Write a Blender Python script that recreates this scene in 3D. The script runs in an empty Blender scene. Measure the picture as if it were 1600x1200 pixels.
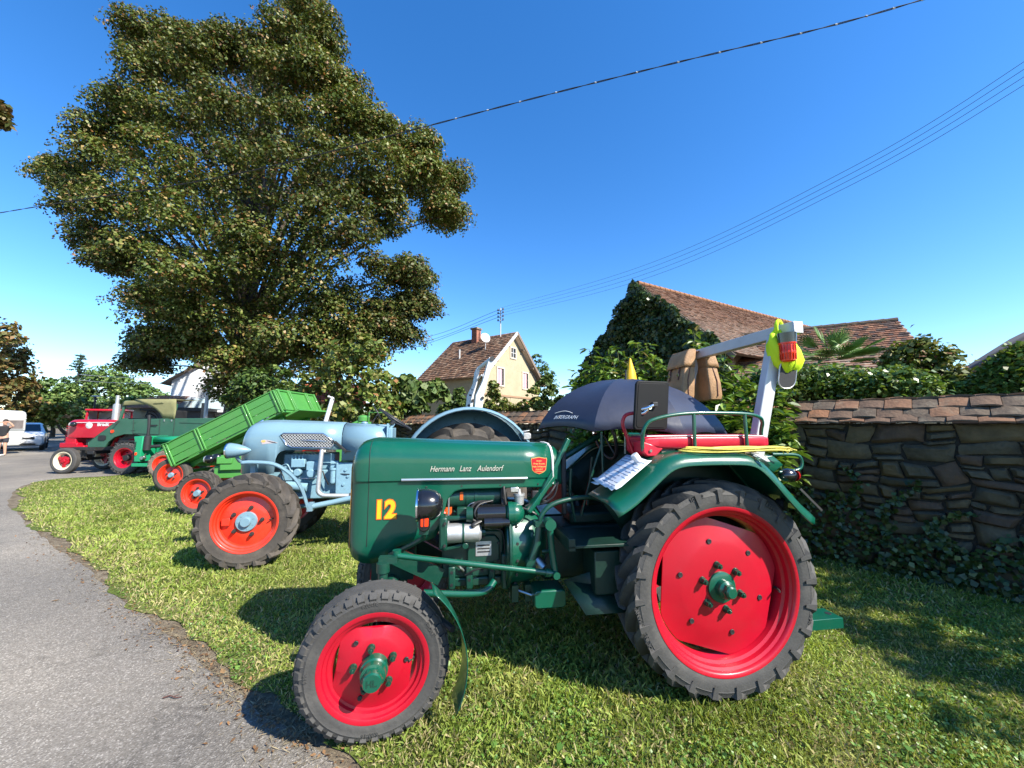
import bpy, bmesh, math, random
import numpy as np
from mathutils import Vector, Matrix, Euler
random.seed(7); RNG = np.random.default_rng(11)
R = math.radians; PI = math.pi
SC = bpy.context.scene; COL = SC.collection

# ------------------------------------------------------------------ camera, sky, sun, exposure
F_PX, CAM_H, PITCH = 601.0, 1.55, math.atan(63/601.0)
cam = bpy.data.cameras.new('camera'); cam_o = bpy.data.objects.new('camera', cam); COL.objects.link(cam_o)
cam.sensor_width = 36; cam.lens = 36*F_PX/1600; cam.clip_start = .05; cam.clip_end = 3000
cam_o.location = (0, 0, CAM_H); cam_o.rotation_euler = (PI/2+PITCH, 0, 0)
SC.camera = cam_o
SUN_EL = R(41.5); SUN_H = Vector((.826, -.564, 0))          # horizontal direction towards the sun
SUN_ROT = math.atan2(SUN_H.x, SUN_H.y)
world = bpy.data.worlds.new('World'); SC.world = world; world.use_nodes = True
wn = world.node_tree; wn.nodes.clear()
sky = wn.nodes.new('ShaderNodeTexSky'); sky.sky_type = 'NISHITA'; sky.sun_disc = False
sky.sun_elevation = SUN_EL; sky.sun_rotation = SUN_ROT; sky.altitude = 300
sky.air_density = 1.0; sky.dust_density = .25; sky.ozone_density = 3.0
hs = wn.nodes.new('ShaderNodeHueSaturation'); hs.inputs['Hue'].default_value = .505; hs.inputs['Saturation'].default_value = 1.31; hs.inputs['Value'].default_value = 1.0
bg = wn.nodes.new('ShaderNodeBackground'); bg.inputs['Strength'].default_value = .138
wo = wn.nodes.new('ShaderNodeOutputWorld')
wn.links.new(sky.outputs[0], hs.inputs['Color']); wn.links.new(hs.outputs[0], bg.inputs['Color']); wn.links.new(bg.outputs[0], wo.inputs[0])
sl = bpy.data.lights.new('sun', 'SUN'); sl.energy = 5.0; sl.angle = R(.53); sl.color = (1, .94, .83)
so = bpy.data.objects.new('sun', sl); COL.objects.link(so)
sdir = Vector((SUN_H.x*math.cos(SUN_EL), SUN_H.y*math.cos(SUN_EL), math.sin(SUN_EL)))
so.rotation_euler = sdir.to_track_quat('Z', 'Y').to_euler(); so.location = sdir*60
SC.view_settings.view_transform = 'Standard'; SC.view_settings.look = 'None'
SC.view_settings.exposure = 1.12; SC.view_settings.gamma = 1; SC.view_settings.use_curve_mapping = False
SC.render.engine = 'CYCLES'
SC.cycles.max_bounces = 6; SC.cycles.diffuse_bounces = 3; SC.cycles.glossy_bounces = 3
SC.cycles.transmission_bounces = 4; SC.cycles.transparent_max_bounces = 8; SC.cycles.use_denoising = True
SC.cycles.caustics_reflective = False; SC.cycles.caustics_refractive = False

# ------------------------------------------------------------------ surveying: photograph pixel -> place in the world
CP, SP = math.cos(PITCH), math.sin(PITCH)
def ray(px, py):
    x = (px-800)/F_PX; u = (600-py)/F_PX
    return Vector((x, CP-u*SP, SP+u*CP))
def gnd(px, py, z=0.0):
    r = ray(px, py); t = (z-CAM_H)/r.z
    return Vector((r.x*t, r.y*t, z))
def at(px, py, depth):
    r = ray(px, py); t = depth/r.y
    return Vector((r.x*t, depth, CAM_H+r.z*t))

# ------------------------------------------------------------------ mesh builder
def basis(d):
    d = Vector(d).normalized()
    a = Vector((0, 0, 1)) if abs(d.z) < .9 else Vector((1, 0, 0))
    u = d.cross(a).normalized(); return u, d.cross(u).normalized()
class MB:
    def __init__(s): s.v = []; s.f = []; s.mi = []
    def add(s, vs, fs, m=0):
        b = len(s.v); s.v += [tuple(v) for v in vs]; s.f += [tuple(i+b for i in f) for f in fs]; s.mi += [m]*len(fs); return s
    def box(s, c, d, rot=None, m=0, taper=None):
        x, y, z = d[0]/2, d[1]/2, d[2]/2; tx, ty = taper or (1, 1)
        vs = [Vector((sx*x*(tx if sz > 0 else 1), sy*y*(ty if sz > 0 else 1), sz*z)) for sz in (-1, 1) for sy in (-1, 1) for sx in (-1, 1)]
        if rot is not None:
            M = Euler(rot).to_matrix() if not isinstance(rot, Matrix) else rot
            vs = [M @ v for v in vs]
        c = Vector(c); vs = [v+c for v in vs]
        return s.add(vs, [(0, 2, 3, 1), (4, 5, 7, 6), (0, 1, 5, 4), (2, 6, 7, 3), (0, 4, 6, 2), (1, 3, 7, 5)], m)
    def bb(s, x0, x1, y0, y1, z0, z1, m=0):
        return s.box(((x0+x1)/2, (y0+y1)/2, (z0+z1)/2), (abs(x1-x0), abs(y1-y0), abs(z1-z0)), None, m)
    def beam(s, p0, p1, w, h, m=0, up=(0, 0, 1)):
        p0 = Vector(p0); p1 = Vector(p1); d = (p1-p0).normalized(); u = d.cross(Vector(up))
        if u.length < 1e-4: u = Vector((1, 0, 0))
        u.normalize(); n = u.cross(d)
        vs = [p+u*a*w/2+n*b*h/2 for p in (p0, p1) for a, b in ((-1, -1), (1, -1), (1, 1), (-1, 1))]
        return s.add(vs, [(0, 3, 2, 1), (4, 5, 6, 7), (0, 1, 5, 4), (1, 2, 6, 5), (2, 3, 7, 6), (3, 0, 4, 7)], m)
    def rings(s, rs, closed=True, caps=True, m=0, loop=False):
        n = len(rs[0]); b = len(s.v)
        for r in rs: s.v += [tuple(p) for p in r]
        k = len(rs); fs = []
        for i in range(k if loop else k-1):
            for j in range(n if closed else n-1):
                a = b+i*n+j; a2 = b+i*n+(j+1) % n; c = b+((i+1) % k)*n+j; c2 = b+((i+1) % k)*n+(j+1) % n
                fs.append((a, a2, c2, c))
        if caps and closed and not loop:
            fs.append(tuple(b+j for j in reversed(range(n)))); fs.append(tuple(b+(k-1)*n+j for j in range(n)))
        s.f += fs; s.mi += [m]*len(fs); return s
    def cyl(s, p0, p1, r0, r1=None, n=14, caps=True, m=0):
        p0 = Vector(p0); p1 = Vector(p1); r1 = r0 if r1 is None else r1
        u, v = basis(p1-p0)
        return s.rings([[p+(u*math.cos(t)+v*math.sin(t))*r for t in [2*PI*i/n for i in range(n)]] for p, r in ((p0, r0), (p1, r1))], True, caps, m)
    def tube(s, pts, r, n=8, closed=False, m=0, smooth=0):
        pts = [Vector(p) for p in pts]
        if smooth: pts = crom(pts, smooth, closed)
        k = len(pts); rr = r if hasattr(r, '__len__') else [r]*k
        if hasattr(r, '__len__') and len(r) != k: rr = [r[0]+(r[-1]-r[0])*i/(k-1) for i in range(k)]
        rs = []; pu = None
        for i, p in enumerate(pts):
            a = pts[i-1] if (i or closed) else p; c = pts[(i+1) % k] if (i < k-1 or closed) else p
            d = (c-a); d = d.normalized() if d.length > 1e-9 else Vector((0, 0, 1))
            if pu is None: u = basis(d)[0]
            else:
                u = pu-d*pu.dot(d); u = u.normalized() if u.length > 1e-6 else basis(d)[0]
            pu = u; v = d.cross(u)
            rs.append([p+(u*math.cos(t)+v*math.sin(t))*rr[i] for t in [2*PI*j/n for j in range(n)]])
        return s.rings(rs, True, not closed, m, closed)
    def lathe(s, prof, n=48, o=(0, 0, 0), axis=(0, 1, 0), rf=None, m=0, caps=False):
        # prof: (radius, height along the axis)
        o = Vector(o); ax = Vector(axis).normalized()
        if abs(ax.y) > .99: u, v = Vector((1, 0, 0)), Vector((0, 0, 1))*(1)
        else: u, v = basis(ax)
        rs = []
        for j in range(n):
            t = 2*PI*j/n; d = u*math.cos(t)+v*math.sin(t); k = rf(t) if rf else None
            rs.append([o+ax*h+d*(min(r, k) if k else r) for r, h in prof])
        return s.rings(rs, False, False, m, True)
    def ell(s, c, r, n=16, k=9, m=0, t0=0, t1=PI, rot=None):
        c = Vector(c); rs = []
        for i in range(k):
            t = t0+(t1-t0)*i/(k-1); a = max(math.sin(t), 1e-3)
            ring = [Vector((r[0]*a*math.cos(p), r[1]*a*math.sin(p), r[2]*math.cos(t))) for p in [2*PI*j/n for j in range(n)]]
            if rot is not None: ring = [rot @ q for q in ring]
            rs.append([c+q for q in ring])
        return s.rings(rs, True, True, m)
    def prism(s, poly, f, d0, d1, m=0):
        # poly 2-D; f(a,b,d) -> point
        n = len(poly); vs = [f(a, b, d0) for a, b in poly]+[f(a, b, d1) for a, b in poly]
        fs = [tuple(range(n)), tuple(range(2*n-1, n-1, -1))]+[(i, i+n, (i+1) % n+n, (i+1) % n) for i in range(n)]
        return s.add(vs, fs, m)
    def mesh(s, name, mats, sa=35, fix=True):
        me = bpy.data.meshes.new(name); me.from_pydata([tuple(v) for v in s.v], [], s.f)
        for mt in (mats if isinstance(mats, (list, tuple)) else [mats]): me.materials.append(mt)
        if any(s.mi): me.polygons.foreach_set('material_index', s.mi)
        if fix:
            bm = bmesh.new(); bm.from_mesh(me); bmesh.ops.recalc_face_normals(bm, faces=bm.faces); bm.to_mesh(me); bm.free()
        if sa:
            me.polygons.foreach_set('use_smooth', [True]*len(me.polygons)); me.set_sharp_from_angle(angle=R(sa))
        me.update(); return me
    def obj(s, name, mats, parent=None, loc=(0, 0, 0), rot=(0, 0, 0), sa=35, bevel=0, label=None, fix=True, solid=0):
        o = bpy.data.objects.new(name, s.mesh(name, mats, sa, fix)); COL.objects.link(o)
        o.location = loc; o.rotation_euler = rot
        if parent: o.parent = parent
        if solid: md = o.modifiers.new('solid', 'SOLIDIFY'); md.thickness = solid; md.offset = 0
        if bevel: md = o.modifiers.new('bevel', 'BEVEL'); md.width = bevel; md.segments = 2; md.limit_method = 'ANGLE'; md.angle_limit = R(40)
        if label: o['label'] = label
        return o
def crom(P, k=6, closed=False):
    out = []; n = len(P)
    for i in range(n if closed else n-1):
        a = P[i-1] if (i or closed) else P[0]*2-P[1]; b = P[i]; c = P[(i+1) % n]; d = P[(i+2) % n] if (i+2 < n or closed) else P[-1]*2-P[-2]
        for j in range(k):
            t = j/k; out.append(.5*((2*b)+(c-a)*t+(2*a-5*b+4*c-d)*t*t+(3*b-a-3*c+d)*t**3))
    if not closed: out.append(P[-1])
    return out
def rrect(w, h, r, n=5, cx=0, cy=0):
    out = []
    for sx, sy, a0 in ((1, 1, 0), (-1, 1, 90), (-1, -1, 180), (1, -1, 270)):
        for i in range(n+1):
            a = R(a0+90*i/n); out.append((cx+sx*(w/2-r)+r*math.cos(a), cy+sy*(h/2-r)+r*math.sin(a)))
    return out
def tag(o, label=None, cat=None, group=None, kind=None):
    if label: o['label'] = label
    if cat: o['category'] = cat
    if group: o['group'] = group
    if kind: o['kind'] = kind
    return o
def thing(name, label, cat, loc=(0, 0, 0), rz=0, group=None):
    o = bpy.data.objects.new(name, None); COL.objects.link(o); o.location = loc; o.rotation_euler = (0, 0, rz); o.empty_display_size = .2
    return tag(o, label, cat, group)
def link_copy(o, parent, **kw):
    c = o.copy(); COL.objects.link(c); c.parent = parent
    for k, v in kw.items(): setattr(c, k, v)
    for ch in o.children: link_copy(ch, c)
    return c
def fast_mesh(name, V, faces_n, mats, colors=None, idx=None, smooth=False):
    """V (N,3) float array; faces_n = verts per face (all faces alike) with consecutive vertices, or idx (M,k)."""
    me = bpy.data.meshes.new(name); V = np.ascontiguousarray(V, np.float32); n = len(V)
    if idx is None: idx = np.arange(n, dtype=np.int32).reshape(-1, faces_n)
    m, k = idx.shape
    me.vertices.add(n); me.vertices.foreach_set('co', V.ravel())
    me.loops.add(m*k); me.loops.foreach_set('vertex_index', np.ascontiguousarray(idx, np.int32).ravel())
    me.polygons.add(m); me.polygons.foreach_set('loop_start', np.arange(0, m*k, k, dtype=np.int32))
    for mt in (mats if isinstance(mats, (list, tuple)) else [mats]): me.materials.append(mt)
    if colors is not None:
        a = me.color_attributes.new('tint', 'FLOAT_COLOR', 'POINT'); c = np.ones((n, 4), np.float32); c[:, :3] = colors; a.data.foreach_set('color', c.ravel())
    me.update(calc_edges=True)
    if smooth: me.polygons.foreach_set('use_smooth', [True]*m)
    return me
def text_obj(s, size, mat, parent, o, right=(-1, 0, 0), up=(0, 0, 1), shear=0, ext=.0015, bold=0, name='lettering', align='LEFT', width=1.0):
    cu = bpy.data.curves.new(name, 'FONT'); cu.body = s; cu.size = size; cu.shear = shear; cu.extrude = ext; cu.offset = bold; cu.align_x = align; cu.resolution_u = 3
    t = bpy.data.objects.new(name, cu); COL.objects.link(t); bpy.context.view_layer.update()
    me = bpy.data.meshes.new_from_object(t.evaluated_get(bpy.context.evaluated_depsgraph_get()))
    bpy.data.objects.remove(t); me.materials.clear(); me.materials.append(mat); me.name = name
    ob = bpy.data.objects.new(name, me); COL.objects.link(ob)
    r = Vector(right).normalized(); u = Vector(up).normalized(); n = r.cross(u)
    M = Matrix(((r.x*width, u.x, n.x, o[0]), (r.y*width, u.y, n.y, o[1]), (r.z*width, u.z, n.z, o[2]), (0, 0, 0, 1)))
    me.transform(M)
    if parent: ob.parent = parent
    return ob

# ------------------------------------------------------------------ materials
def mat(name, col, rough=.5, metal=0, coat=0, var=.0, vscale=6, bump=0, bscale=40, col2=None, spec=.5, dirt=None, dirt_amt=.0, dscale=3, emit=None):
    m = bpy.data.materials.new(name); m.use_nodes = True; nt = m.node_tree; N = nt.nodes; L = nt.links
    b = N['Principled BSDF']; b.inputs['Base Color'].default_value = (*col, 1); b.inputs['Roughness'].default_value = rough; b.inputs['Metallic'].default_value = metal
    b.inputs['Coat Weight'].default_value = coat; b.inputs['Coat Roughness'].default_value = .06; b.inputs['Specular IOR Level'].default_value = spec
    tc = N.new('ShaderNodeTexCoord'); cur = None
    if var or col2:
        n = N.new('ShaderNodeTexNoise'); n.inputs['Scale'].default_value = vscale; n.inputs['Detail'].default_value = 6; n.inputs['Roughness'].default_value = .65
        L.new(tc.outputs['Object'], n.inputs['Vector'])
        rp = N.new('ShaderNodeValToRGB'); rp.color_ramp.elements[0].position = .32; rp.color_ramp.elements[1].position = .68
        c2 = col2 or tuple(min(1, c*(1+var)) for c in col); c1 = col if col2 else tuple(c*(1-var) for c in col)
        rp.color_ramp.elements[0].color = (*c1, 1); rp.color_ramp.elements[1].color = (*c2, 1)
        L.new(n.outputs['Fac'], rp.inputs['Fac']); cur = rp.outputs['Color']
    if dirt:
        n = N.new('ShaderNodeTexNoise'); n.inputs['Scale'].default_value = dscale; n.inputs['Detail'].default_value = 8; n.inputs['Roughness'].default_value = .7
        L.new(tc.outputs['Object'], n.inputs['Vector'])
        rp = N.new('ShaderNodeValToRGB'); rp.color_ramp.elements[0].position = .5; rp.color_ramp.elements[1].position = .75
        rp.color_ramp.elements[1].color = (dirt_amt,)*3+(1,); rp.color_ramp.elements[0].color = (0, 0, 0, 1)
        mx = N.new('ShaderNodeMix'); mx.data_type = 'RGBA'; L.new(n.outputs['Fac'], rp.inputs['Fac']); L.new(rp.outputs['Color'], mx.inputs[0])
        if cur: L.new(cur, mx.inputs[6])
        else: mx.inputs[6].default_value = (*col, 1)
        mx.inputs[7].default_value = (*dirt, 1); cur = mx.outputs[2]
        mr = N.new('ShaderNodeMapRange'); mr.inputs[3].default_value = rough; mr.inputs[4].default_value = min(1, rough+.35); L.new(rp.outputs['Color'], mr.inputs[0]); L.new(mr.outputs[0], b.inputs['Roughness'])
    if cur: L.new(cur, b.inputs['Base Color'])
    if bump:
        n = N.new('ShaderNodeTexNoise'); n.inputs['Scale'].default_value = bscale; n.inputs['Detail'].default_value = 5
        L.new(tc.outputs['Object'], n.inputs['Vector'])
        bp = N.new('ShaderNodeBump'); bp.inputs['Strength'].default_value = bump; bp.inputs['Distance'].default_value = .02
        L.new(n.outputs['Fac'], bp.inputs['Height']); L.new(bp.outputs['Normal'], b.inputs['Normal'])
    if emit: b.inputs['Emission Color'].default_value = (*emit[:3], 1); b.inputs['Emission Strength'].default_value = emit[3]
    return m
def leaf_mat(name, transl=.35, rough=.55, gain=1.0, spec=.3):
    m = bpy.data.materials.new(name); m.use_nodes = True; nt = m.node_tree; N = nt.nodes; L = nt.links
    b = N['Principled BSDF']; b.inputs['Roughness'].default_value = rough; b.inputs['Specular IOR Level'].default_value = spec
    a = N.new('ShaderNodeAttribute'); a.attribute_name = 'tint'; L.new(a.outputs['Color'], b.inputs['Base Color'])
    t = N.new('ShaderNodeBsdfTranslucent'); hsv = N.new('ShaderNodeHueSaturation'); hsv.inputs['Hue'].default_value = .485; hsv.inputs['Saturation'].default_value = 1.1; hsv.inputs['Value'].default_value = 1.25
    L.new(a.outputs['Color'], hsv.inputs['Color']); L.new(hsv.outputs[0], t.inputs['Color'])
    mx = N.new('ShaderNodeMixShader'); mx.inputs[0].default_value = transl
    L.new(b.outputs[0], mx.inputs[1]); L.new(t.outputs[0], mx.inputs[2]); L.new(mx.outputs[0], N['Material Output'].inputs['Surface'])
    return m
def tint_mat(name, rough=.85, bump=.3, bscale=60, nz=.25, nscale=18):
    m = bpy.data.materials.new(name); m.use_nodes = True; nt = m.node_tree; N = nt.nodes; L = nt.links
    b = N['Principled BSDF']; b.inputs['Roughness'].default_value = rough; b.inputs['Specular IOR Level'].default_value = .25
    a = N.new('ShaderNodeAttribute'); a.attribute_name = 'tint'; tc = N.new('ShaderNodeTexCoord')
    n = N.new('ShaderNodeTexNoise'); n.inputs['Scale'].default_value = nscale; n.inputs['Detail'].default_value = 7; L.new(tc.outputs['Object'], n.inputs['Vector'])
    mr = N.new('ShaderNodeMapRange'); mr.inputs[1].default_value = .3; mr.inputs[2].default_value = .7; mr.inputs[3].default_value = 1-nz; mr.inputs[4].default_value = 1+nz; L.new(n.outputs['Fac'], mr.inputs[0])
    hv = N.new('ShaderNodeHueSaturation'); L.new(a.outputs['Color'], hv.inputs['Color']); L.new(mr.outputs[0], hv.inputs['Value']); L.new(hv.outputs[0], b.inputs['Base Color'])
    n2 = N.new('ShaderNodeTexNoise'); n2.inputs['Scale'].default_value = bscale; n2.inputs['Detail'].default_value = 6; L.new(tc.outputs['Object'], n2.inputs['Vector'])
    bp = N.new('ShaderNodeBump'); bp.inputs['Strength'].default_value = bump; bp.inputs['Distance'].default_value = .02; L.new(n2.outputs['Fac'], bp.inputs['Height']); L.new(bp.outputs['Normal'], b.inputs['Normal'])
    return m
def rgb(r, g, b):
    f = lambda c: c/255/12.92 if c/255 <= .04045 else ((c/255+.055)/1.055)**2.4
    return (f(r), f(g), f(b))
M = {}
M['green'] = mat('dark_green_paint', (.002, .078, .044), .30, 0, .45, var=.08, vscale=2.5, bump=.02, bscale=60, dirt=(.03, .085, .06), dirt_amt=.35, dscale=4)
M['green_d'] = mat('shaded_dirty_green', (.003, .046, .028), .40, 0, .2, var=.15, vscale=9, bump=.05, bscale=50, dirt=(.02, .025, .02), dirt_amt=.5, dscale=9)  # body green darkened to paint shade into chassis parts; noise adds dirt
M['green_shade'] = mat('shade_dark_green', (.002, .021, .014), .5, 0, 0, var=.3, vscale=8, bump=.06, bscale=40)  # body green taken near black, painting deep shade onto the recessed parts
M['red'] = mat('crimson_paint', (.40, .002, .016), .38, 0, .12, var=.07, vscale=3, bump=.02, bscale=70, dirt=(.26, .012, .018), dirt_amt=.25, dscale=7)
M['orange'] = mat('orange_red_paint', (.66, .03, .010), .38, 0, .3, var=.06, vscale=4, dirt=(.3, .1, .05), dirt_amt=.3)
M['blue'] = mat('pale_blue_paint', (.165, .275, .335), .34, 0, .4, var=.05, vscale=3, bump=.015, bscale=60)
M['blue_d'] = mat('oily_blue_paint', (.19, .34, .42), .45, 0, .1, var=.12, vscale=14, dirt=(.05, .06, .06), dirt_amt=.7, dscale=14)
M['light_green'] = mat('light_green_paint', (.062, .235, .045), .42, 0, .2, var=.07, vscale=3, dirt=(.09, .2, .06), dirt_amt=.4, dscale=5)
M['teal_green'] = mat('teal_green_paint', (.01, .26, .115), .4, 0, .3, var=.07, vscale=3)
M['army_green'] = mat('matt_army_green', (.026, .095, .058), .5, 0, .1, var=.1, vscale=3, dirt=(.09, .12, .1), dirt_amt=.3, dscale=4)
M['rubber'] = mat('tyre_rubber', (.055, .053, .05), .72, 0, 0, var=.12, vscale=9, bump=.12, bscale=70, dirt=(.13, .12, .105), dirt_amt=.45, dscale=7, spec=.4)
M['rubber_d'] = mat('dusty_tyre_rubber', (.062, .054, .046), .8, 0, 0, var=.15, vscale=6, bump=.12, bscale=50, dirt=(.15, .125, .10), dirt_amt=.6, dscale=5, spec=.3)
M['black'] = mat('gloss_black', (.008, .008, .009), .2, 0, .6)
M['mblack'] = mat('matt_black', (.014, .014, .015), .6, 0, 0, var=.2, vscale=12)
M['deep_black'] = mat('deep_black_plastic', (.005, .005, .0055), .6, 0, 0, spec=.25)
M['plastic'] = mat('black_plastic', (.022, .022, .023), .45, 0, 0, var=.1, bump=.05, bscale=120)
M['chrome'] = mat('chrome', (.75, .75, .76), .12, 1)
M['polished'] = mat('polished_strip', (.80, .80, .78), .28, .85)
M['steel'] = mat('bare_steel', (.45, .45, .44), .38, 1, var=.15, vscale=20)
M['alu'] = mat('cast_aluminium', (.55, .55, .54), .5, .8, var=.1, vscale=18, bump=.1)
M['dull'] = mat('dark_iron', (.05, .048, .046), .6, .5, var=.25, vscale=15, bump=.1)
M['glass'] = mat('lamp_glass', (.75, .78, .8), .08, .3, .6)
M['amber'] = mat('orange_lens', (.85, .045, .006), .2, 0, .2)
M['redlens'] = mat('red_lens', (.45, .01, .01), .15, 0, .6)
M['white'] = mat('white_paint', (.60, .60, .58), .45, 0, .0, var=.04, vscale=5, dirt=(.45, .42, .36), dirt_amt=.35, dscale=5)
M['galv'] = mat('painted_steel_bar', (.50, .51, .51), .48, .1, .0, var=.07, vscale=9)
M['cream'] = mat('cream_paint', (.75, .66, .45), .4, 0, .2)
M['yellow'] = mat('signal_yellow', (.75, .42, .01), .5)
M['outline'] = mat('orange_outline', (.62, .10, .008), .5)
M['gold'] = mat('gold_print', (.72, .42, .12), .4, .2)
M['silverprint'] = mat('silver_lettering', (.56, .54, .45), .35, .3)
M['badge_red'] = mat('badge_red', (.58, .008, .016), .3, 0, .3)
M['vinyl'] = mat('red_vinyl', (.50, .010, .03), .42, 0, .1, var=.06, bump=.06, bscale=40)
M['piping'] = mat('white_piping', (.75, .73, .7), .5)
M['umb'] = mat('navy_nylon', (.017, .023, .047), .5, 0, 0, var=.1, vscale=8, bump=.06, bscale=25, spec=.6)
M['tan'] = mat('tan_leather', (.33, .185, .085), .6, 0, 0, var=.22, vscale=14, bump=.2, bscale=90)
M['tan_d'] = mat('brown_strap_leather', (.10, .03, .02), .5, var=.2)
M['hivis'] = mat('fluorescent_yellow_cloth', (.56, .80, .008), .7, bump=.1, bscale=60)
M['capgrey'] = mat('dark_grey_felt', (.035, .035, .038), .9, bump=.1, bscale=120)
M['rope'] = mat('yellow_rope', (.62, .52, .09), .7, bump=.3, bscale=200, var=.15, vscale=30)
M['wood'] = mat('grey_wood', (.20, .15, .11), .8, var=.25, vscale=12, bump=.2)
M['darkglass'] = mat('dark_window_glass', (.02, .025, .03), .06, 0, .5)
M['cloth_olive'] = mat('olive_canvas', (.20, .19, .085), .85, var=.1, vscale=5, bump=.15, bscale=12)
M['blk_in'] = mat('shadowed_interior_black', (.012, .013, .013), .8)
# ------------------------------------------------------------------ ground, path, lawn
def nodes_mat(name):
    m = bpy.data.materials.new(name); m.use_nodes = True
    return m, m.node_tree.nodes, m.node_tree.links, m.node_tree.nodes['Principled BSDF']
def noise(N, L, vec, scale, detail=6, rough=.6):
    n = N.new('ShaderNodeTexNoise'); n.inputs['Scale'].default_value = scale; n.inputs['Detail'].default_value = detail; n.inputs['Roughness'].default_value = rough
    L.new(vec, n.inputs['Vector']); return n.outputs['Fac']
def ramp(N, L, fac, stops):
    r = N.new('ShaderNodeValToRGB'); e = r.color_ramp.elements
    while len(e) < len(stops): e.new(.5)
    for i, (p, c) in enumerate(stops): e[i].position = p; e[i].color = (*c, 1)
    L.new(fac, r.inputs['Fac']); return r.outputs['Color']
def mixc(N, L, fac, a, b, mode='MIX'):
    m = N.new('ShaderNodeMix'); m.data_type = 'RGBA'; m.blend_type = mode
    for s, i in ((fac, 0), (a, 6), (b, 7)):
        if hasattr(s, 'is_linked'): L.new(s, m.inputs[i])
        else: m.inputs[i].default_value = s if i == 0 else (*s, 1)
    return m.outputs[2]
def asphalt_mat():
    m, N, L, b = nodes_mat('worn_asphalt'); P = N.new('ShaderNodeNewGeometry').outputs['Position']
    v = N.new('ShaderNodeTexVoronoi'); v.inputs['Scale'].default_value = 150; L.new(P, v.inputs['Vector'])
    sep = N.new('ShaderNodeSeparateColor'); L.new(v.outputs['Color'], sep.inputs[0])
    grain = ramp(N, L, sep.outputs[0], [(0, (.15, .137, .119)), (.5, (.20, .185, .163)), (.86, (.245, .229, .204)), (.96, (.36, .34, .31))])
    big = noise(N, L, P, .7, 8, .6); tone = ramp(N, L, big, [(.3, (.72, .72, .73)), (.7, (1.15, 1.12, 1.07))])
    c = mixc(N, L, 1.0, grain, tone, 'MULTIPLY')
    d = noise(N, L, P, 1.9, 9, .72); dm = ramp(N, L, d, [(.60, (0, 0, 0)), (.74, (.55, .55, .55))])
    c = mixc(N, L, dm, c, (.27, .235, .185))
    fine = noise(N, L, P, 30, 4, .7); fm = ramp(N, L, fine, [(.3, (.82, .82, .82)), (.7, (1.14, 1.14, 1.14))]); c = mixc(N, L, 1.0, c, fm, 'MULTIPLY')
    wv = N.new('ShaderNodeVectorMath'); wv.operation = 'ADD'; nz = N.new('ShaderNodeTexNoise'); nz.inputs['Scale'].default_value = 2.3; nz.inputs['Detail'].default_value = 6; L.new(P, nz.inputs['Vector']); L.new(P, wv.inputs[0]); L.new(nz.outputs['Color'], wv.inputs[1])
    vc = N.new('ShaderNodeTexVoronoi'); vc.feature = 'DISTANCE_TO_EDGE'; vc.inputs['Scale'].default_value = .55; L.new(wv.outputs[0], vc.inputs['Vector'])
    cr = ramp(N, L, vc.outputs['Distance'], [(0, (.55, .55, .55)), (.006, (.8, .8, .8)), (.010, (1, 1, 1))]); c = mixc(N, L, .55, c, mixc(N, L, 1.0, c, cr, 'MULTIPLY'))
    st = noise(N, L, P, .33, 3, .5); sm = ramp(N, L, st, [(.42, (.86, .85, .84)), (.6, (1.08, 1.06, 1.03))]); c = mixc(N, L, 1.0, c, sm, 'MULTIPLY')
    L.new(c, b.inputs['Base Color']); b.inputs['Roughness'].default_value = .88; b.inputs['Specular IOR Level'].default_value = .3
    bp = N.new('ShaderNodeBump'); bp.inputs['Strength'].default_value = .55; bp.inputs['Distance'].default_value = .006; L.new(v.outputs['Distance'], bp.inputs['Height']); L.new(bp.outputs['Normal'], b.inputs['Normal'])
    return m
def soil_mat(name, stops, s1=3, s2=40, bump=.6):
    m, N, L, b = nodes_mat(name); P = N.new('ShaderNodeNewGeometry').outputs['Position']
    c = ramp(N, L, noise(N, L, P, s1, 9, .68), stops); f = ramp(N, L, noise(N, L, P, s2, 6, .7), [(.3, (.6, .6, .6)), (.7, (1.35, 1.32, 1.25))])
    L.new(mixc(N, L, 1.0, c, f, 'MULTIPLY'), b.inputs['Base Color']); b.inputs['Roughness'].default_value = .95; b.inputs['Specular IOR Level'].default_value = .15
    bp = N.new('ShaderNodeBump'); bp.inputs['Strength'].default_value = bump; bp.inputs['Distance'].default_value = .02; L.new(noise(N, L, P, s2, 8, .75), bp.inputs['Height']); L.new(bp.outputs['Normal'], b.inputs['Normal'])
    return m
# edge of the asphalt (from the near bottom edge to the far end of the lawn), in metres
EDGE_PX = [(530, 1195), (470, 1150), (400, 1108), (345, 1058), (290, 1010), (235, 975), (175, 925), (115, 872), (62, 838), (28, 805), (15, 778), (40, 757), (95, 748), (165, 744), (235, 737)]
EDGE = [gnd(*p) for p in EDGE_PX]
EDGE = [EDGE[0]+(EDGE[0]-EDGE[1])*9]+EDGE
def wob(P, step, amp, seed):
    """the same line, broken up by smooth irregular bites"""
    rg = random.Random(seed); ph = [rg.uniform(0, 6.28) for _ in range(6)]; out = []; run = 0.0
    for i in range(len(P)-1):
        a, b = P[i], P[i+1]; d = b-a; n = Vector((-d.y, d.x, 0)).normalized(); m = max(2, int(d.length/(step*(1+.15*a.length))))
        for j in range(m):
            t = j/m; q = run+d.length*t; p = a+d*t; s = 1+.07*p.length
            w = sum(math.sin(q*f/s**.5+ph[k])*g for k, (f, g) in enumerate(((1.9, .5), (4.3, .5), (9.7, .32), (17, .22), (31, .14))))
            out.append(p+n*amp*s*w)
        run += d.length
    out.append(P[-1]); return out
SMOOTH = crom(EDGE, 4)
EDGE_A = wob(SMOOTH, .04, .018, 3)
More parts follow.
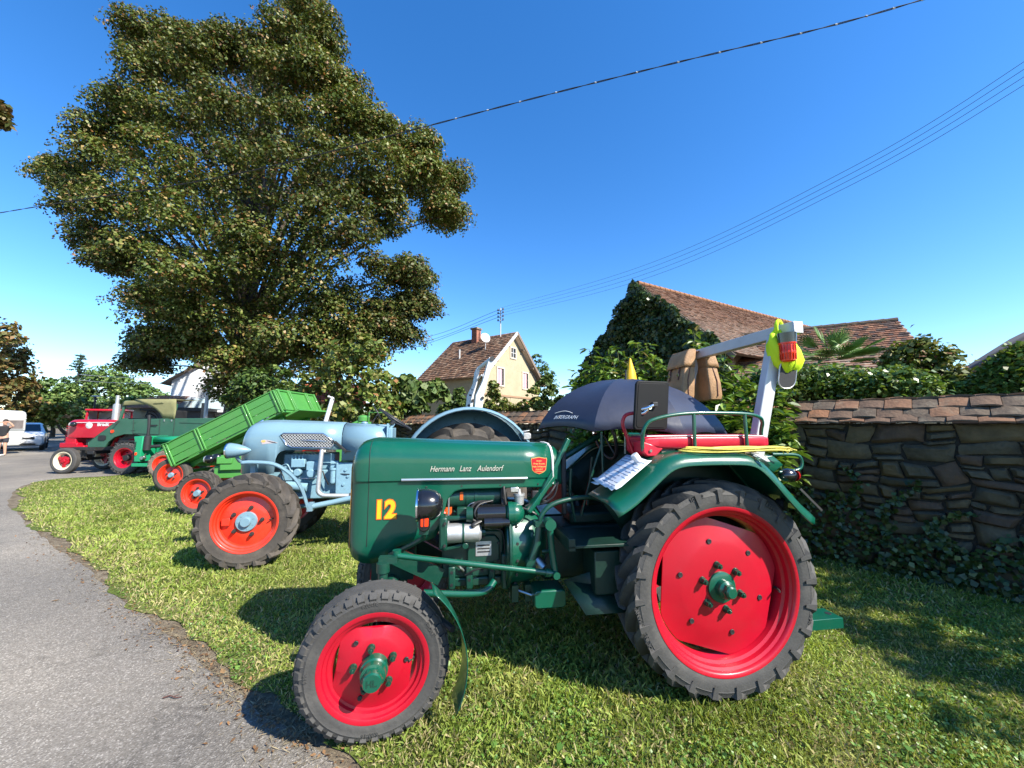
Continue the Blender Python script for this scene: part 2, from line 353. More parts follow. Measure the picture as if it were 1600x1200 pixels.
def offset_poly(P, dist):
    out = []
    for i, p in enumerate(P):
        d = (P[min(i+1, len(P)-1)]-P[max(i-1, 0)]).normalized(); n = Vector((d.y, -d.x, 0)); out.append(p+n*dist*(1+.1*p.length))
    return out
EDGE_L = wob(offset_poly(SMOOTH, .035), .03, .055, 5)     # where the turf begins
def sheet(name, P, z, m):
    me = bpy.data.meshes.new(name); bm = bmesh.new()
    f = bm.faces.new([bm.verts.new((p.x, p.y, z)) for p in P]); bmesh.ops.triangulate(bm, faces=[f]); bmesh.ops.recalc_face_normals(bm, faces=bm.faces)
    for q in bm.faces:
        if q.normal.z < 0: q.normal_flip()
    bm.to_mesh(me); bm.free(); me.materials.append(m)
    o = bpy.data.objects.new(name, me); COL.objects.link(o); return tag(o, kind='structure')
M['soil'] = soil_mat('dry_dusty_soil', [(.3, (.075, .057, .038)), (.5, (.15, .122, .088)), (.7, (.26, .225, .17))], 6, 70)
M['asphalt'] = asphalt_mat()
M['turf'] = soil_mat('turf_soil', [(.3, (.045, .065, .012)), (.5, (.09, .125, .024)), (.74, (.19, .19, .07))], 2.2, 50)
g = MB(); g.add([(-900, -300, 0), (900, -300, 0), (900, 1500, 0), (-900, 1500, 0)], [(0, 1, 2, 3)]); tag(g.obj('ground', M['soil'], sa=0), kind='structure')
far_l = [Vector((-12.1, 12.9, 0)), Vector((-9, 14.5, 0)), Vector((-7, 17.5, 0))]
sheet('path', EDGE_A+far_l+[Vector((-7, 34, 0)), Vector((-70, 60, 0)), Vector((-70, -20, 0)), Vector((-4, -20, 0))], .004, M['asphalt'])
WALL0 = Vector((4.66, 3.5, 0)); WDIR = Vector((-.66, .75, 0)).normalized(); WN = Vector((-WDIR.y, WDIR.x, 0))   # WN towards the camera
if WN.dot(WALL0) > 0: WN = -WN
def wl(s, o=0.0, z=0.0): return WALL0+WDIR*s+WN*o+Vector((0, 0, z))
LAWN = EDGE_L+far_l[:2]+[wl(17), wl(-9), Vector((9, -6, 0)), Vector((3, -8, 0))]
sheet('lawn', LAWN, .008, M['turf'])

# ---- point-in-polygon for scattering
LP = np.array([(p.x, p.y) for p in LAWN])
def inside(P, Q=LP):
    x, y = P[:, 0], P[:, 1]; r = np.zeros(len(P), bool); j = len(Q)-1
    for i in range(len(Q)):
        xi, yi = Q[i]; xj, yj = Q[j]
        if (yi > y.min() or yj > y.min()):
            c = ((yi > y) != (yj > y)) & (x < (xj-xi)*(y-yi)/(yj-yi+1e-12)+xi); r ^= c
        j = i
    return r
def pnoise(P, s, seed=0):
    """cheap smooth 2-D noise in 0..1"""
    rg = np.random.default_rng(seed); v = np.zeros(len(P))
    for k in range(7):
        a = rg.random()*2*PI; f = s*(.5+1.5*rg.random()); v += np.sin(f*(P[:, 0]*math.cos(a)+P[:, 1]*math.sin(a))+rg.random()*6.3)
    return np.clip(.5+v/6.5, 0, 1)
def edge_dist(P):
    E = np.array([(p.x, p.y) for p in SMOOTH]); d = np.full(len(P), 9e9)
    for i in range(len(E)-1):
        a, b = E[i], E[i+1]; ab = b-a; t = np.clip(((P-a)@ab)/(ab@ab), 0, 1); d = np.minimum(d, np.hypot(*(P-(a+t[:, None]*ab)).T))
    return d
def scatter(n_per, zr, seed):
    rg = np.random.default_rng(seed); out = []
    for (y0, y1, dens) in zr:
        x0, x1 = -1.45*y1-.5, min(1.5*y1+.6, 9); n = int((x1-x0)*(y1-y0)*dens*n_per)
        out.append(np.c_[x0+(x1-x0)*rg.random(n), y0+(y1-y0)*rg.random(n)])
    P = np.concatenate(out); P = P[np.abs(P[:, 0]) < 1.42*P[:, 1]+.7]; return P[inside(P)]
def grass():
    rg = np.random.default_rng(5)
    P = scatter(1, [(.9, 1.6, 13000), (1.6, 2.4, 13000), (2.4, 3.4, 9500), (3.4, 5, 5000), (5, 7.5, 2200), (7.5, 11, 850), (11, 16, 260)], 5)
    ed = edge_dist(P); bare = pnoise(P, 3.3, 4); lush = pnoise(P, 1.3, 8); mid = pnoise(P, 6.5, 9)
    keep = rg.random(len(P)) < np.clip(ed/(.05+.24*bare), .03, 1)*(1-.30*np.clip((bare-.55)*4, 0, 1)*(P[:, 1] < 4)); P = P[keep]; ed = ed[keep]; lush = lush[keep]; mid = mid[keep]; bare = bare[keep]
    n = len(P); dist = np.hypot(P[:, 0], P[:, 1]); scale = np.clip(dist/3.2, 1, 2.3)
    h = (.018+.042*rg.random(n)**1.6)*(.65+.7*lush)*np.clip(.55+ed*2, 0, 1)*(.8+.2*scale); w = (.0017+.0018*rg.random(n))*scale
    a = rg.random(n)*2*PI; lean = .25+1.15*rg.random(n); la = rg.random(n)*2*PI
    cx, sx = np.cos(a), np.sin(a); base = np.c_[P, np.full(n, .006)]
    side = np.c_[cx, sx, np.zeros(n)]*w[:, None]; tipd = np.c_[np.cos(la)*np.sin(lean), np.sin(la)*np.sin(lean), np.cos(lean)]
    midp = base+tipd*(h*.5)[:, None]+np.array([0, 0, 1])*(h*.18)[:, None]; tip = base+tipd*h[:, None]
    V = np.stack([base-side, base+side, midp+side*1.0, tip], 1).reshape(-1, 3); idx = None
    t = rg.random(n); dry = (rg.random(n) < .11+.42*np.clip(1-ed/.45, 0, 1)+.30*np.clip((bare-.4)*1.5, 0, 1)*np.clip(1.4-lush, 0, 1))
    g1 = np.array([.125, .195, .028]); g2 = np.array([.27, .325, .065]); yl = np.array([.44, .43, .14]); st = np.array([.46, .40, .19])
    c = g1+(g2-g1)*t[:, None]; k = np.clip((mid-.35)*1.4, 0, 1)*rg.random(n); c = c+(yl-c)*k[:, None]*.85
    pt = pnoise(P, 2.1, 44)*.6+pnoise(P, 9, 45)*.4; c = c*(.72+.78*pt)[:, None]
    c[dry] = st*(.5+.6*rg.random((dry.sum(), 1)))
    me = fast_mesh('grass', V, 4, leaf_mat('grass_blade', .3, .5), np.repeat(c, 4, 0), idx)
    o = bpy.data.objects.new('grass', me); COL.objects.link(o); tag(o, 'short mown lawn grass with dry straw patches under the parked tractors', 'grass', kind='stuff')
grass()
def leaf_quads(P, Nn, size, rg, wid=.62, fold=.12):
    """diamond-ish leaves (two quads folded on the midrib): centres P, normals Nn, length size"""
    n = len(P); r = rg.normal(size=(n, 3)); u = np.cross(Nn, r); u /= np.linalg.norm(u, axis=1)[:, None]+1e-9; v = np.cross(Nn, u)
    s = size[:, None]; w = s*wid*.5; up = Nn*s*fold
    a = P-u*s*.5; b = P+u*s*.5; m1 = P-u*s*.12+v*w+up; m2 = P-u*s*.12-v*w+up
    return np.stack([a, m2, b, m1], 1).reshape(-1, 3)
def weeds():
    rg = np.random.default_rng(15)
    P = scatter(1, [(.9, 2.0, 4200), (2.0, 3.2, 3800), (3.2, 5, 1300), (5, 8, 120)], 25)
    cl = pnoise(P, 4.2, 31); keep = rg.random(len(P)) < np.clip((cl-.42)*4, .05, 1)*np.where(P[:, 0] > .2, 1, .45); P = P[keep]; n = len(P)
    Pz = np.c_[P, .012+.03*rg.random(n)]; N = rg.normal(size=(n, 3))*.55; N[:, 2] = 1; N /= np.linalg.norm(N, axis=1)[:, None]
    s = .009+.012*rg.random(n); big = rg.random(n) < .04; s[big] *= 2.1
    V = leaf_quads(Pz, N, s, rg, .8, .06); t = rg.random((n, 1)); c = np.array([.075, .17, .025])*(1-t)+np.array([.17, .29, .055])*t
    me = fast_mesh('weeds', V, 4, leaf_mat('weed_leaf', .25, .42, spec=.45), np.repeat(c, 4, 0)); o = bpy.data.objects.new('clover_leaves', me); COL.objects.link(o)
    tag(o, 'small clover and plantain leaves scattered through the lawn', 'weeds', kind='stuff')
    # dead leaves and straw along the edge of the path
    m = 3600; i = rg.integers(1, len(SMOOTH)-1, m*4); pts = np.array([(p.x, p.y) for p in SMOOTH])
    t = rg.random(m*4)[:, None]; Q = pts[i]*(1-t)+pts[i-1]*t; Q = Q+rg.normal(size=Q.shape)*(.02+.08*rg.random((m*4, 1)))*(1+.1*np.hypot(Q[:, 0], Q[:, 1]))[:, None]
    Q = Q[(Q[:, 1] > .9) & (np.hypot(Q[:, 0], Q[:, 1]) < 9)][:m]; m = len(Q)
    N = rg.normal(size=(m, 3))*.35; N[:, 2] = 1; N /= np.linalg.norm(N, axis=1)[:, None]; straw = rg.random(m) < .75
    V = leaf_quads(np.c_[Q, np.full(m, .012)], N, np.where(straw, .02+.05*rg.random(m), .012+.02*rg.random(m)), rg, .55, .05)
    V = V.reshape(m, 4, 3); C = V.mean(1, keepdims=True); ax = V[:, 2:3]-V[:, 0:1]; ax /= np.linalg.norm(ax, axis=2, keepdims=True); V2 = V-C; along = (V2*ax).sum(2, keepdims=True)*ax
    V = C+along+(V2-along)*np.where(straw, .12, 1)[:, None, None]
    c = np.array([.30, .245, .15])*(.4+.75*rg.random((m, 1))); c[~straw] = np.array([.20, .11, .05])*(.5+.8*rg.random(((~straw).sum(), 1)))
    me = fast_mesh('litter', V.reshape(-1, 3), 4, leaf_mat('dry_leaf', .1, .8), np.repeat(c, 4, 0)); o = bpy.data.objects.new('dry_leaves', me); COL.objects.link(o)
    tag(o, 'straw and dead leaves lying along the edge of the asphalt', 'leaf litter', kind='stuff')
weeds()

# ------------------------------------------------------------------ trees
M['bark'] = mat('grey_brown_bark', (.06, .046, .034), .9, var=.35, vscale=7, bump=.8, bscale=14)
M['leaf'] = leaf_mat('tree_leaf', .20, .5); M['leaf_gloss'] = leaf_mat('glossy_leaf', .25, .35, spec=.5)
def unit(n, rg): v = rg.normal(size=(n, 3)); return v/np.linalg.norm(v, axis=1)[:, None]
def crown_leaves(lobes, rg, leaf, per, clump=.42, sub=30, wid=.7, up=.6, skin=.75, flat=.62, dome=0):
    """lobes (x,y,z,rx,ry,rz). dome = 0: loose clumps through each lobe's outer volume; dome > 0: sprays of leaves domed over
    boughs of about that radius, dense on top and open below, so that boughs shade one another"""
    Ps = []; Ns = []
    for (x, y, z, rx, ry, rz) in lobes:
        if dome:
            ns = max(5, int(sub*(.75+.5*rg.random()))); d = unit(ns, rg); d[:, 2] = d[:, 2]*.85+.10; rad = skin+(1.0-skin)*rg.random(ns)**.5
            C = np.array([x, y, z])+d*np.array([rx, ry, rz])*rad[:, None]; br = dome*(.55+.9*rg.random(ns))
            k = np.maximum(12, (per*(br/dome)**2).astype(int)); own = np.repeat(np.arange(ns), k); n = len(own); e = unit(n, rg); e[:, 2] = np.where(e[:, 2] < -.35, -e[:, 2], e[:, 2])
            lump = 1+.20*np.sin(5*e[:, 0]+own*1.7)*np.sin(4*e[:, 1]+own)+.12*np.sin(11*e[:, 0]+7*e[:, 2]+own)
            rr = (.55+.5*rg.random(n)**.45)*lump; P = C[own]+e*rr[:, None]*br[own][:, None]*np.array([1.12, 1.12, flat]); P[:, 2] -= .22*br[own]*(e[:, 0]**2+e[:, 1]**2)*rg.random(n)
            Nn = e*.75+np.array([0, 0, up])+rg.normal(size=(n, 3))*.42
        else:
            ns = max(4, int(sub*(.5+rg.random()))); d = unit(ns, rg); rad = skin+(1.06-skin)*rg.random(ns)**.6
            C = np.array([x, y, z])+d*np.array([rx, ry, rz])*rad[:, None]
            k = max(3, int(per)); cs = clump*(.6+.8*rg.random(ns))*max(.4, min(rx, rz))/1.6
            q = rg.normal(size=(ns, k, 3))*np.array([1, 1, flat])*cs[:, None, None]*.6
            q[..., 2] += -(q[..., 0]**2+q[..., 1]**2)/(cs[:, None]*1.6+1e-6)*.55; P = (C[:, None]+q).reshape(-1, 3)
            Nn = np.repeat(d, k, 0)*.55+np.array([0, 0, up])+rg.normal(size=(ns*k, 3))*.55
        Nn /= np.linalg.norm(Nn, axis=1)[:, None]; Ps.append(P); Ns.append(Nn)
    P = np.concatenate(Ps); Nn = np.concatenate(Ns); s = leaf*(.65+.7*rg.random(len(P)))
    return P, Nn, s
def tints(n, rg, pal, P=None, f=.5):
    """pal: list of (weight, colour); clumps share a tendency"""
    w = np.array([p[0] for p in pal], float); w /= w.sum(); c = np.array([p[1] for p in pal])
    i = rg.choice(len(pal), n, p=w); col = c[i]*(.72+.56*rg.random((n, 1)))
    if P is not None:
        k = pnoise(P[:, :2]+P[:, 2:3]*.7, f, 3)[:, None]; col = col*(.75+.5*k)
    return col
def tree(name, label, cat, base, lobes, leaf, per, pal, seed, trunk_r=.3, clump=.42, sub=30, limbs=True, matl='leaf', wid=.7, up=.6, group=None, skin=.75, fork=.35, flat=.62, dome=0):
    rg = np.random.default_rng(seed); t = thing(name, label, cat, base, 0, group); base = Vector(base)
    L = [(l[0]-base.x, l[1]-base.y, l[2]-base.z, *l[3:]) for l in lobes]
    P, Nn, s = crown_leaves(L, rg, leaf, per, clump, sub, wid, up, skin, flat, dome); k = P[:, 2] > .05; P, Nn, s = P[k], Nn[k], s[k]
    me = fast_mesh('crown', leaf_quads(P, Nn, s, rg, wid, .1), 4, M[matl], np.repeat(tints(len(P), rg, pal, P), 4, 0))
    o = bpy.data.objects.new('crown', me); COL.objects.link(o); o.parent = t
    if trunk_r:
        b = MB(); top = max(l[2] for l in L); cx = np.mean([l[0] for l in L]); cy = np.mean([l[1] for l in L]); zf = top*fork
        spine = [Vector((0, 0, -.1)), Vector((.03*top*.2, 0, zf*.5)), Vector((cx*.4, cy*.4, zf)), Vector((cx*.8, cy*.8, top*.62)), Vector((cx, cy, top*.80))]
        sp = crom(spine, 5); n = len(sp); b.tube(sp, [trunk_r*(1.25-1.15*(i/(n-1))**.8) for i in range(n)], 9)
        if limbs:
            for (x, y, z, rx, ry, rz) in L:
                h = max(zf*.7, min(top*.85, z*.75-.1*rx)); i = min(n-1, max(1, int(n*h/(top*.95)))); p0 = sp[i]; p1 = Vector((x, y, z)); mid = p0.lerp(p1, .5)+Vector((0, 0, .12*(p1-p0).length))
                r0 = trunk_r*.27*min(1, .3+rx/3); b.tube(crom([p0, mid, p1], 4), [r0*(1-.85*j/8) for j in range(9)], 6)
        b.obj('trunk', M['bark'], t, sa=60)
    return t
def px_lobes(L, depth, bulge=0, cx=0, cy=0, rad=1, seed=1, flat=.85, back=0):
    """lobes given by where they stand in the survey photograph (px, py, radius in px) and their depth in metres"""
    rg = random.Random(seed); out = []
    for (px, py, r) in L:
        d = min(1, math.hypot(px-cx, py-cy)/rad) if bulge else 0; z = depth-bulge*math.sqrt(max(0, 1-d*d))+rg.uniform(-.4, .4)*bulge*.25
        p = at(px, py, z); q = r/F_PX*z/1.05; out.append((p.x, p.y, p.z, q, q, q*flat))
        if back and rg.random() < back:
            z2 = depth+bulge*math.sqrt(max(0, 1-d*d))*.7; p = at(px, py, z2); q = r/F_PX*z2*.9; out.append((p.x, p.y, p.z, q, q, q*flat))
    return out
LIND = [(478, 20, 40), (440, 62, 42), (505, 70, 40), (395, 95, 50), (345, 78, 40), (290, 85, 40), (228, 72, 38), (250, 115, 50), (330, 130, 60), (420, 140, 60), (500, 135, 55), (545, 150, 35), (205, 175, 45), (270, 190, 60), (360, 205, 65), (455, 210, 65), (540, 200, 50), (590, 215, 38), (160, 215, 40), (165, 255, 45), (240, 260, 65), (330, 275, 70), (430, 285, 75), (520, 275, 65), (590, 275, 55), (645, 235, 42), (660, 285, 48), (700, 285, 30), (695, 335, 32), (105, 275, 38), (120, 320, 38), (185, 320, 50), (165, 385, 36), (180, 415, 24), (250, 345, 65), (340, 355, 80), (440, 370, 85), (540, 355, 75), (610, 345, 40), (240, 405, 50), (310, 425, 75), (410, 440, 80), (510, 440, 80), (590, 440, 50), (640, 435, 34), (648, 480, 28), (625, 530, 26), (240, 470, 34), (275, 500, 52), (350, 510, 75), (450, 515, 80), (540, 510, 65), (600, 500, 40), (252, 540, 26), (300, 545, 34), (368, 575, 48), (440, 575, 55), (520, 560, 55), (365, 615, 32), (405, 622, 34), (228, 572, 15), (575, 545, 36)]
PAL_L = [(4, (.058, .088, .014)), (4, (.095, .122, .022)), (2, (.145, .155, .036)), (1.3, (.25, .18, .065)), (.5, (.20, .095, .034))]
tree('linden_tree', 'huge old linden with browning green crown towering behind the parked tractors', 'tree', (at(372, 640, 22).x, 22, 0), px_lobes([(x, y, r*.84) for x, y, r in LIND], 23, 6.5, 395, 320, 340, 4, .9, .35), .145, 250, PAL_L, 3, .75, .60, 18, fork=.3, skin=.55, flat=.80, dome=.66, up=.30)
PAL_Y = [(4, (.14, .19, .035)), (3, (.21, .235, .055)), (2, (.075, .12, .02)), (1.2, (.32, .28, .09)), (.5, (.28, .14, .055))]
PAL_G = [(4, (.06, .115, .022)), (4, (.10, .155, .034)), (2, (.042, .078, .016)), (1, (.17, .21, .055))]
PAL_D = [(4, (.09, .175, .028)), (3, (.15, .25, .04)), (1.5, (.27, .36, .08))]
PAL_F = [(4, (.085, .15, .035)), (4, (.125, .185, .05)), (2, (.06, .105, .026)), (1, (.2, .24, .075))]
PAL_B = [(4, (.15, .11, .035)), (3, (.10, .10, .025)), (2, (.21, .12, .045)), (2, (.06, .075, .02))]
tree('maple_tree', 'light yellow-green small tree beside the right foot of the huge linden', 'tree', (at(545, 660, 13.5).x, 13.5, 0), px_lobes([(540, 560, 34), (575, 545, 26), (505, 585, 28), (560, 595, 40), (520, 620, 40), (590, 600, 26), (570, 635, 40), (530, 650, 36), (480, 610, 20), (600, 640, 26)], 13.5, 1.0, 550, 600, 90, 5), .17, 28, PAL_Y, 8, .1, .5, 26, up=.3)
tree('shade_bush', 'dark green bush in the shade under the linden beside the raised tipper bed', 'bush', (at(400, 660, 16).x, 16, 0), px_lobes([(400, 600, 30), (430, 590, 26), (380, 625, 26), (415, 635, 34), (450, 615, 26), (450, 645, 30)], 16, 1, 415, 620, 60, 6), .16, 26, PAL_G, 9, .1, .5, 26)
tree('fig_bush', 'large-leaved green fig bush hanging over the tiled wall left of the yellow house', 'bush', (at(640, 660, 14).x, 14, 0), px_lobes([(640, 600, 16), (655, 612, 18), (625, 622, 20), (670, 608, 12), (645, 632, 20), (610, 630, 18), (682, 605, 8), (690, 612, 6)], 14, .6, 645, 615, 50, 7), .27, 12, [(3, (.09, .15, .035)), (3, (.14, .19, .05)), (1, (.05, .09, .02))], 10, .06, .55, 22, wid=.85, up=.4)
# far trees on the left
tree('copper_tree', 'brown and orange autumn tree at the far left behind the caravan', 'tree', (at(-30, 650, 34).x, 34, 0), px_lobes([(-30, 520, 40), (8, 525, 20), (-10, 560, 40), (22, 560, 18), (15, 590, 30), (-30, 600, 40), (25, 615, 26), (5, 630, 30), (38, 600, 12)], 34, 2, 0, 580, 70, 8), .34, 26, PAL_B, 12, .35, .5, 26)
def conifer(name, label, base, h, r, seed):
    rg = np.random.default_rng(seed); t = thing(name, label, 'tree', base); Ps = []; Ns = []
    nl = 26
    for i in range(nl):
        z = h*(.12+.88*i/nl); rr = r*(1-i/nl)**.85+.08
        nb = max(4, int(11*rr/r+3))
        for k in range(nb):
            a = rg.random()*6.28; L = rr*(.75+.4*rg.random()); m = int(16+26*rr/r); u = rg.random(m)**.7
            p = np.c_[np.cos(a)*L*u, np.sin(a)*L*u, z-.22*L*u+.16*L*u*u]+rg.normal(size=(m, 3))*.13*np.array([1, 1, .6]); Ps.append(p)
            nn = np.tile([0, 0, 1.0], (m, 1))+rg.normal(size=(m, 3))*.6; Ns.append(nn/np.linalg.norm(nn, axis=1)[:, None])
    P = np.concatenate(Ps); N = np.concatenate(Ns); s = .42*(.6+.7*rg.random(len(P)))
    me = fast_mesh('crown', leaf_quads(P, N, s, rg, .38, .06), 4, M['leaf'], np.repeat(tints(len(P), rg, [(3, (.04, .075, .04)), (2, (.07, .11, .06)), (1, (.11, .14, .085))], P), 4, 0)); o = bpy.data.objects.new('crown', me); COL.objects.link(o); o.parent = t
    MB().tube([(0, 0, -.1), (0, 0, h*.5), (0, 0, h)], [.3, .2, .03], 7).obj('trunk', M['bark'], t, sa=60)
conifer('spruce_tree', 'tall dark spruce with a pointed top in the far tree line at the left', (at(116, 640, 56).x, 56, 0), 12.0, 3.6, 21)
for i, (lab, L, dep, sd, pal) in enumerate([
    ('rounded mid-green tree right of the far spruce', [(175, 585, 16), (195, 595, 18), (160, 600, 18), (180, 615, 24), (205, 620, 18), (150, 620, 18), (215, 605, 10)], 50, 31, PAL_F),
    ('light green tree left of the far spruce above the white car', [(70, 610, 16), (90, 605, 14), (60, 628, 16), (85, 630, 18), (105, 620, 14), (52, 610, 8)], 46, 32, PAL_F),
    ('yellow-green bush behind the blue tractor near the caravan', [(75, 640, 14), (95, 645, 14), (60, 648, 12), (110, 640, 12)], 36, 33, PAL_Y),
    ('dark green tree behind the silver exhaust of the red tractor', [(130, 640, 20), (150, 645, 16), (115, 650, 14), (170, 648, 18), (195, 640, 18), (220, 640, 18)], 44, 34, PAL_F),
    ('distant dark treetops between the spruce and the linden', [(225, 615, 14), (240, 620, 12), (255, 625, 10), (235, 635, 16), (265, 640, 14)], 58, 35, PAL_F)]):
    tree('broadleaf_tree', lab, 'tree', (at(L[3][0], 650, dep).x, dep, 0), px_lobes([(x, y, r*1.3) for x, y, r in L]+[(L[0][0], 648, 14), (L[3][0], 652, 14), (L[2][0], 650, 12)], dep, 2, L[3][0], 620, 60, sd), .34, 34, pal, sd, .22, .5, 26, group='trees beyond the car park')
tree('overhanging_tree', 'brown-leaved branch tip poking into the top left sky', 'tree', (-17.5, 9.0, 0), px_lobes([(-8, 165, 7), (0, 182, 5), (-30, 170, 22), (-70, 150, 50), (-120, 190, 60), (-110, 110, 60)], 9, .5, -60, 150, 90, 3), .16, 22, PAL_B, 41, .22, .45, 18)

# ------------------------------------------------------------------ stone wall with a tiled coping
STONE = [mat('sandstone_grey', (.06, .047, .028), .92, var=.35, vscale=5, bump=1, bscale=16, col2=(.125, .10, .06), dirt=(.045, .042, .03), dirt_amt=.7, dscale=4),
         mat('sandstone_ochre', (.085, .06, .029), .92, var=.35, vscale=6, bump=1, bscale=14, col2=(.16, .113, .057), dirt=(.05, .045, .03), dirt_amt=.7, dscale=5),
         mat('sandstone_red', (.075, .045, .028), .92, var=.35, vscale=5, bump=1, bscale=15, col2=(.13, .08, .047), dirt=(.045, .035, .028), dirt_amt=.6, dscale=4)]
M['mortar'] = mat('dark_lime_mortar', (.03, .027, .021), .95, var=.4, vscale=8, bump=1, bscale=30)
TILE = [mat('clay_tile_%d' % i, c, .85, var=.25, vscale=7, bump=.4, bscale=30, dirt=d, dirt_amt=.75, dscale=6) for i, (c, d) in enumerate([((.185, .092, .047), (.27, .215, .14)), ((.125, .074, .044), (.06, .05, .035)), ((.24, .11, .05), (.12, .08, .05)), ((.09, .063, .041), (.22, .19, .135))])]
WALL_H, WALL_T = 1.56, .42
wall = thing('stone_wall', 'old rubble stone garden wall with a tiled coping running behind the tractors', 'wall', wl(0), 0)
wall_rot = math.atan2(WDIR.y, WDIR.x)
wall.rotation_euler = (0, 0, wall_rot)
# local frame: +x along the wall (away from the camera), y across; camera side is +y or -y:
WS = 1 if Vector((-WDIR.y, WDIR.x, 0)).dot(WN) > 0 else -1
MB().bb(-9, 17, -WS*WALL_T, -WS*.035, -.1, WALL_H).obj('mortar_core', M['mortar'], wall, sa=0)
def stone(rg, x0, x1, z0, z1):
    """rough faced block: rounded front face with a 3 x 3 grid, sides running into the core"""
    g = .007; x0 += g; x1 -= g; z0 += g; z1 -= g; w = x1-x0; h = z1-z0; out = rg.uniform(.004, .035); vs = []
    cj = [(rg.uniform(-.03, .05)*min(w, .4), rg.uniform(-.08, .13)*h) for _ in range(4)]
    def pt(u, v):
        jx = (1-u)*(1-v)*cj[0][0]-u*(1-v)*cj[1][0]-u*v*cj[2][0]+(1-u)*v*cj[3][0]; jz = (1-u)*(1-v)*cj[0][1]+u*(1-v)*cj[1][1]-u*v*cj[2][1]-(1-u)*v*cj[3][1]
        return x0+u*w+jx, z0+v*h+jz
    for j in range(4):
        for i in range(4):
            u, v = (0, .16, .84, 1)[i], (0, .2, .8, 1)[j]; edge = i in (0, 3) or j in (0, 3); x, z = pt(u, v)
            if edge: x += rg.uniform(-.01, .01); z += rg.uniform(-.008, .008)
            y = (out*.1-.02 if edge else out+rg.uniform(-.012, .016)); vs.append((x, WS*y, z))
    for (u, v) in ((0, 0), (1, 0), (1, 1), (0, 1)):
        x, z = pt(u, v); vs.append((x, -WS*.07, z))
    fs = [(j*4+i, j*4+i+1, j*4+i+5, j*4+i+4) for j in range(3) for i in range(3)]
    fs += [(0, 16, 17, 3, 2, 1), (3, 17, 18, 15, 11, 7), (15, 18, 19, 12, 13, 14), (12, 19, 16, 0, 4, 8)]
    return vs, fs
def wall_stones():
    rg = random.Random(77); rest = [MB(), MB(), MB()]
    def warp(x, z):
        return (x+.035*math.sin(5.1*z+2.3*x)+.022*math.sin(13*z-4.4*x+1), z+(.030*math.sin(3.3*x+1)+.020*math.sin(8.7*x+5*z)+.012*math.sin(19*x))*min(1, z/.12, (WALL_H-z)/.10+.15))
    cells = []
    def split(x0, x1, z0, z1, lev):
        w, h = x1-x0, z1-z0; big = rg.random() < .30
        if h > (.26 if big else .14)*rg.uniform(.8, 1.25) and h > w*.42: c = z0+h*rg.uniform(.32, .68); split(x0, x1, z0, c, lev+1); split(x0, x1, c, z1, lev+1)
        elif w > (.54 if big else .34)*rg.uniform(.7, 1.25): c = x0+w*rg.uniform(.30, .70); split(x0, c, z0, z1, lev+1); split(c, x1, z0, z1, lev+1)
        else: cells.append((x0, x1, z0, z1))
    x = -3.0
    while x < 16.6:
        w = rg.uniform(.7, 1.5); zc = rg.uniform(.55, 1.05); x2 = x+w*rg.uniform(.6, 1)
        split(x, x+w, -.02, zc, 0); split(x, x+w, zc, WALL_H, 0); x += w
    for (x0, x1, z0, z1) in cells:
        if x1-x0 < .05 or z1-z0 < .035: continue
        b = rg.choices((0, 1, 2), (5, 4, 2))[0]; v, f = stone(rg, x0, x1, z0, z1); v = [(*warp(p[0], p[2])[:1], p[1], warp(p[0], p[2])[1]) for p in v]
        xm = (x0+x1)/2
        if -.6 < xm < 3.2 or 6.8 < xm < 8.6: MB().add(v, f).obj('stone', STONE[b], wall, sa=50)
        else: rest[b].add(v, f)
    for i, r in enumerate(rest):
        if r.f: tag(r.obj('distant_stones', STONE[i], wall, sa=50), kind='stuff')
wall_stones()
def coping():
    rg = random.Random(5); far = [MB() for _ in TILE]; y_mid = -WS*WALL_T/2
    def tile_verts(x, w, y0, z0, y1, z1, th):
        # a slightly curved flat tile: runs from its upper edge (y0,z0) to its lower edge (y1,z1)
        n = 4; vs = []
        for k, (yy, zz) in enumerate(((y0, z0), (y1, z1))):
            for s in (0, -th):
                for i in range(n+1): u = i/n; vs.append((x+w*u, yy, zz+s+.010*math.sin(PI*u)+(.0 if k == 0 else rg.uniform(-.002, .002))))
        m = n+1; fs = []
        for i in range(n):
            fs += [(i, i+1, 2*m+i+1, 2*m+i), (m+i, 3*m+i, 3*m+i+1, m+i+1), (2*m+i, 2*m+i+1, 3*m+i+1, 3*m+i), (i, m+i, m+i+1, i+1)]
        fs += [(0, 2*m, 3*m, m), (n, m+n, 3*m+n, 2*m+n)]; return vs, fs
    half = WALL_T/2+.085
    for side in (1, -1):
        for row, (u0, u1, lift) in enumerate(((.72, 1.06, .0), (.38, .90, .017), (-.05, .50, .034))):
            x = -3.2+.11*row
            while x < 16.8:
                w = .205+rg.uniform(-.014, .012)
                f = lambda u: (y_mid+WS*side*half*u, WALL_H+.232-.205*u+lift)
                (ya, za), (yb, zb) = f(u0), f(u1); jit = rg.uniform(-.022, .02)
                v, fc = tile_verts(x, w-.005, ya, za+rg.uniform(-.004, .010), yb+WS*side*jit, zb+rg.uniform(-.006, .012), .016)
                b = rg.choices(range(4), (4, 4, 3, 3))[0]
                if side == 1 and -.3 < x < 5.2 or side == 1 and row == 2 and 6.5 < x < 8.5: MB().add(v, fc).obj('tile', TILE[b], wall, sa=40)
                else: far[b].add(v, fc)
                x += w
    for b, m in enumerate(far): tag(m.obj('distant_tiles', TILE[b], wall, sa=40), kind='stuff')
coping()

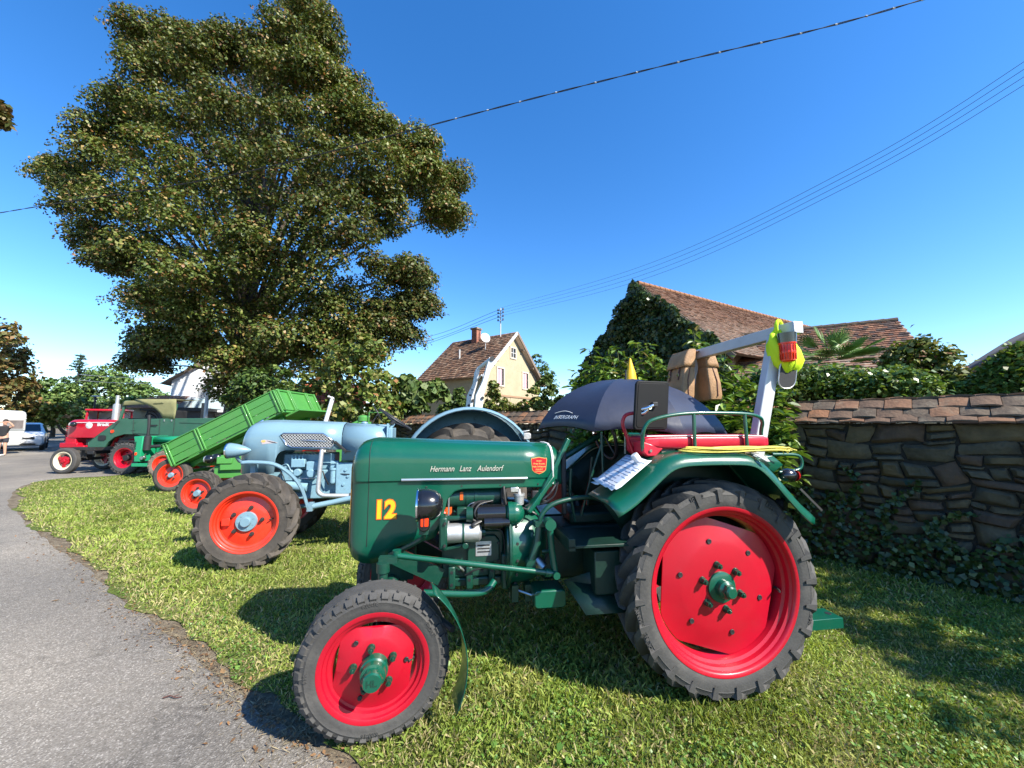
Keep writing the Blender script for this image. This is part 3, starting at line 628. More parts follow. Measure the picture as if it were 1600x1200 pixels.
# ------------------------------------------------------------------ plants by the wall
def leaves_obj(name, P, N, s, rg, pal, matl, label=None, cat=None, kind=None, wid=.7, fold=.12, parent=None, base=None):
    if base is not None: P = P-np.array(base)
    me = fast_mesh(name, leaf_quads(P, N, s, rg, wid, fold), 4, M[matl], np.repeat(tints(len(P), rg, pal), 4, 0)); o = bpy.data.objects.new(name, me); COL.objects.link(o)
    if base is not None: o.location = base
    if parent: o.parent = parent
    return tag(o, label, cat, None, kind)
def wall_ivy():
    rg = np.random.default_rng(61); n = 6200
    s = rg.uniform(-2.6, 4.6, n); top = .34+.42*np.exp(-((s-1.75)/1.0)**2)+.12*np.sin(s*4.3+1)+.07*np.sin(s*11)
    z = rg.random(n)**1.35*np.clip(top, .15, .95); out = .03+(.20*np.clip(1-z/.8, 0, 1)+.05)*rg.random(n)
    arm = rg.random(n) < .13; k = rg.integers(0, 7, n); sc = np.array([.55, .95, 1.35, 1.75, 2.2, 2.6, 3.0])[k]; hh = np.array([.72, .98, 1.08, .85, 1.02, .9, .75])[k]; u = rg.random(n)
    z = np.where(arm, .35+(hh-.35)*u, z); s = np.where(arm, sc+.22*np.sin(4*u+k)*u+rg.normal(size=n)*.035, s); out = np.where(arm, .05+.05*rg.random(n), out)
    P = np.array([wl(a, o, max(.02, b)) for a, o, b in zip(s, out, z)]); N = np.tile(np.array(WN)*.8+[0, 0, .5], (n, 1))+rg.normal(size=(n, 3))*.5; N /= np.linalg.norm(N, axis=1)[:, None]
    leaves_obj('ivy', P, N, .035+.04*rg.random(n), rg, [(4, (.035, .062, .012)), (3, (.06, .10, .02)), (1, (.14, .18, .06))], 'leaf_gloss', 'dark ivy creeping up the foot of the stone wall behind the rear wheel', 'ivy', 'stuff', .85, base=tuple(wl(0)))
wall_ivy()
def knotweed():
    """tall leafy stems in front of the wall behind the seat of the tractor"""
    rg = np.random.default_rng(71); rr = random.Random(4)
    t = thing('tall_shrub', 'leafy light green shrub with tall shoots behind the umbrella and the red seat', 'shrub', (at(1060, 700, 5.1).x, 5.1, 0)); base = t.location.copy()
    tops = [(928, 575, 5.4), (950, 545, 5.5), (985, 560, 5.4), (1010, 540, 5.5), (1040, 570, 5.2), (1085, 520, 5.0), (1095, 540, 4.9), (1120, 570, 5.0), (1150, 600, 4.9), (1185, 600, 4.8), (1210, 620, 4.6), (1225, 660, 4.4), (1235, 690, 4.3), (1170, 640, 4.6), (1130, 620, 4.7), (1070, 610, 5.0), (1200, 700, 4.3), (1000, 590, 5.2), (960, 600, 5.3), (900, 620, 5.5), (1140, 690, 4.7), (1225, 575, 4.9), (1030, 600, 5.1), (915, 600, 5.5), (945, 580, 5.3), (975, 575, 5.5), (1060, 575, 5.2), (1160, 575, 5.0), (1110, 640, 4.8), (1180, 675, 4.5), (1090, 660, 4.8), (990, 640, 5.2), (940, 640, 5.4), (1215, 645, 4.6), (920, 545, 5.5), (940, 560, 5.3), (965, 550, 5.4), (995, 535, 5.4), (1020, 560, 5.3), (905, 590, 5.5), (930, 610, 5.4), (1005, 615, 5.2), (1135, 545, 5.0), (1145, 640, 4.8), (1100, 590, 4.9)]
    b = MB(); Ps = []; Ns = []; S = []
    tops += [(px+rr.uniform(-22, 22), py+rr.uniform(8, 60), d+rr.uniform(-.15, .25)) for px, py, d in tops for _ in range(2)]
    tops = [q for q in tops if q[0] > 905 or q[1] > 570]
    for (px, py, d) in tops:
        tip = at(px, py, d)-base; foot = Vector((tip.x*.55+rr.uniform(-.3, .3), tip.y*.5+rr.uniform(-.1, .3), 0)); c = crom([foot, foot.lerp(tip, .5)+Vector((0, 0, .25)), tip], 8)
        b.tube(c, [.011, .003], 5)
        m = len(c)
        for i in range(3, m):
            for k in range(8):
                a = rr.uniform(0, 6.28); L = rr.uniform(.11, .21)*(1 if i < m-2 else .7); d3 = Vector((math.cos(a), math.sin(a), rr.uniform(-.55, .25))).normalized()
                p = c[i]+d3*L*rr.uniform(.5, 1.1); n = (Vector((0, 0, 1))-d3*d3.z+Vector((rr.gauss(0, .3), rr.gauss(0, .3), 0))).normalized(); Ps.append(p); Ns.append(n); S.append((d3, L))
    b.obj('stems', mat('green_stem', (.10, .12, .03), .6), t)
    P = np.array([tuple(p) for p in Ps]); n = len(P); V = []
    for p, nn, (d, L) in zip(Ps, Ns, S):
        u = (d-nn*d.dot(nn)).normalized(); v = nn.cross(u); w = L*.25
        r0 = p-u*L*.5; r1 = p-u*L*.1+nn*L*.05; r2 = p+u*L*.28; r3 = p+u*L*.55-nn*L*.14
        V += [r0, r1+v*w, r2+v*w*.6, r3, r0, r3, r2-v*w*.6, r1-v*w]
    V = np.array([tuple(q) for q in V]); c = tints(n, rg, [(4, (.095, .175, .026)), (4, (.16, .245, .04)), (2, (.055, .115, .018)), (.4, (.28, .24, .09))])
    me = fast_mesh('foliage', V, 4, M['leaf_gloss'], np.repeat(c, 8, 0)); o = bpy.data.objects.new('foliage', me); COL.objects.link(o); o.parent = t
knotweed()
# garden plants behind the wall
def behind(px, py, extra=.9):
    r = ray(px, py); o = WALL0-WN*(WALL_T+extra); n = WN; t = o.dot(n)/(r.x*n.x+r.y*n.y); return r.y*t
def hedge(name, label, cat, pts, dep, leaf, per, pal, seed, tr=.05, sub=26, clump=.5, **kw):
    L = []
    for (px, py, r) in pts:
        d = behind(px, py, dep); p = at(px, py, d); q = r/F_PX*d; L.append((p.x, p.y, p.z, q, q, q*.85))
    c = L[len(L)//2]; tree(name, label, cat, (c[0], c[1], 0), L, leaf, per, pal, seed, tr, clump, sub, **kw)
hedge('garden_hedge', 'dense dark green hedge behind the coping at the right end of the wall', 'hedge', [(1215, 590, 22), (1245, 600, 24), (1275, 590, 26), (1310, 600, 28), (1345, 600, 28), (1380, 600, 26), (1260, 610, 22), (1300, 612, 22), (1340, 615, 20), (1420, 600, 24), (1190, 600, 18)], .9, .06, 60, PAL_D, 81, .06, 30, matl='leaf_gloss')
hedge('yellow_maple', 'yellowing green maple bush with loose twigs behind the wall on the right', 'bush', [(1405, 552, 10), (1438, 540, 12), (1472, 556, 12), (1420, 572, 16), (1455, 582, 20), (1490, 585, 14), (1430, 600, 18), (1475, 604, 18), (1392, 575, 9), (1510, 598, 13)], 1.6, .075, 24, PAL_Y, 82, .04, 20)
hedge('dark_shrub', 'dark green shrub with feathery branch reaching up at the right edge of the picture', 'shrub', [(1560, 596, 11), (1592, 590, 12), (1540, 602, 12), (1575, 608, 16), (1610, 604, 18), (1530, 610, 12), (1500, 612, 11), (1594, 552, 2.5), (1586, 560, 3), (1576, 570, 4), (1562, 580, 5), (1640, 600, 22), (1650, 612, 24)], 1.2, .06, 52, PAL_D+[(2, (.13, .17, .04))], 83, .05, 32)
hedge('low_creeper', 'low green leaves spilling over the coping behind the bars of the rear mudguard', 'creeper', [(1228, 575, 10), (1235, 608, 8), (1205, 612, 10), (1180, 615, 10)], .4, .07, 26, PAL_G, 84, .03, 16)
def palm():
    d = behind(1300, 590, 2.6); p = at(1300, 575, d); t = thing('fan_palm', 'spiky green fan palm poking up behind the dark hedge', 'palm', (p.x, p.y, 0)); rg = random.Random(6); b = MB()
    MB().tube([(0, 0, -.1), (0, 0, p.z)], [.12, .1], 8).obj('trunk', M['bark'], t)
    for k in range(34):
        a = rg.uniform(0, 6.28); e = rg.uniform(-.1, 1.45); d3 = Vector((math.cos(a)*math.cos(e), math.sin(a)*math.cos(e), math.sin(e))); c = Vector((0, 0, p.z))+d3*rg.uniform(.32, .55); side = d3.cross(Vector((0, 0, 1))).normalized(); up = side.cross(d3)
        for j in range(-7, 8):
            an = j*.17; q = (d3*math.cos(an)+side*math.sin(an)); L = .42*(1-.04*abs(j)); w = side*.012*math.cos(an)+up*.004
            b.add([c-w, c+w, c+q*L*.6+w*.8-Vector((0, 0, .01)), c+q*L-Vector((0, 0, .06)), c+q*L*.6-w*.8-Vector((0, 0, .01))], [(0, 1, 2, 3, 4)])
    b.obj('fronds', mat('palm_green', (.11, .20, .035), .45, var=.2, vscale=4), t, sa=0, fix=False)
palm()
# off to the right, outside the picture: the garden tree whose shade dapples the wall and the corner of the lawn
tree('garden_tree', 'garden tree beyond the right end of the wall casting dappled shade', 'tree', (8.9, .2, 0), [(8.0, .1, 3.9, 1.1, 1.1, .8), (9.0, .3, 4.2, 1.1, 1.0, .8), (7.5, .9, 3.3, .8, .8, .55), (8.6, -.9, 4.0, 1.1, 1, .8), (9.6, -.4, 3.8, 1.2, 1.1, .8), (7.2, .2, 3.2, .7, .7, .5), (10.3, -1.0, 4.2, 1.1, 1.1, .8), (6.9, 1.9, 3.1, .6, .6, .4), (6.8, 1.4, 3.25, .75, .7, .45), (6.6, .8, 3.4, .75, .7, .5), (6.4, .2, 3.4, .7, .7, .5), (6.3, -.3, 3.4, .7, .7, .5), (7.6, -1.0, 3.8, .9, .9, .6)], .13, 22, PAL_G, 91, .14, .5, 26, fork=.5)

tw_ = gnd(268, 1094); b = MB(); b.tube([(-.05, .0, .008), (-.02, .012, .012), (.02, .0, .010), (.05, .010, .008)], [.0035, .002], 6, smooth=3); b.tube([(.0, .006, .011), (.02, .026, .010)], .0016, 5); tag(b.obj('twig', mat('red_brown_twig', (.09, .035, .025), .8), None, (tw_.x, tw_.y, .004)), 'small reddish brown twig lying on the grey asphalt', 'twig')
for (px, py), lab in (((348, 1052), 'curled brown leaf on the asphalt edge left of the front wheel'), ((86, 940), 'pale brown leaf lying far out on the asphalt')):
    q = gnd(px, py); lf_ = MB().add([(-.03, 0, .004), (0, -.016, .002), (.034, 0, .012), (0, .018, .006)], [(0, 1, 2), (0, 2, 3)]).obj('dead_leaf', mat('brown_leaf', (.24, .14, .06), .8), None, (q.x, q.y, .006), (0, 0, px)); tag(lf_, lab, 'leaf')
# ------------------------------------------------------------------ wheels (axle along local y, outer face towards +y)
def prof_r(prof, y):
    P = prof[::-1]                                       # from the crown outwards
    for (r0, y0), (r1, y1) in zip(P, P[1:]):
        if min(y0, y1) <= y <= max(y0, y1) and y0 != y1: return r0+(r1-r0)*(y-y0)/(y1-y0)
    return P[-1][0]
def tyre_mesh(name, R_, rr, w, tread, m, lugs=20, lug_h=.034):
    b = MB(); h = w/2; d = R_-rr; Rb = R_-(lug_h if tread == 'ag' else .006)
    half = [(rr-.012, -.80*h), (rr+.006, -.90*h), (rr+.10*d, -.955*h), (rr+.32*d, -1.0*h), (rr+.52*d, -1.0*h), (rr+.535*d, -1.012*h), (rr+.55*d, -.995*h), (rr+.72*d, -.95*h)]
    if tread == 'ag': half += [(Rb-.15*d*.5, -.86*h), (Rb-.012, -.66*h), (Rb-.003, -.3*h), (Rb, 0)]
    else:
        half += [(R_-.045, -.90*h), (R_-.016, -.80*h), (R_-.006, -.68*h)]
        for k in (-.55, -.33, -.11): half += [(R_-.004, (k-.085)*h), (R_, (k-.075)*h), (R_, (k+.075)*h), (R_-.004, (k+.085)*h), (R_-.013, (k+.095)*h), (R_-.013, (k+.115)*h)]
        half = half[:-2]+[(R_-.013, 0)]
    prof = half+[(r, -y) for r, y in reversed(half[:-1])]
    b.lathe(prof, 72 if R_ > .3 else 44)
    if tread == 'ag':
        top = [(r, y) for r, y in half]; st = (0.02, .18, .38, .60, .80, .96)
        for sg in (1, -1):
            for k in range(lugs):
                a0 = 2*PI*(k+(.5 if sg > 0 else 0))/lugs; rs = []
                for s in st:
                    y = sg*s*1.0*h; rb = prof_r(half, -abs(y))-.012; rt = R_-.010*s*s-(.0 if s < .9 else .018); a = a0+sg*0+.34*s*(1 if s < .7 else .96)*(.62/R_ if R_ < .62 else 1)
                    wt = (.011+.005*s)*lug_h/.036; wb = wt+.026*lug_h/.036
                    pts = []
                    for r_, w_ in ((rb, -wb), (rt, -wt), (rt, wt), (rb, wb)): aa = a+w_/R_; pts.append((r_*math.cos(aa), y, r_*math.sin(aa)))
                    rs.append(pts)
                # the broad shoulder end, running down the sidewall
                q_ = lug_h/.036; a = a0+.34*1.0*(.62/R_ if R_ < .62 else 1); r_lo = rr+.52*d; r_hi = R_-.030*q_
                rs.append([(r_*math.cos(a+w_/R_), yy, r_*math.sin(a+w_/R_)) for r_, w_, yy in ((r_lo+.15*d, -.036*q_, sg*.97*h), (r_hi, -.014*q_, sg*1.07*h), (r_hi, .014*q_, sg*1.07*h), (r_lo+.15*d, .036*q_, sg*.97*h))])
                rs.append([(r_*math.cos(a+w_/R_), yy, r_*math.sin(a+w_/R_)) for r_, w_, yy in ((r_lo, -.010*q_, sg*.985*h), (r_hi-.055*q_, -.010*q_, sg*1.07*h), (r_hi-.055*q_, .010*q_, sg*1.07*h), (r_lo, .010*q_, sg*.985*h))])
                b.rings(rs)
    if tread == 'block':
        for sg in (1, -1):
            for k in range(lugs):
                a0 = 2*PI*(k+.25*sg)/lugs; t = .30*2*PI/lugs; q = []
                for r_, y, tt in ((rr+.66*d, 1.0, t*.8), (rr+.72*d, 1.055, t*.9), (R_-.020, .975, t), (R_-.008, .86, t), (R_-.02, .68, t)):
                    q.append([(r_*math.cos(a0+s*tt), sg*y*h, r_*math.sin(a0+s*tt)) for s in (-1, 1)]+[((r_-.022)*math.cos(a0+s*tt), sg*(y-.10)*h, (r_-.022)*math.sin(a0+s*tt)) for s in (1, -1)])
                b.rings(q)
                # small wear pip beside each block
                if R_ > .3: b.box((R_*math.cos(a0)*.995, sg*.70*h, R_*math.sin(a0)*.995), (.012, .012, .006), (0, -a0+PI/2, 0))
    return b.mesh(name, m, 32)
def cut_fn(rd, flats, depth):
    def f(t):
        r = rd
        for fa in flats:
            c = math.cos(t-fa)
            if c > .5: r = min(r, depth/c)
        return r
    return f
def make_wheel(name, spec, mats, parent, loc, yaw=0, camber=0, label=None, spin=0):
    """spec: R, rr (rim radius), w, tread, lugs, disc style; mats: tyre, rim, hub, nuts"""
    R_, rr, w = spec['R'], spec['rr'], spec['w']; h = w/2; det = spec.get('det', 1)
    mt, mr, mh, mn = mats; rd = rr*spec.get('disc_r', .84); yd = spec.get('dish', .2)*w
    # the disc carries the name of the wheel; tyre, rim and hub hang from it
    d = MB(); fl = [R(a) for a in spec.get('flats', ())]; rf = cut_fn(rd, fl, rd*spec.get('flat_d', .86)) if fl else None
    if spec.get('style') == 'spoke':
        d.lathe([(.05*rr, yd+.03), (.5*rr, yd+.02), (.52*rr, yd-.02)], 40)
        for k in range(3):
            a = 2*PI*k/3+.5; d.beam((.3*rr*math.cos(a), yd+.02, .3*rr*math.sin(a)), (.92*rr*math.cos(a), yd, .92*rr*math.sin(a)), .30*rr, .03, up=(0, 1, 0))
    else:
        pr = [(rr*.10, yd+.012), (rr*.30, yd+.012), (rd*.60, yd+.008), (rd*.66, yd+.004), (rd*.86, yd-.010), (rd, yd-.016), (rd, yd-.024), (rd*.7, yd-.018), (rr*.10, yd)]
        d.lathe(pr, 96 if det else 40, rf=rf)
    wob_ = d.obj(name, mr, parent, loc, Euler((camber, 0, yaw)), sa=28, label=label)
    if spin: wob_.rotation_euler = (Euler((0, spin, 0)).to_matrix() and (Euler((camber, 0, yaw)).to_matrix() @ Euler((0, spin, 0)).to_matrix()).to_euler())
    t = bpy.data.objects.new('tyre', tyre_mesh('tyre', R_, rr, w, spec.get('tread', 'ag'), mt, spec.get('lugs', 20), spec.get('lug_h', .034))); COL.objects.link(t); t.parent = wob_
    r = MB(); pr = [(rr+.002, .86*h), (rr+.014, .92*h), (rr+.012, .97*h), (rr-.004, .965*h), (rr-.012, .92*h), (rr-.016, .80*h), (rr-.030, .74*h), (rr-.034, .56*h), (rr-.050, .50*h), (rr-.056, .30*h), (rr-.060, .22*h), (rr-.062, -.2*h), (rr-.05, -.34*h), (rr-.03, -.7*h), (rr-.014, -.9*h), (rr+.012, -.96*h), (rr+.004, -.85*h)]
    r.lathe(pr, 80 if det else 40); r.obj('rim', M['cream'] if spec.get('white_rim') else mr, wob_, sa=40)
    hb = MB(); y0 = yd+.010; hr = spec.get('hub_r', .075); hl = spec.get('hub_l', .05)
    for pr in spec.get('hub', [[(.001, hl), (hr*.75, hl), (hr*.82, hl-.008), (hr*.85, .012), (hr, .008), (hr, -.02)]]): hb.lathe([(a, y0+b) for a, b in pr], 28)
    if spec.get('hex'):
        a, l0, l1 = spec['hex']; hb.cyl((0, y0+l0, 0), (0, y0+l1, 0), a, a*.97, 6)
    for k in range(spec.get('hub_bolts', 0)):
        a = 2*PI*k/spec['hub_bolts']; hb.cyl((hr*.72*math.cos(a), y0, hr*.72*math.sin(a)), (hr*.72*math.cos(a), y0+hl+.008, hr*.72*math.sin(a)), .010, .010, 8)
    hb.obj('hub', mh, wob_, sa=30)
    nm = None
    for k in range(spec.get('nuts', 5)):
        a = 2*PI*k/spec.get('nuts', 5)+spec.get('nut_a', .3); q = spec.get('nut_r', .11)
        if nm is None:
            nb = MB(); nb.cyl((0, 0, 0), (0, .010, 0), .019, .017, 14); nb.cyl((0, .01, 0), (0, .030, 0), .0155, .0145, 6); nb.cyl((0, .03, 0), (0, .040, 0), .008, .006, 8); nm = nb.mesh('wheel_nut', mn, 30)
        o = bpy.data.objects.new('wheel_nut', nm); COL.objects.link(o); o.parent = wob_; o.location = (q*math.cos(a), yd+.012, q*math.sin(a)); s = spec.get('nut_s', 1); o.scale = (s, s, s); o.rotation_euler = (0, k*.7, 0)
    if spec.get('holes'):
        n, q, rad = spec['holes']; hm = MB()
        for k in range(n):
            a = 2*PI*k/n+spec.get('hole_a', .5); hm.lathe([(.0005, .0045), (rad*.7, .0045), (rad, .0055), (rad*1.15, .004), (rad*1.2, 0)], 12, o=(q*math.cos(a), yd+.0055, q*math.sin(a)))
        tag(hm.obj('bolt_holes', M['mblack'], wob_), kind='stuff')
    if det: v = MB(); a = spec.get('valve_a', 3.1); v.tube([((rr-.06)*math.cos(a), .2*h, (rr-.06)*math.sin(a)), ((rr-.075)*math.cos(a), .5*h, (rr-.075)*math.sin(a)), ((rr-.09)*math.cos(a), .72*h, (rr-.09)*math.sin(a))], [.009, .006], 7).obj('valve', M['dull'], wob_)
    return wob_
# ------------------------------------------------------------------ the big dark green tractor in front
# local frame: +x forwards, +y to its left (our side), z up; origin under the rear axle
A = thing('green_tractor', 'dark green vintage tractor numbered 12 with bright red wheels in the foreground', 'tractor', (1.127, 2.973, 0), R(188.5))
def ap(name, b, m, **k): return b.obj(name, m, A, **k)
G, GD = M['green'], M['green_d']
# -- bonnet: cross-sections from the rear (x=.90) to the rounded nose
def hood_top(x): return 1.405+.045*(x-.9)/1.2
def hood_lip(x):
    if x < 1.56: return 1.138
    if x < 1.74: t = (x-1.56)/.18; return 1.138-.05*t*t if t < 1 else 1.08
    return 1.0
def zlow(x):
    P = [(0, 1.138), (1.50, 1.138), (1.545, 1.125), (1.59, 1.075), (1.61, .99), (1.635, .89), (1.66, .852), (1.70, .834), (1.80, .825), (1.90, .80), (1.94, .755), (1.97, .725), (2.03, .708), (2.09, .714), (2.14, .738), (2.16, .765), (2.18, .80)]
    for (a, c), (d, e) in zip(P, P[1:]):
        if a <= x <= d: return c+(e-c)*(x-a)/(d-a)
    return P[-1][1]
def hood_sec(x, w, zt, zb, r, n=8):
    half = [(w-.006-max(0, .80-zb)*.25, zb)]
    for k in range(1, 7): z = zb+(1.188-zb)*k/6; half.append((w-.006-max(0, .80-z)*.25, z))
    half += [(w-.004, 1.195), (w+.004, 1.203), (w+.004, zt-r*1.02)]
    for i in range(1, n+1):
        a = PI/2*i/n; half.append((w-r+r*math.cos(a)+.004*(1-i/n), zt-r+r*math.sin(a)))
    half += [(w*.5, zt+.008), (0.0, zt+.012)]
    return [(x, y, z) for y, z in half]+[(x, -y, z) for y, z in reversed(half[:-1])]
b = MB(); rs = []
for x in (.905, 1.1, 1.3, 1.49, 1.52, 1.545, 1.57, 1.59, 1.60, 1.61, 1.622, 1.635, 1.66, 1.70, 1.8, 1.9, 1.94, 1.97, 2.03, 2.06): rs.append(hood_sec(x, .232+.03*(x-.9)/1.16, hood_top(x), zlow(x), .105))
for dx, s, dz in ((2.09, .997, .004), (2.115, .985, .012), (2.135, .965, .024), (2.15, .94, .038), (2.162, .90, .055), (2.170, .86, .075), (2.173, .83, .09)): rs.append(hood_sec(dx, .262*s, hood_top(2.06)-dz, zlow(dx), .105))
b.rings(rs, False, False)
hood = ap('bonnet', b, G, sa=40, solid=.004)
MB().tube([(.902, y, z) for _, y, z in hood_sec(0, .236, hood_top(.9), 1.13, .108)[3:-3]], .008, 6).obj('bonnet_beading', M['white'], hood, sa=60)
for x in (1.0, 1.25, 1.5, 1.72): MB().cyl((x, .232+.03*(x-.9)/1.16-.006, 1.158), (x, .232+.03*(x-.9)/1.16+.0, 1.158), .006, .005, 8).obj('bonnet_screw', M['dull'], hood)
for ss in (1, -1): MB().tube([(2.066, y*1.003, z) for _, y, z in hood_sec(0, .2635, hood_top(2.06), .74, .105)][(1 if ss > 0 else 19):(17 if ss > 0 else -1)], .0022, 4).obj('panel_seam', M['mblack'], hood, sa=60)
MB().box((1.16, .247, 1.128), (.05, .012, .03)).obj('bonnet_catch', M['polished'], hood, bevel=.003)
# front grille between the cowls, seen edge on
b = MB(); b.bb(2.150, 2.160, -.20, .20, .74, 1.36)
gr = ap('radiator_grille', b, M['mblack'], sa=0)
mb = MB().bb(0, .012, -.2, .2, -.004, .004).mesh('grille_bar', M['yellow'], 0)
for i in range(14): o = bpy.data.objects.new('grille_bar', mb); COL.objects.link(o); o.parent = gr; o.location = (2.162, 0, .79+i*.041)
b = MB().tube([(2.176, .214, .80), (2.178, .216, 1.28), (2.172, .19, 1.35)], .004, 6); ap('grille_edge', b, mat('ochre_edge', (.30, .15, .03), .5))
b = MB(); b.bb(2.18, 2.19, -.05, .19, .80, .95); ap('front_plate', b, M['mblack'], bevel=.003)
# chrome strip, shadow joint, badge, figures, lettering
b = MB().tube([(1.872, .268, 1.207), (1.5, .262, 1.204), (1.075, .250, 1.200)], .0085, 8); ap('chrome_strip', b, M['polished'])
text_obj('Hermann', .050, M['silverprint'], A, (1.702, .2615, 1.254), shear=.32, bold=.0001, width=.80)
text_obj('Lanz', .050, M['silverprint'], A, (1.518, .2580, 1.253), shear=.32, bold=.0001, width=.80)
text_obj('Aulendorf', .050, M['silverprint'], A, (1.404, .2550, 1.252), shear=.32, bold=.0001, width=.80)
sh = [(0, .056), (.045, .048), (.05, .052), (.054, .04), (.050, .0), (.046, -.03), (.028, -.046), (0, -.056), (-.028, -.046), (-.046, -.03), (-.050, 0), (-.054, .04), (-.05, .052), (-.045, .048)]
bd = MB().prism(sh, lambda u, v, d: (.995+u, d, 1.279+v), .2375, .2435).obj('maker_badge', M['gold'], A)
MB().prism([(u*.93, v*.93) for u, v in sh], lambda u, v, d: (.995+u, d, 1.279+v), .2425, .2447).obj('badge_field', M['badge_red'], bd)
for tx, sz, zz in (('Baujahr', .012, 1.306), ('Fritz Kroiss', .0165, 1.286), ('Hela Schlepper', .0150, 1.268), ('Aulendorf', .012, 1.252), ('12 PS Diesel', .011, 1.238)):
    text_obj(tx, sz, M['gold'], bd, (.995, .2452, zz), align='CENTER', ext=.0006, bold=.0003, shear=.15)
text_obj('12', .146, M['outline'], A, (2.034, .2600, .982), bold=.0110, ext=.0008, name='race_number', width=.92)
text_obj('12', .146, M['yellow'], A, (2.034, .2613, .982), bold=.0058, ext=.0008, name='race_number', width=.92)
# bulkhead / tank end behind the bonnet
b = MB(); rs = []
for x, s, dz in ((.905, .97, .01), (.86, .95, .02), (.82, .86, .06), (.80, .7, .11)): rs.append([(x, y*s, z-dz if z > 1.2 else z) for _, y, z in hood_sec(x, .23, hood_top(.9), 1.15, .105)])
b.rings(rs, True, True); ap('fuel_tank', b, G, sa=50)
b = MB(); b.bb(.80, .835, -.22, .22, .95, 1.36); ap('dashboard', b, M['mblack'], bevel=.01)
# -- head lamp on its stalk with the indicator below
def headlamp(sgn):
    b = MB(); n = 12
    prof = [(.001, -.115), (.03, -.112), (.06, -.098), (.082, -.066), (.09, -.03), (.092, 0.0), (.092, .018), (.086, .022)]
    b.lathe(prof, 28, o=(1.725, sgn*.44, 1.086), axis=(1, 0, 0)); hl = ap('headlight', b, M['black'], sa=60)
    MB().lathe([(.084, .018), (.094, .024), (.094, .034), (.084, .036)], 28, o=(1.725, sgn*.44, 1.086), axis=(1, 0, 0)).obj('chrome_ring', M['chrome'], hl, sa=50)
    MB().lathe([(.001, .040), (.05, .034), (.085, .026)], 24, o=(1.725, sgn*.44, 1.086), axis=(1, 0, 0)).obj('lamp_lens', M['glass'], hl, sa=60)
    b = MB(); b.prism(rrect(.066, .118, .032, 5), lambda u, v, d: (1.712+u, d, 1.010+v), sgn*.462, sgn*.500); ind = ap('indicator', b, M['black'], bevel=.006)
    MB().prism(rrect(.044, .056, .008, 3, -.001, -.006), lambda u, v, d: (1.712+u, d, 1.012+v), sgn*.495, sgn*.507).obj('indicator_lens', M['amber'], ind, bevel=.004)
    MB().bb(1.7095, 1.7145, sgn*.5, sgn*.51, .975, 1.037).obj('lens_divider', M['mblack'], ind)
    b = MB(); b.tube([(1.72, sgn*.46, .955), (1.715, sgn*.45, .92), (1.74, sgn*.40, .88), (1.86, sgn*.30, .80), (1.93, sgn*.24, .76)], .014, 8, smooth=4); b.box((1.715, sgn*.455, .945), (.05, .05, .03)); ap('lamp_bracket', b, GD)
headlamp(1); headlamp(-1)
# -- engine
b = MB(); b.bb(1.22, 1.62, -.17, .17, .57, .86); b.bb(1.24, 1.60, -.13, .13, .86, 1.06); b.bb(1.20, 1.66, -.10, .10, 1.05, 1.13); b.bb(1.20, 1.24, -.22, .22, .50, .72); eng = ap('engine_block', b, GD, bevel=.012)
b = MB()
for x, w, z in ((1.555, .045, .58), (1.445, .045, .575), (1.30, .04, .58)): b.bb(x-w/2, x+w/2, .17, .212, z-.065, z+.075)
b.bb(1.22, 1.58, -.16, .175, .515, .57); b.obj('engine_foot', GD, eng, bevel=.010)
for x, z in ((1.555, .62), (1.555, .545), (1.445, .57), (1.30, .545), (1.30, .62)): MB().cyl((x, .205, z), (x, .214, z), .010, .010, 8).obj('foot_bolt', M['mblack'], eng)
b = MB(); b.prism([(1.25, .66), (1.46, .66), (1.46, .80), (1.42, .835), (1.28, .835), (1.25, .80)], lambda u, v, d: (u, d, v), .165, .200); b.obj('valve_cover', GD, eng, bevel=.008)
MB().bb(1.305, 1.405, .200, .204, .71, .80).obj('type_plate', M['alu'], eng)
b = MB()
for zz in (.735, .755, .775): b.bb(1.315, 1.395, .2035, .2052, zz-.004, zz+.005)
b.obj('type_plate_fields', M['dull'], eng)
b = MB(); b.cyl((1.245, .12, 1.075), (1.66, .14, 1.075), .078, .078, 22); b.cyl((1.40, .126, 1.075), (1.42, .127, 1.075), .083, .083, 22); b.cyl((1.455, .13, 1.075), (1.47, .13, 1.075), .083, .083, 22); b.cyl((1.245, .12, 1.075), (1.20, .11, 1.075), .078, .03, 22)
ac = ap('air_cleaner', b, GD, sa=35); MB().box((1.50, .21, 1.09), (.02, .006, .05)).obj('red_mark', M['outline'], ac); 
b = MB(); b.bb(1.46, 1.53, .18, .225, .955, 1.02); b.bb(1.44, 1.55, .18, .215, .985, 1.0); ap('mount_bracket', b, GD, bevel=.006)
b = MB(); b.bb(1.575, 1.585, .22, .235, .90, 1.10); ap('dip_rod', b, M['steel']); b = MB(); b.bb(1.56, 1.60, .12, .19, .97, 1.04); ap('fan_guard', b, M['outline'])
b = MB(); b.cyl((1.39, .26, .875), (1.585, .26, .875), .058, .058, 24); b.cyl((1.375, .26, .875), (1.39, .26, .875), .04, .055, 20); al = ap('dynamo', b, M['alu'])
MB().cyl((1.482, .26, .875), (1.494, .26, .875), .061, .061, 24).obj('clamp_band', GD, al); MB().cyl((1.35, .26, .875), (1.376, .26, .875), .022, .022, 10).obj('shaft_end', GD, al)
b = MB(); b.bb(1.585, 1.635, .20, .325, .79, .985); b.bb(1.40, 1.60, .225, .255, .945, .975); ap('belt_cover', b, GD, bevel=.012)
b = MB(); b.box((1.53, .25, .795), (.16, .05, .02), (0, .18, 0)); b.cyl((1.475, .24, .80), (1.475, .29, .80), .020, .020, 12); ap('dynamo_bracket', b, GD, bevel=.004)
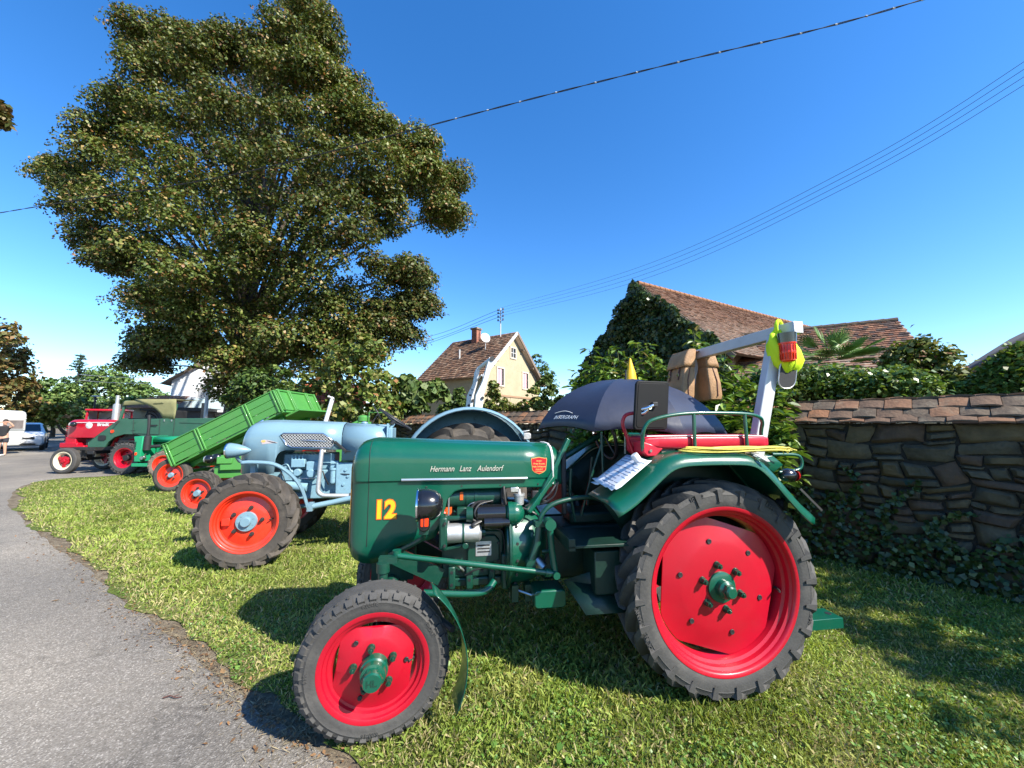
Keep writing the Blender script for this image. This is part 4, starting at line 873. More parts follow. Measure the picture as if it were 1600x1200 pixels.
b = MB(); b.cyl((1.225, .25, .985), (1.40, .25, .985), .055, .055, 22); b.cyl((1.40, .25, .985), (1.425, .25, .985), .055, .035, 22); st = ap('starter_motor', b, M['black'])
b = MB(); b.cyl((1.245, .29, .935), (1.36, .29, .935), .036, .036, 18); b.cyl((1.20, .29, .935), (1.245, .29, .935), .028, .028, 16); b.cyl((1.30, .29, .935), (1.306, .29, .935), .0385, .0385, 18); b.obj('solenoid', M['black'], st)
MB().cyl((1.43, .26, .985), (1.47, .26, .985), .05, .045, 18).obj('starter_end', GD, st)
b = MB(); b.cyl((1.175, .245, .98), (1.205, .245, .98), .072, .072, 22); b.ell((1.168, .245, .98), (.075, .07, .07), 18, 9); ap('starter_housing', b, G, sa=50)
for pts, r in (([(1.37, .26, .945), (1.43, .29, .955), (1.445, .28, 1.01), (1.40, .25, 1.055), (1.30, .22, 1.05)], .010), ([(1.375, .265, .945), (1.42, .295, .99), (1.39, .27, 1.045), (1.30, .23, 1.06)], .007), ([(1.37, .28, .95), (1.43, .31, .93), (1.42, .29, .91)], .012),
               ([(1.22, .2, 1.03), (1.10, .26, 1.01), (1.02, .27, .97), (.98, .28, .90)], .007), ([(.95, .25, 1.05), (.98, .27, 1.06), (.93, .27, 1.10), (.88, .25, 1.16)], .007), ([(1.0, .25, 1.03), (.96, .27, 1.045), (.90, .27, 1.09), (.87, .25, 1.17)], .007), ([(1.02, .24, 1.06), (1.05, .25, 1.04), (1.09, .25, 1.02)], .006)):
    ap('cable', MB().tube(pts, r, 6, smooth=5), M['plastic'], sa=60)
# flywheel housing: a big bell that swells towards the gearbox
b = MB(); rs = []
for x, s in ((1.215, .98), (1.18, 1.0), (1.165, .985), (1.08, .965), (1.02, .91), (.975, .80), (.94, .62)):
    rs.append([(x, .325*s*math.cos(t)*(1 if abs(math.cos(t)) < .8 else .98), .755+.285*s*math.sin(t)) for t in [2*PI*i/40 for i in range(40)]])
b.rings(rs); bh = ap('bell_housing', b, G, sa=45)
b = MB(); b.tube([(1.195, .335*math.cos(t), .755+.30*math.sin(t)) for t in [PI*1.5+PI*i/20 for i in range(21)]], .012, 6); b.bb(1.06, 1.10, .26, .31, .70, .72); b.bb(1.135, 1.175, .16, .24, .43, .53); b.bb(1.05, 1.09, .16, .24, .43, .53); b.obj('housing_flange', GD, bh)
bolt_me = MB().cyl((0, 0, 0), (0, .010, 0), .0095, .009, 6).mesh('bolt', M['dull'], 30)
for (x, y, z) in [(1.26, .201, .675), (1.45, .201, .675), (1.26, .201, .785), (1.45, .201, .785), (1.355, .201, .825), (1.60, .171, .66), (1.60, .171, .75), (1.60, .171, .84), (1.24, .172, .60), (1.36, .172, .61), (1.50, .172, .61), (1.44, .131, .93), (1.30, .131, .93), (1.58, .131, .93), (1.60, .326, .82), (1.60, .326, .95), (1.36, .131, 1.02), (1.52, .131, 1.02)]+[(1.15, .30*math.cos(a)+.006, .755+.292*math.sin(a)) for a in [R(-70+20*k) for k in range(8)]]:
    o = bpy.data.objects.new('bolt', bolt_me); COL.objects.link(o); o.parent = eng; o.location = (x, y, z)
for pts, r, m in (([(1.50, .15, .96), (1.48, .20, .99), (1.44, .21, 1.04), (1.36, .20, 1.05)], .005, M['steel']), ([(1.42, .15, .96), (1.41, .19, .99), (1.37, .20, 1.03), (1.30, .20, 1.045)], .005, M['steel']), ([(1.34, .15, .90), (1.30, .20, .88), (1.24, .21, .86), (1.22, .22, .78), (1.22, .2, .66)], .006, M['dull']), ([(1.47, .21, .60), (1.40, .235, .64), (1.26, .24, .66), (1.20, .24, .62)], .006, M['mblack']), ([(1.62, .19, .70), (1.57, .22, .69), (1.52, .20, .66), (1.48, .19, .62)], .009, M['steel']), ([(1.05, .27, .62), (1.0, .31, .66), (.96, .32, .74), (.95, .30, .86)], .008, M['mblack'])):
    MB().tube(pts, r, 6, smooth=4).obj('engine_line', m, eng, sa=60)
b = MB(); b.bb(1.255, 1.335, .13, .19, .86, .93); b.cyl((1.295, .19, .895), (1.295, .215, .895), .022, .018, 10); b.obj('pump_body', GD, eng, bevel=.008)
# hand lever / filter cluster above the bell housing
b = MB(); b.cyl((1.215, .20, 1.04), (1.245, .20, 1.04), .045, .045, 16); b.bb(1.21, 1.245, .19, .23, 1.04, 1.14); b.tube([(1.23, .24, 1.15), (1.225, .25, 1.08), (1.215, .25, 1.03)], .009, 7); ap('governor_lever', b, M['dull'], bevel=.004)
b = MB(); b.cyl((1.125, .22, 1.03), (1.125, .22, 1.085), .030, .034, 16); b.cyl((1.125, .22, 1.085), (1.125, .22, 1.10), .038, .038, 16); b.cyl((1.125, .22, 1.10), (1.125, .22, 1.13), .014, .010, 10); ap('fuel_filter', b, M['alu'])
b = MB(); b.bb(.995, 1.04, .20, .235, 1.035, 1.115); ap('fuse_box', b, M['mblack'], bevel=.005)
# -- gearbox, rear axle, hitch
b = MB(); b.bb(-.16, .96, -.16, .16, .52, .86); b.bb(.25, .75, -.12, .12, .86, .94); b.cyl((0, -.5, .62), (0, .5, .62), .12, .12, 20); b.bb(-.24, .18, -.24, .24, .46, .92); ap('gearbox', b, M['green_shade'], bevel=.02)
b = MB(); b.cyl((0, .40, .613), (0, .56, .613), .20, .16, 24); b.cyl((0, -.40, .613), (0, -.56, .613), .20, .16, 24); ap('axle_trumpet', b, GD)
b = MB(); b.bb(-.86, -.15, .44, .57, .340, .352); b.bb(-.86, -.15, .565, .573, .29, .352); b.bb(-.80, -.74, -.5, .56, .322, .339); dbar = ap('drawbar', b, G, bevel=.003)
MB().cyl((-.82, .51, .352), (-.82, .51, .3535), .018, .018, 12).obj('pin_hole', M['mblack'], dbar)
# -- front axle, steering
b = MB(); b.tube([(1.93, -.50, .47), (1.93, -.3, .53), (1.93, 0, .56), (1.93, .3, .53), (1.93, .50, .47)], .045, 10, smooth=4); b.bb(1.80, 2.06, -.12, .12, .56, .74); b.beam((1.62, .16, .58), (1.95, .2, .76), .03, .10); b.beam((1.62, -.16, .58), (1.95, -.2, .76), .03, .10); ap('front_axle', b, GD, sa=40)
for sg in (1, -1):
    b = MB(); b.cyl((1.93, sg*.50, .30), (1.93, sg*.475, .74), .030, .026, 12); b.cyl((1.93, sg*.475, .74), (1.93, sg*.475, .79), .036, .036, 12); b.cyl((1.93, sg*.5, .38), (1.93, sg*.57, .38), .03, .03, 12)
    if sg > 0: b.box((1.905, .46, .80), (.10, .05, .035))
    ap('steering_knuckle', b, GD)
b = MB(); b.tube([(1.86, .44, .812), (1.40, .43, .735), (.95, .42, .660)], .0165, 10); b.cyl((1.0, .42, .668), (.97, .42, .663), .024, .024, 10); b.cyl((.938, .395, .655), (.938, .455, .655), .021, .021, 10); b.cyl((1.865, .43, .80), (1.865, .43, .84), .025, .025, 10); ap('drag_link', b, G, sa=50)
b = MB(); b.tube([(.965, .40, .94), (.955, .40, .80), (.938, .41, .66)], .020, 8); b.cyl((.968, .37, .945), (.968, .44, .945), .034, .034, 14); ap('drop_arm', b, G, sa=50)
b = MB(); b.tube([(.40, .30, 1.0), (.66, .30, 1.075), (.90, .33, 1.055), (1.0, .345, .99), (1.02, .345, .90)], .016, 8, smooth=5); b.box((1.015, .35, .935), (.07, .06, .03)); b.tube([(1.02, .35, .92), (1.035, .36, .82), (1.075, .36, .71)], .024, 8); b.cyl((1.08, .33, .70), (1.08, .39, .70), .030, .03, 12); b.cyl((1.0, .33, .76), (.93, .33, .76), .012, .012, 8); ap('clutch_linkage', b, GD, sa=50)
b = MB(); b.beam((.90, .22, 1.20), (1.08, .27, .99), .06, .03); b.beam((.78, .2, 1.45), (1.02, .25, 1.03), .04, .03); ap('steering_support', b, G, bevel=.006)
b = MB(); b.tube([(1.62, 0, 1.0), (.80, 0, 1.28), (.46, 0, 1.48)], .022, 8); ap('steering_column', b, GD)
b = MB(); b.tube([Vector((.45, 0, 1.485))+Vector((.06*math.cos(t), .20*math.sin(t), .19*math.cos(t))) for t in [2*PI*i/28 for i in range(28)]], .013, 7, closed=True)
for t in (.5, 2.6, 4.7): b.tube([(.45, 0, 1.485), Vector((.45, 0, 1.485))+Vector((.06*math.cos(t), .20*math.sin(t), .19*math.cos(t)))], .008, 6)
ap('steering_wheel', b, M['plastic'], sa=60)
b = MB(); b.tube([(.68, .14, .92), (.60, .15, 1.20), (.52, .16, 1.42)], .010, 7); b.ell((.52, .16, 1.435), (.022, .022, .025), 10, 7); b.tube([(.55, -.1, .92), (.50, -.1, 1.30)], .010, 7); b.tube([(.74, .20, .9), (.78, .22, 1.10), (.77, .22, 1.25)], .010, 7); b.tube([(.58, .30, 1.50), (.575, .30, 1.17)], .008, 7); ap('gear_levers', b, GD, sa=60)
b = MB(); b.bb(.02, .42, -.19, .19, 1.13, 1.20); b.bb(.0, .06, -.19, .19, 1.18, 1.42); ap('driver_seat', b, M['mblack'], bevel=.03)
# foot plates, step, tool box
b = MB(); b.bb(.44, .90, .20, .58, .845, .862); b.bb(.86, .90, .2, .58, .83, .90); ap('foot_plate', b, M['green_shade'], bevel=.003); ap('foot_plate', MB().bb(.44, .90, -.58, -.20, .845, .862), GD, bevel=.003)
b = MB(); b.bb(.47, .52, .25, .62, .50, .85); b.bb(.50, .72, .28, .50, .55, .80); ap('battery_box', b, M['green_shade'], bevel=.008)
b = MB(); b.add([(.88, .38, .60), (.60, .44, .60), (.50, .56, .475), (.80, .56, .475)], [(0, 1, 2, 3)]); b.add([(.52, .55, .48), (.52, .55, .85), (.50, .30, .85), (.50, .30, .48)], [(0, 1, 2, 3)]); b.add([(.52, .50, .48), (.88, .38, .6), (.52, .45, .72)], [(0, 1, 2)]); ap('step_plate', b, M['green_shade'], solid=.006)
b = MB(); b.prism(rrect(.20, .105, .025, 4, .955, .485), lambda u, v, d: (u, d, v), .20, .36); ap('tool_box', b, G, bevel=.008)
b = MB(); b.tube([(1.72, .30, .545), (1.45, .30, .525), (1.34, .29, .535), (1.29, .26, .575)], .022, 10, smooth=5); ap('exhaust_pipe', b, G, sa=60)
b = MB(); b.cyl((1.245, .23, .60), (1.20, .35, .61), .05, .05, 14); ap('oil_filter', b, M['alu']) if 0 else None
b = MB(); b.tube([(1.17, .2, .5), (.98, .30, .46), (.90, .3, .44)], .008, 6); b.cyl((.99, .33, .66), (1.03, .30, .70), .035, .035, 12); ap('brake_rod', b, M['steel'])
# -- wheels
rear = dict(R=.606, rr=.452, w=.265, tread='ag', lugs=24, lug_h=.046, flats=(5, 108, 195, 288), disc_r=.866, flat_d=.905, dish=.22, hub=[[(.001, .022), (.06, .022), (.085, .014), (.088, -.01)], [(.001, .10), (.026, .10), (.034, .092), (.034, .07), (.05, .055), (.052, .01)]], hex=(.042, .045, .085), nuts=6, nut_r=.125, nut_a=.35, nut_s=1.15, holes=(6, .262, .013), hole_a=.30, valve_a=3.25)
front = dict(R=.366, rr=.252, w=.165, tread='block', lugs=38, flats=(92, 187, 8), disc_r=.82, flat_d=.87, dish=.36, hub=[[(.001, .118), (.040, .118), (.045, .110), (.046, .076), (.058, .072), (.060, .045), (.066, .038), (.070, -.01)]], hex=(.050, .070, .098), nuts=5, nut_r=.098, nut_a=.15, holes=(3, .152, .010), hole_a=.95, valve_a=3.15)
mr = (M['rubber'], M['red'], G, GD)
lw = make_wheel('rear_wheel', rear, mr, A, (0, .555, .608))
make_wheel('rear_wheel', rear, mr, A, (0, -.555, .608), yaw=PI)
fw = make_wheel('front_wheel', front, mr, A, (1.93, .605, .368), yaw=R(5.5), camber=R(-3.0))
make_wheel('front_wheel', front, mr, A, (1.93, -.605, .368), yaw=PI+R(5.5), camber=R(-3))
text_obj('HL', .040, GD, [c for c in fw.children if c.name.startswith('hub')][0], (.026, .36*.165+.010+.1185, -.012), ext=.002, bold=.001)
for s, a in (('10.5-32', 108), ('AS FARM', 60), ('6 PR', -20), ('MADE IN GERMANY', 200)):     # moulded marks on the rear tyre wall
    o = text_obj(s, .030, M['rubber'], [c for c in lw.children if c.name.startswith('tyre')][0], (0, .1330, .535), align='CENTER', ext=.0022, bold=.0006, name='tyre_marking'); o.rotation_euler = (0, R(a-90), 0)
for s, a in (('6.00-16', 95), ('FRONT', 30), ('6 PR', 180), ('6.00-16', 268)):
    o = text_obj(s, .026, M['rubber'], [c for c in fw.children if c.name.startswith('tyre')][0], (0, .0835, .298), align='CENTER', ext=.002, bold=.0006, name='tyre_marking'); o.rotation_euler = (0, R(a-90), 0)
# -- mudguards
def rear_guard(sg):
    path = [(.72, 1.115), (.62, 1.175), (.50, 1.275), (.41, 1.345), (.32, 1.378), (.2, 1.387), (0, 1.387), (-.12, 1.378), (-.20, 1.345), (-.28, 1.275), (-.37, 1.175), (-.45, 1.09), (-.52, 1.03)]
    pts = crom([Vector((x, 0, z)) for x, z in path], 3); rs = []
    for i, p in enumerate(pts):
        d = (pts[min(i+1, len(pts)-1)]-pts[max(i-1, 0)]).normalized(); n = Vector((d.z, 0, -d.x)); n = n if n.z > 0 else -n
        sec = [(.40, -.02), (.405, 0), (.56, .006), (.70, .004), (.745, -.004), (.775, -.022), (.790, -.050), (.790, -.062), (.782, -.064)]
        rs.append([(p.x+n.x*h, sg*y, p.z+n.z*h) for y, h in sec])
    b = MB().rings(rs, False, False); g = ap('rear_mudguard', b, G, sa=50, solid=.004)
    b = MB(); rs = [[(p.x, sg*.402, p.z-.004), (p.x*.86, sg*.402, p.z-.16 if p.z > 1.2 else p.z-.06), (p.x*.6, sg*.40, max(.80, p.z-.42))] for p in pts]; b.rings(rs, False, False); b.obj('inner_panel', M['green_shade'], g, solid=.003)
rear_guard(1); rear_guard(-1)
def front_guard(sg):
    cx, cz, rad = 1.93, .36, .455; b = MB(); rs = []
    for i in range(15):
        a = R(128+80*i/14); x, z = cx+rad*math.cos(a)*.985, cz+rad*math.sin(a); rs.append([(x-.012*q, sg*(.665+.075*q), z+(.012 if abs(q) < .8 else 0)) for q in (-1, -.8, 0, .8, 1)])
    b.rings(rs, False, False); g = ap('front_mudguard', b, G, sa=60, solid=.004)
    MB().tube([(1.545, sg*.69, .52), (1.62, sg*.58, .53), (1.78, sg*.52, .50), (1.90, sg*.5, .47)], .016, 8).obj('guard_stay', M['mblack'], g)
front_guard(1); front_guard(-1)
# -- bench over the mudguard, rail, mirror arm
b = MB(); rs = []
for x in (.44, .42, .36, .2, 0, -.2, -.34, -.365, -.38):
    e = .0 if -.36 < x < .42 else .012; rs.append([(x, y, z) for y, z in [(.62-e, 1.402+e), (.634-e, 1.42), (.634-e, 1.468), (.622-e, 1.482-e), (.5, 1.486-e), (.40, 1.484-e), (.37+e, 1.47), (.37+e, 1.402+e)]])
b.rings(rs); bench = ap('bench_cushion', b, M['vinyl'], sa=45, bevel=.006)
b = MB().tube([(.43, .628, 1.480), (.2, .629, 1.482), (-.2, .629, 1.482), (-.37, .622, 1.477), (-.385, .5, 1.480), (-.37, .38, 1.477)], .0032, 6); b.obj('cushion_piping', M['piping'], bench)
b = MB(); b.prism([(.455, 1.45), (.455, 1.385), (.43, 1.360), (.375, 1.360), (.345, 1.39), (.325, 1.41)], lambda u, v, d: (u, d, v), .40, .628); b.obj('cushion_flap', M['vinyl'], bench, bevel=.008); MB().cyl((.41, .628, 1.395), (.41, .635, 1.395), .009, .009, 10).obj('flap_stud', M['chrome'], bench)
b = MB(); b.bb(.24, .33, .46, .61, 1.370, 1.402); b.bb(-.30, -.22, .46, .61, 1.370, 1.402); b.bb(-.36, .33, .44, .50, 1.385, 1.401); b.obj('bench_bearer', M['wood'], bench, bevel=.003)
b = MB(); b.tube([(.435, .60, 1.375), (.455, .62, 1.42), (.458, .64, 1.50), (.44, .645, 1.545), (.40, .648, 1.575), (.27, .65, 1.605), (.10, .65, 1.617), (-.18, .65, 1.615), (-.30, .64, 1.598), (-.355, .61, 1.565), (-.368, .58, 1.50), (-.37, .57, 1.38)], .0115, 8, smooth=4)
b.tube([(.137, .65, 1.615), (.14, .652, 1.387)], .0105, 8); b.tube([(-.203, .65, 1.613), (-.205, .652, 1.385)], .0105, 8); b.tube([(.455, .64, 1.492), (.53, .60, 1.492)], .009, 7); ap('seat_rail', b, G, sa=60)
b = MB(); b.tube([(.43, .50, 1.30), (.47, .50, 1.41), (.515, .50, 1.53), (.515, .50, 1.58), (.49, .51, 1.612), (.42, .535, 1.622), (.36, .553, 1.62)], .0115, 8, smooth=4); arm = ap('mirror_arm', b, M['red'], sa=60)
MB().tube([(.475, .50, 1.42), (.40, .49, 1.30)], .010, 7).obj('damper', M['mblack'], arm)
mr_ = MB(); t = []
mp = rrect(.235, .30, .025, 5); mr_.prism(mp, lambda u, v, d: (.362-u*.98-.09*v, .555+d-.10*u, 1.665+v), 0, .022); mi = ap('mirror', mr_, M['deep_black'], bevel=.006)
MB().prism(rrect(.205, .27, .02, 5), lambda u, v, d: (.362-u*.98-.09*v, .555+d-.10*u, 1.665+v), .019, .0245).obj('mirror_back', M['deep_black'], mi, bevel=.002)
MB().prism(rrect(.215, .28, .02, 5), lambda u, v, d: (.362-u*.98-.09*v, .555+d-.10*u, 1.665+v), -.003, .001).obj('mirror_glass', M['chrome'], mi)
b = MB(); b.cyl((.39, .575, 1.650), (.39, .605, 1.650), .012, .012, 10); b.tube([(.435, .575, 1.640), (.405, .60, 1.647), (.365, .594, 1.665)], .011, 8); b.tube([(.44, .57, 1.612), (.42, .592, 1.62), (.40, .595, 1.638)], .010, 8); b.obj('mirror_clamp', M['chrome'], mi, sa=60)
MB().bb(.335, .37, .583, .602, 1.655, 1.685).obj('clamp_block', M['mblack'], mi, bevel=.004)
# -- roll bar
b = MB(); b.beam((-.672, .60, 2.185), (-.650, -.56, 2.185), .070, .082); bar = ap('roll_bar', b, M['galv'], bevel=.006)
for sg in (1, -1): MB().beam((-.415, sg*.46, 1.33), (-.635, sg*.46, 2.15), .085, .060, up=(0, 1, 0)).obj('roll_bar_post', M['galv'], bar, bevel=.006)
MB().bb(-.707, -.637, .600, .607, 2.146, 2.224).obj('end_cap', M['alu'], bar, bevel=.004)
b = MB(); b.cyl((-.612, .572, 2.086), (-.612, .572, 2.142), .046, .050, 20); be = ap('warning_beacon', b, M['black']); be_c = Vector((-.612, .572, 2.10))
b = MB(); b.lathe([(.001, -.112), (.026, -.112), (.036, -.106), (.0385, -.07), (.041, -.066), (.041, -.052), (.0385, -.048), (.040, -.012), (.045, -.008), (.045, 0)], 22, o=(-.612, .572, 2.088), axis=(0, 0, 1)); lens = b.obj('beacon_lens', M['amber'], be, sa=40)
for o in (be, lens):
    for v in o.data.vertices: v.co = be_c+(v.co-be_c)*1.14
mb = MB()
for k in range(16): a = 2*PI*k/16; mb.beam(be_c+Vector((.0465*math.cos(a), .0465*math.sin(a), -.03)), be_c+Vector((.0445*math.cos(a), .0445*math.sin(a), -.128)), .004, .005)
tag(mb.obj('lens_ribs', mat('dark_amber', (.45, .02, .004), .3), be), kind='stuff')
# -- tail lamp and its bracket
b = MB(); b.add([(-.26, .60, 1.335), (-.40, .60, 1.36), (-.47, .60, 1.30), (-.40, .60, 1.255)], [(0, 1, 2, 3)]); ap('lamp_wing', b, G, solid=.05, bevel=.006)
b = MB(); b.tube([(-.40, .62, 1.365), (-.56, .62, 1.36), (-.60, .62, 1.335), (-.60, .62, 1.29), (-.56, .62, 1.265), (-.44, .62, 1.255)], .010, 7, smooth=4); ap('lamp_guard', b, G, sa=60)
b = MB(); b.ell((-.50, .62, 1.235), (.06, .042, .042), 16, 9); tl = ap('tail_lamp', b, M['black'], sa=60); MB().cyl((-.545, .62, 1.235), (-.560, .62, 1.235), .038, .030, 16).obj('tail_lens', M['redlens'], tl)
b = MB(); b.beam((-.40, .80, 1.185), (-.53, .80, 1.06), .006, .012); ap('reflector_strip', b, M['dull'])
b = MB(); b.cyl((-.43, .60, 1.06), (-.45, .64, 1.06), .035, .035, 14); b.tube([(-.43, .5, 1.10), (-.43, .58, 1.07)], .01, 6); ap('trailer_socket', b, M['plastic'])

# ------------------------------------------------------------------ things lying on or hanging from it
AM = Matrix.Translation((1.127, 2.973, 0)) @ Matrix.Rotation(R(188.5), 4, 'Z')
def aw(p): return AM @ Vector(p)
def on_tractor(name, label, cat, p): return thing(name, label, cat, aw(p), R(188.5))
# umbrella
uc = Vector((.125, -.28, 1.925)); t = on_tractor('umbrella', 'open navy blue umbrella with white print sheltering the seat of the green tractor', 'umbrella', tuple(uc))
t.rotation_euler = (Euler((0, R(-2.5), R(188.5))).to_matrix() @ Euler((0, 0, R(49.5))).to_matrix()).to_euler(); rad, drop = .755, .445; ribs = 8; b = MB(); seg = 9; sub = 6; rs = []
for i in range(seg+1):
    u = i/seg; ring = []
    for k in range(ribs):
        for j in range(sub):
            f = j/sub; a = 2*PI*(k+f)/ribs; ca = 4*f*(1-f); r = rad*math.sin(u*1.30)/math.sin(1.30)*(1-.085*ca*u); z = -drop*(1-math.cos(u*1.30))/(1-math.cos(1.30)); z += -.026*ca*math.sin(u*PI)+.030*ca*u**3
            ring.append((r*math.cos(a), r*math.sin(a), z))
    rs.append(ring)
b.rings(rs, True, False); cn = b.obj('canopy', M['umb'], t, sa=14, fix=True, solid=.0015)
b = MB(); b.tube([(0, 0, -.62), (0, 0, .02)], .007, 7); b.obj('shaft', M['steel'], t); MB().cyl((0, 0, 0), (0, 0, .085), .009, .006, 10).obj('tip', M['plastic'], t)
rm = MB()
for k in range(ribs):
    a = 2*PI*k/ribs; pts = [(rad*math.sin(u*1.30)/math.sin(1.30)*math.cos(a), rad*math.sin(u*1.30)/math.sin(1.30)*math.sin(a), -drop*(1-math.cos(u*1.30))/(1-math.cos(1.30))-.008) for u in [q/8 for q in range(9)]]
    MB().tube(pts, .003, 5).obj('rib', M['dull'], t); MB().cyl(pts[-1], Vector(pts[-1])*1.012, .006, .004, 8).obj('rib_tip', M['piping'], t)
def canopy_pt(a, u): 
    k = (a/(2*PI)*ribs) % 1; ca = 4*k*(1-k); r = rad*math.sin(u*1.30)/math.sin(1.30)*(1-.085*ca*u); z = -drop*(1-math.cos(u*1.30))/(1-math.cos(1.30))-.026*ca*math.sin(u*PI)+.030*ca*u**3
    return Vector((r*math.cos(a), r*math.sin(a), z))
UMB = (t, canopy_pt)
def umb_print():
    ob = text_obj('INTERGRAPH', .052, M['piping'], t, (0, 0, 0), right=(1, 0, 0), up=(0, 1, 0), shear=.25, ext=0, bold=.0004, name='printed_lettering', align='CENTER', width=.84); me = ob.data
    ac = R(45*1+22.5); ac = UM_A; uc_ = .93
    for v in me.vertices:
        a = ac+v.co.x/(rad*.95); u = uc_-.0-v.co.y/.82*1.0; p = canopy_pt(a, min(1, u-.02)); n = Vector((math.cos(a)*.75, math.sin(a)*.75, .65)); v.co = p+n*.0035
    b = MB(); pts = []
    for i in range(15):
        f = i/14; a = ac+(-.19+.26*f)/(rad*.95)*.8; u = uc_-.095-.028*math.sin(PI*f); p = canopy_pt(a, u); pts.append(p+Vector((math.cos(a)*.75, math.sin(a)*.75, .65))*.0035)
    b.tube(pts, [.0022]*15, 4).obj('printed_swoosh', M['piping'], t)
UM_A = R(-24)
umb_print()
# saddle bags over the far end of the bar
def saddle_bag():
    t = on_tractor('saddle_bag', 'pair of tan leather saddle bags slung over the white roll bar', 'bag', (-.600, -.44, 2.145)); t.scale = (1.0, 1.0, 1.06)
    for sg, tilt in ((1, .16), (-1, .10)):
        b = MB(); x0 = sg*.050; rs = []
        for z, w, d, off in ((.03, .225, .04, 0), (.018, .245, .065, .0), (-.03, .25, .09, .003), (-.10, .262, .108, .006), (-.22, .275, .125, .008), (-.32, .275, .128, .008), (-.352, .26, .118, .008), (-.36, .21, .09, .008)):
            rs.append([(x0+sg*(off+d*.42)+p[1]-sg*tilt*z*.55, p[0], z) for p in rrect(w, d, min(w, d)*.16, 3)])
        b.rings(rs); bg_ = b.obj('pouch', M['tan'], t, sa=30)
        b = MB(); rs = []
        for z, w, d, off in ((.036, .235, .045, -.002), (.025, .258, .074, .0), (-.02, .262, .10, .003), (-.085, .270, .116, .006), (-.118, .274, .120, .008)): rs.append([(x0+sg*(off+d*.42)+p[1]-sg*tilt*z*.55, p[0], z+.022*abs(p[0])/.13-.012*math.cos(p[0]*24)) for p in rrect(w, d, min(w, d)*.16, 3)])
        b.rings(rs, True, False); b.obj('flap', M['tan'], bg_, sa=35, solid=.006)
        fx = lambda z: x0+sg*(.010+.12*.92)-sg*tilt*z*.55
        for yy in (-.07, .07):
            MB().beam((fx(-.05)-sg*.012, yy, -.05), (fx(-.19)+sg*.004, yy, -.19), .016, .005, up=(sg, 0, 0)).obj('strap', M['tan_d'], bg_); MB().box((fx(-.15)+sg*.006, yy, -.15), (.008, .024, .022)).obj('buckle', M['chrome'], bg_)
        for yy in (.128, -.128): MB().tube([(x0+sg*.02, yy*.85, .02), (x0+sg*.05, yy, -.06), (x0+sg*.09, yy*1.09, -.2), (x0+sg*.09, yy*1.1, -.33)], .0045, 5).obj('piping', M['tan_d'], bg_)
    MB().add([(-.10, -.09, .032), (-.05, -.09, .056), (.05, -.09, .056), (.10, -.09, .032), (-.10, .09, .032), (-.05, .09, .056), (.05, .09, .056), (.10, .09, .032)], [(0, 1, 5, 4), (1, 2, 6, 5), (2, 3, 7, 6)]).obj('yoke', M['tan_d'], t, solid=.006, sa=60)
saddle_bag()
# fluorescent cap hung over the near end of the bar
def cap():
    t = on_tractor('hanging_cap', 'fluorescent yellow cap with a dark brim hanging behind the orange beacon', 'cap', (-.655, .492, 2.125)); t.scale = (1.12, 1.12, 1.12); b = MB(); rs = []
    # crown hangs upside down, open edge upwards, its cloth pinched and folded
    for z, w, d, ox in ((.05, .020, .016, .035), (.02, .055, .030, .03), (-.02, .085, .050, .015), (-.07, .100, .066, -.005), (-.12, .098, .070, -.015), (-.165, .080, .060, -.018), (-.195, .050, .042, -.015), (-.208, .016, .014, -.012)):
        n = 40; rs.append([((w*(1+.07*math.sin(5*a+30*z)+.05*math.sin(9*a-40*z)))*math.cos(a)+ox, d*(1+.10*math.sin(4*a+25*z))*math.sin(a), z+.012*math.sin(3*a+20*z)) for a in [2*PI*k/n for k in range(n)]])
    b.rings(rs, True, True); b.obj('crown', M['hivis'], t, sa=40)
    b = MB(); b.tube([(-.012, .071, -.12), (-.015, .060, -.165), (-.012, .03, -.20)], .003, 5, smooth=3); b.tube([(.04, .060, -.03), (.03, .070, -.10), (.02, .055, -.165), (-.0, .02, -.20)], .0028, 5, smooth=3); b.obj('crown_seam', mat('cap_seam', (.40, .60, .02), .8), t, sa=60)
    b = MB(); ol = rrect(.115, .17, .05, 6); f = lambda u, v, d: (.005+u-.10*v, .012+d+.5*(.1+v)**2+1.2*u*u, -.215+v); b.prism(ol, f, 0, .005); b.obj('brim', M['capgrey'], t, sa=60)
    MB().tube([f(u, v, .0025) for u, v in ol], .0045, 5, closed=True).obj('brim_edge', M['alu'], t)
    b = MB(); b.tube([(.045, .01, .02), (.055, .02, .075), (.03, .01, .115), (-.02, -.02, .11), (-.055, -.04, .06)], [.012, .008], 6, smooth=4); b.obj('strap', M['hivis'], t, sa=60)
cap()
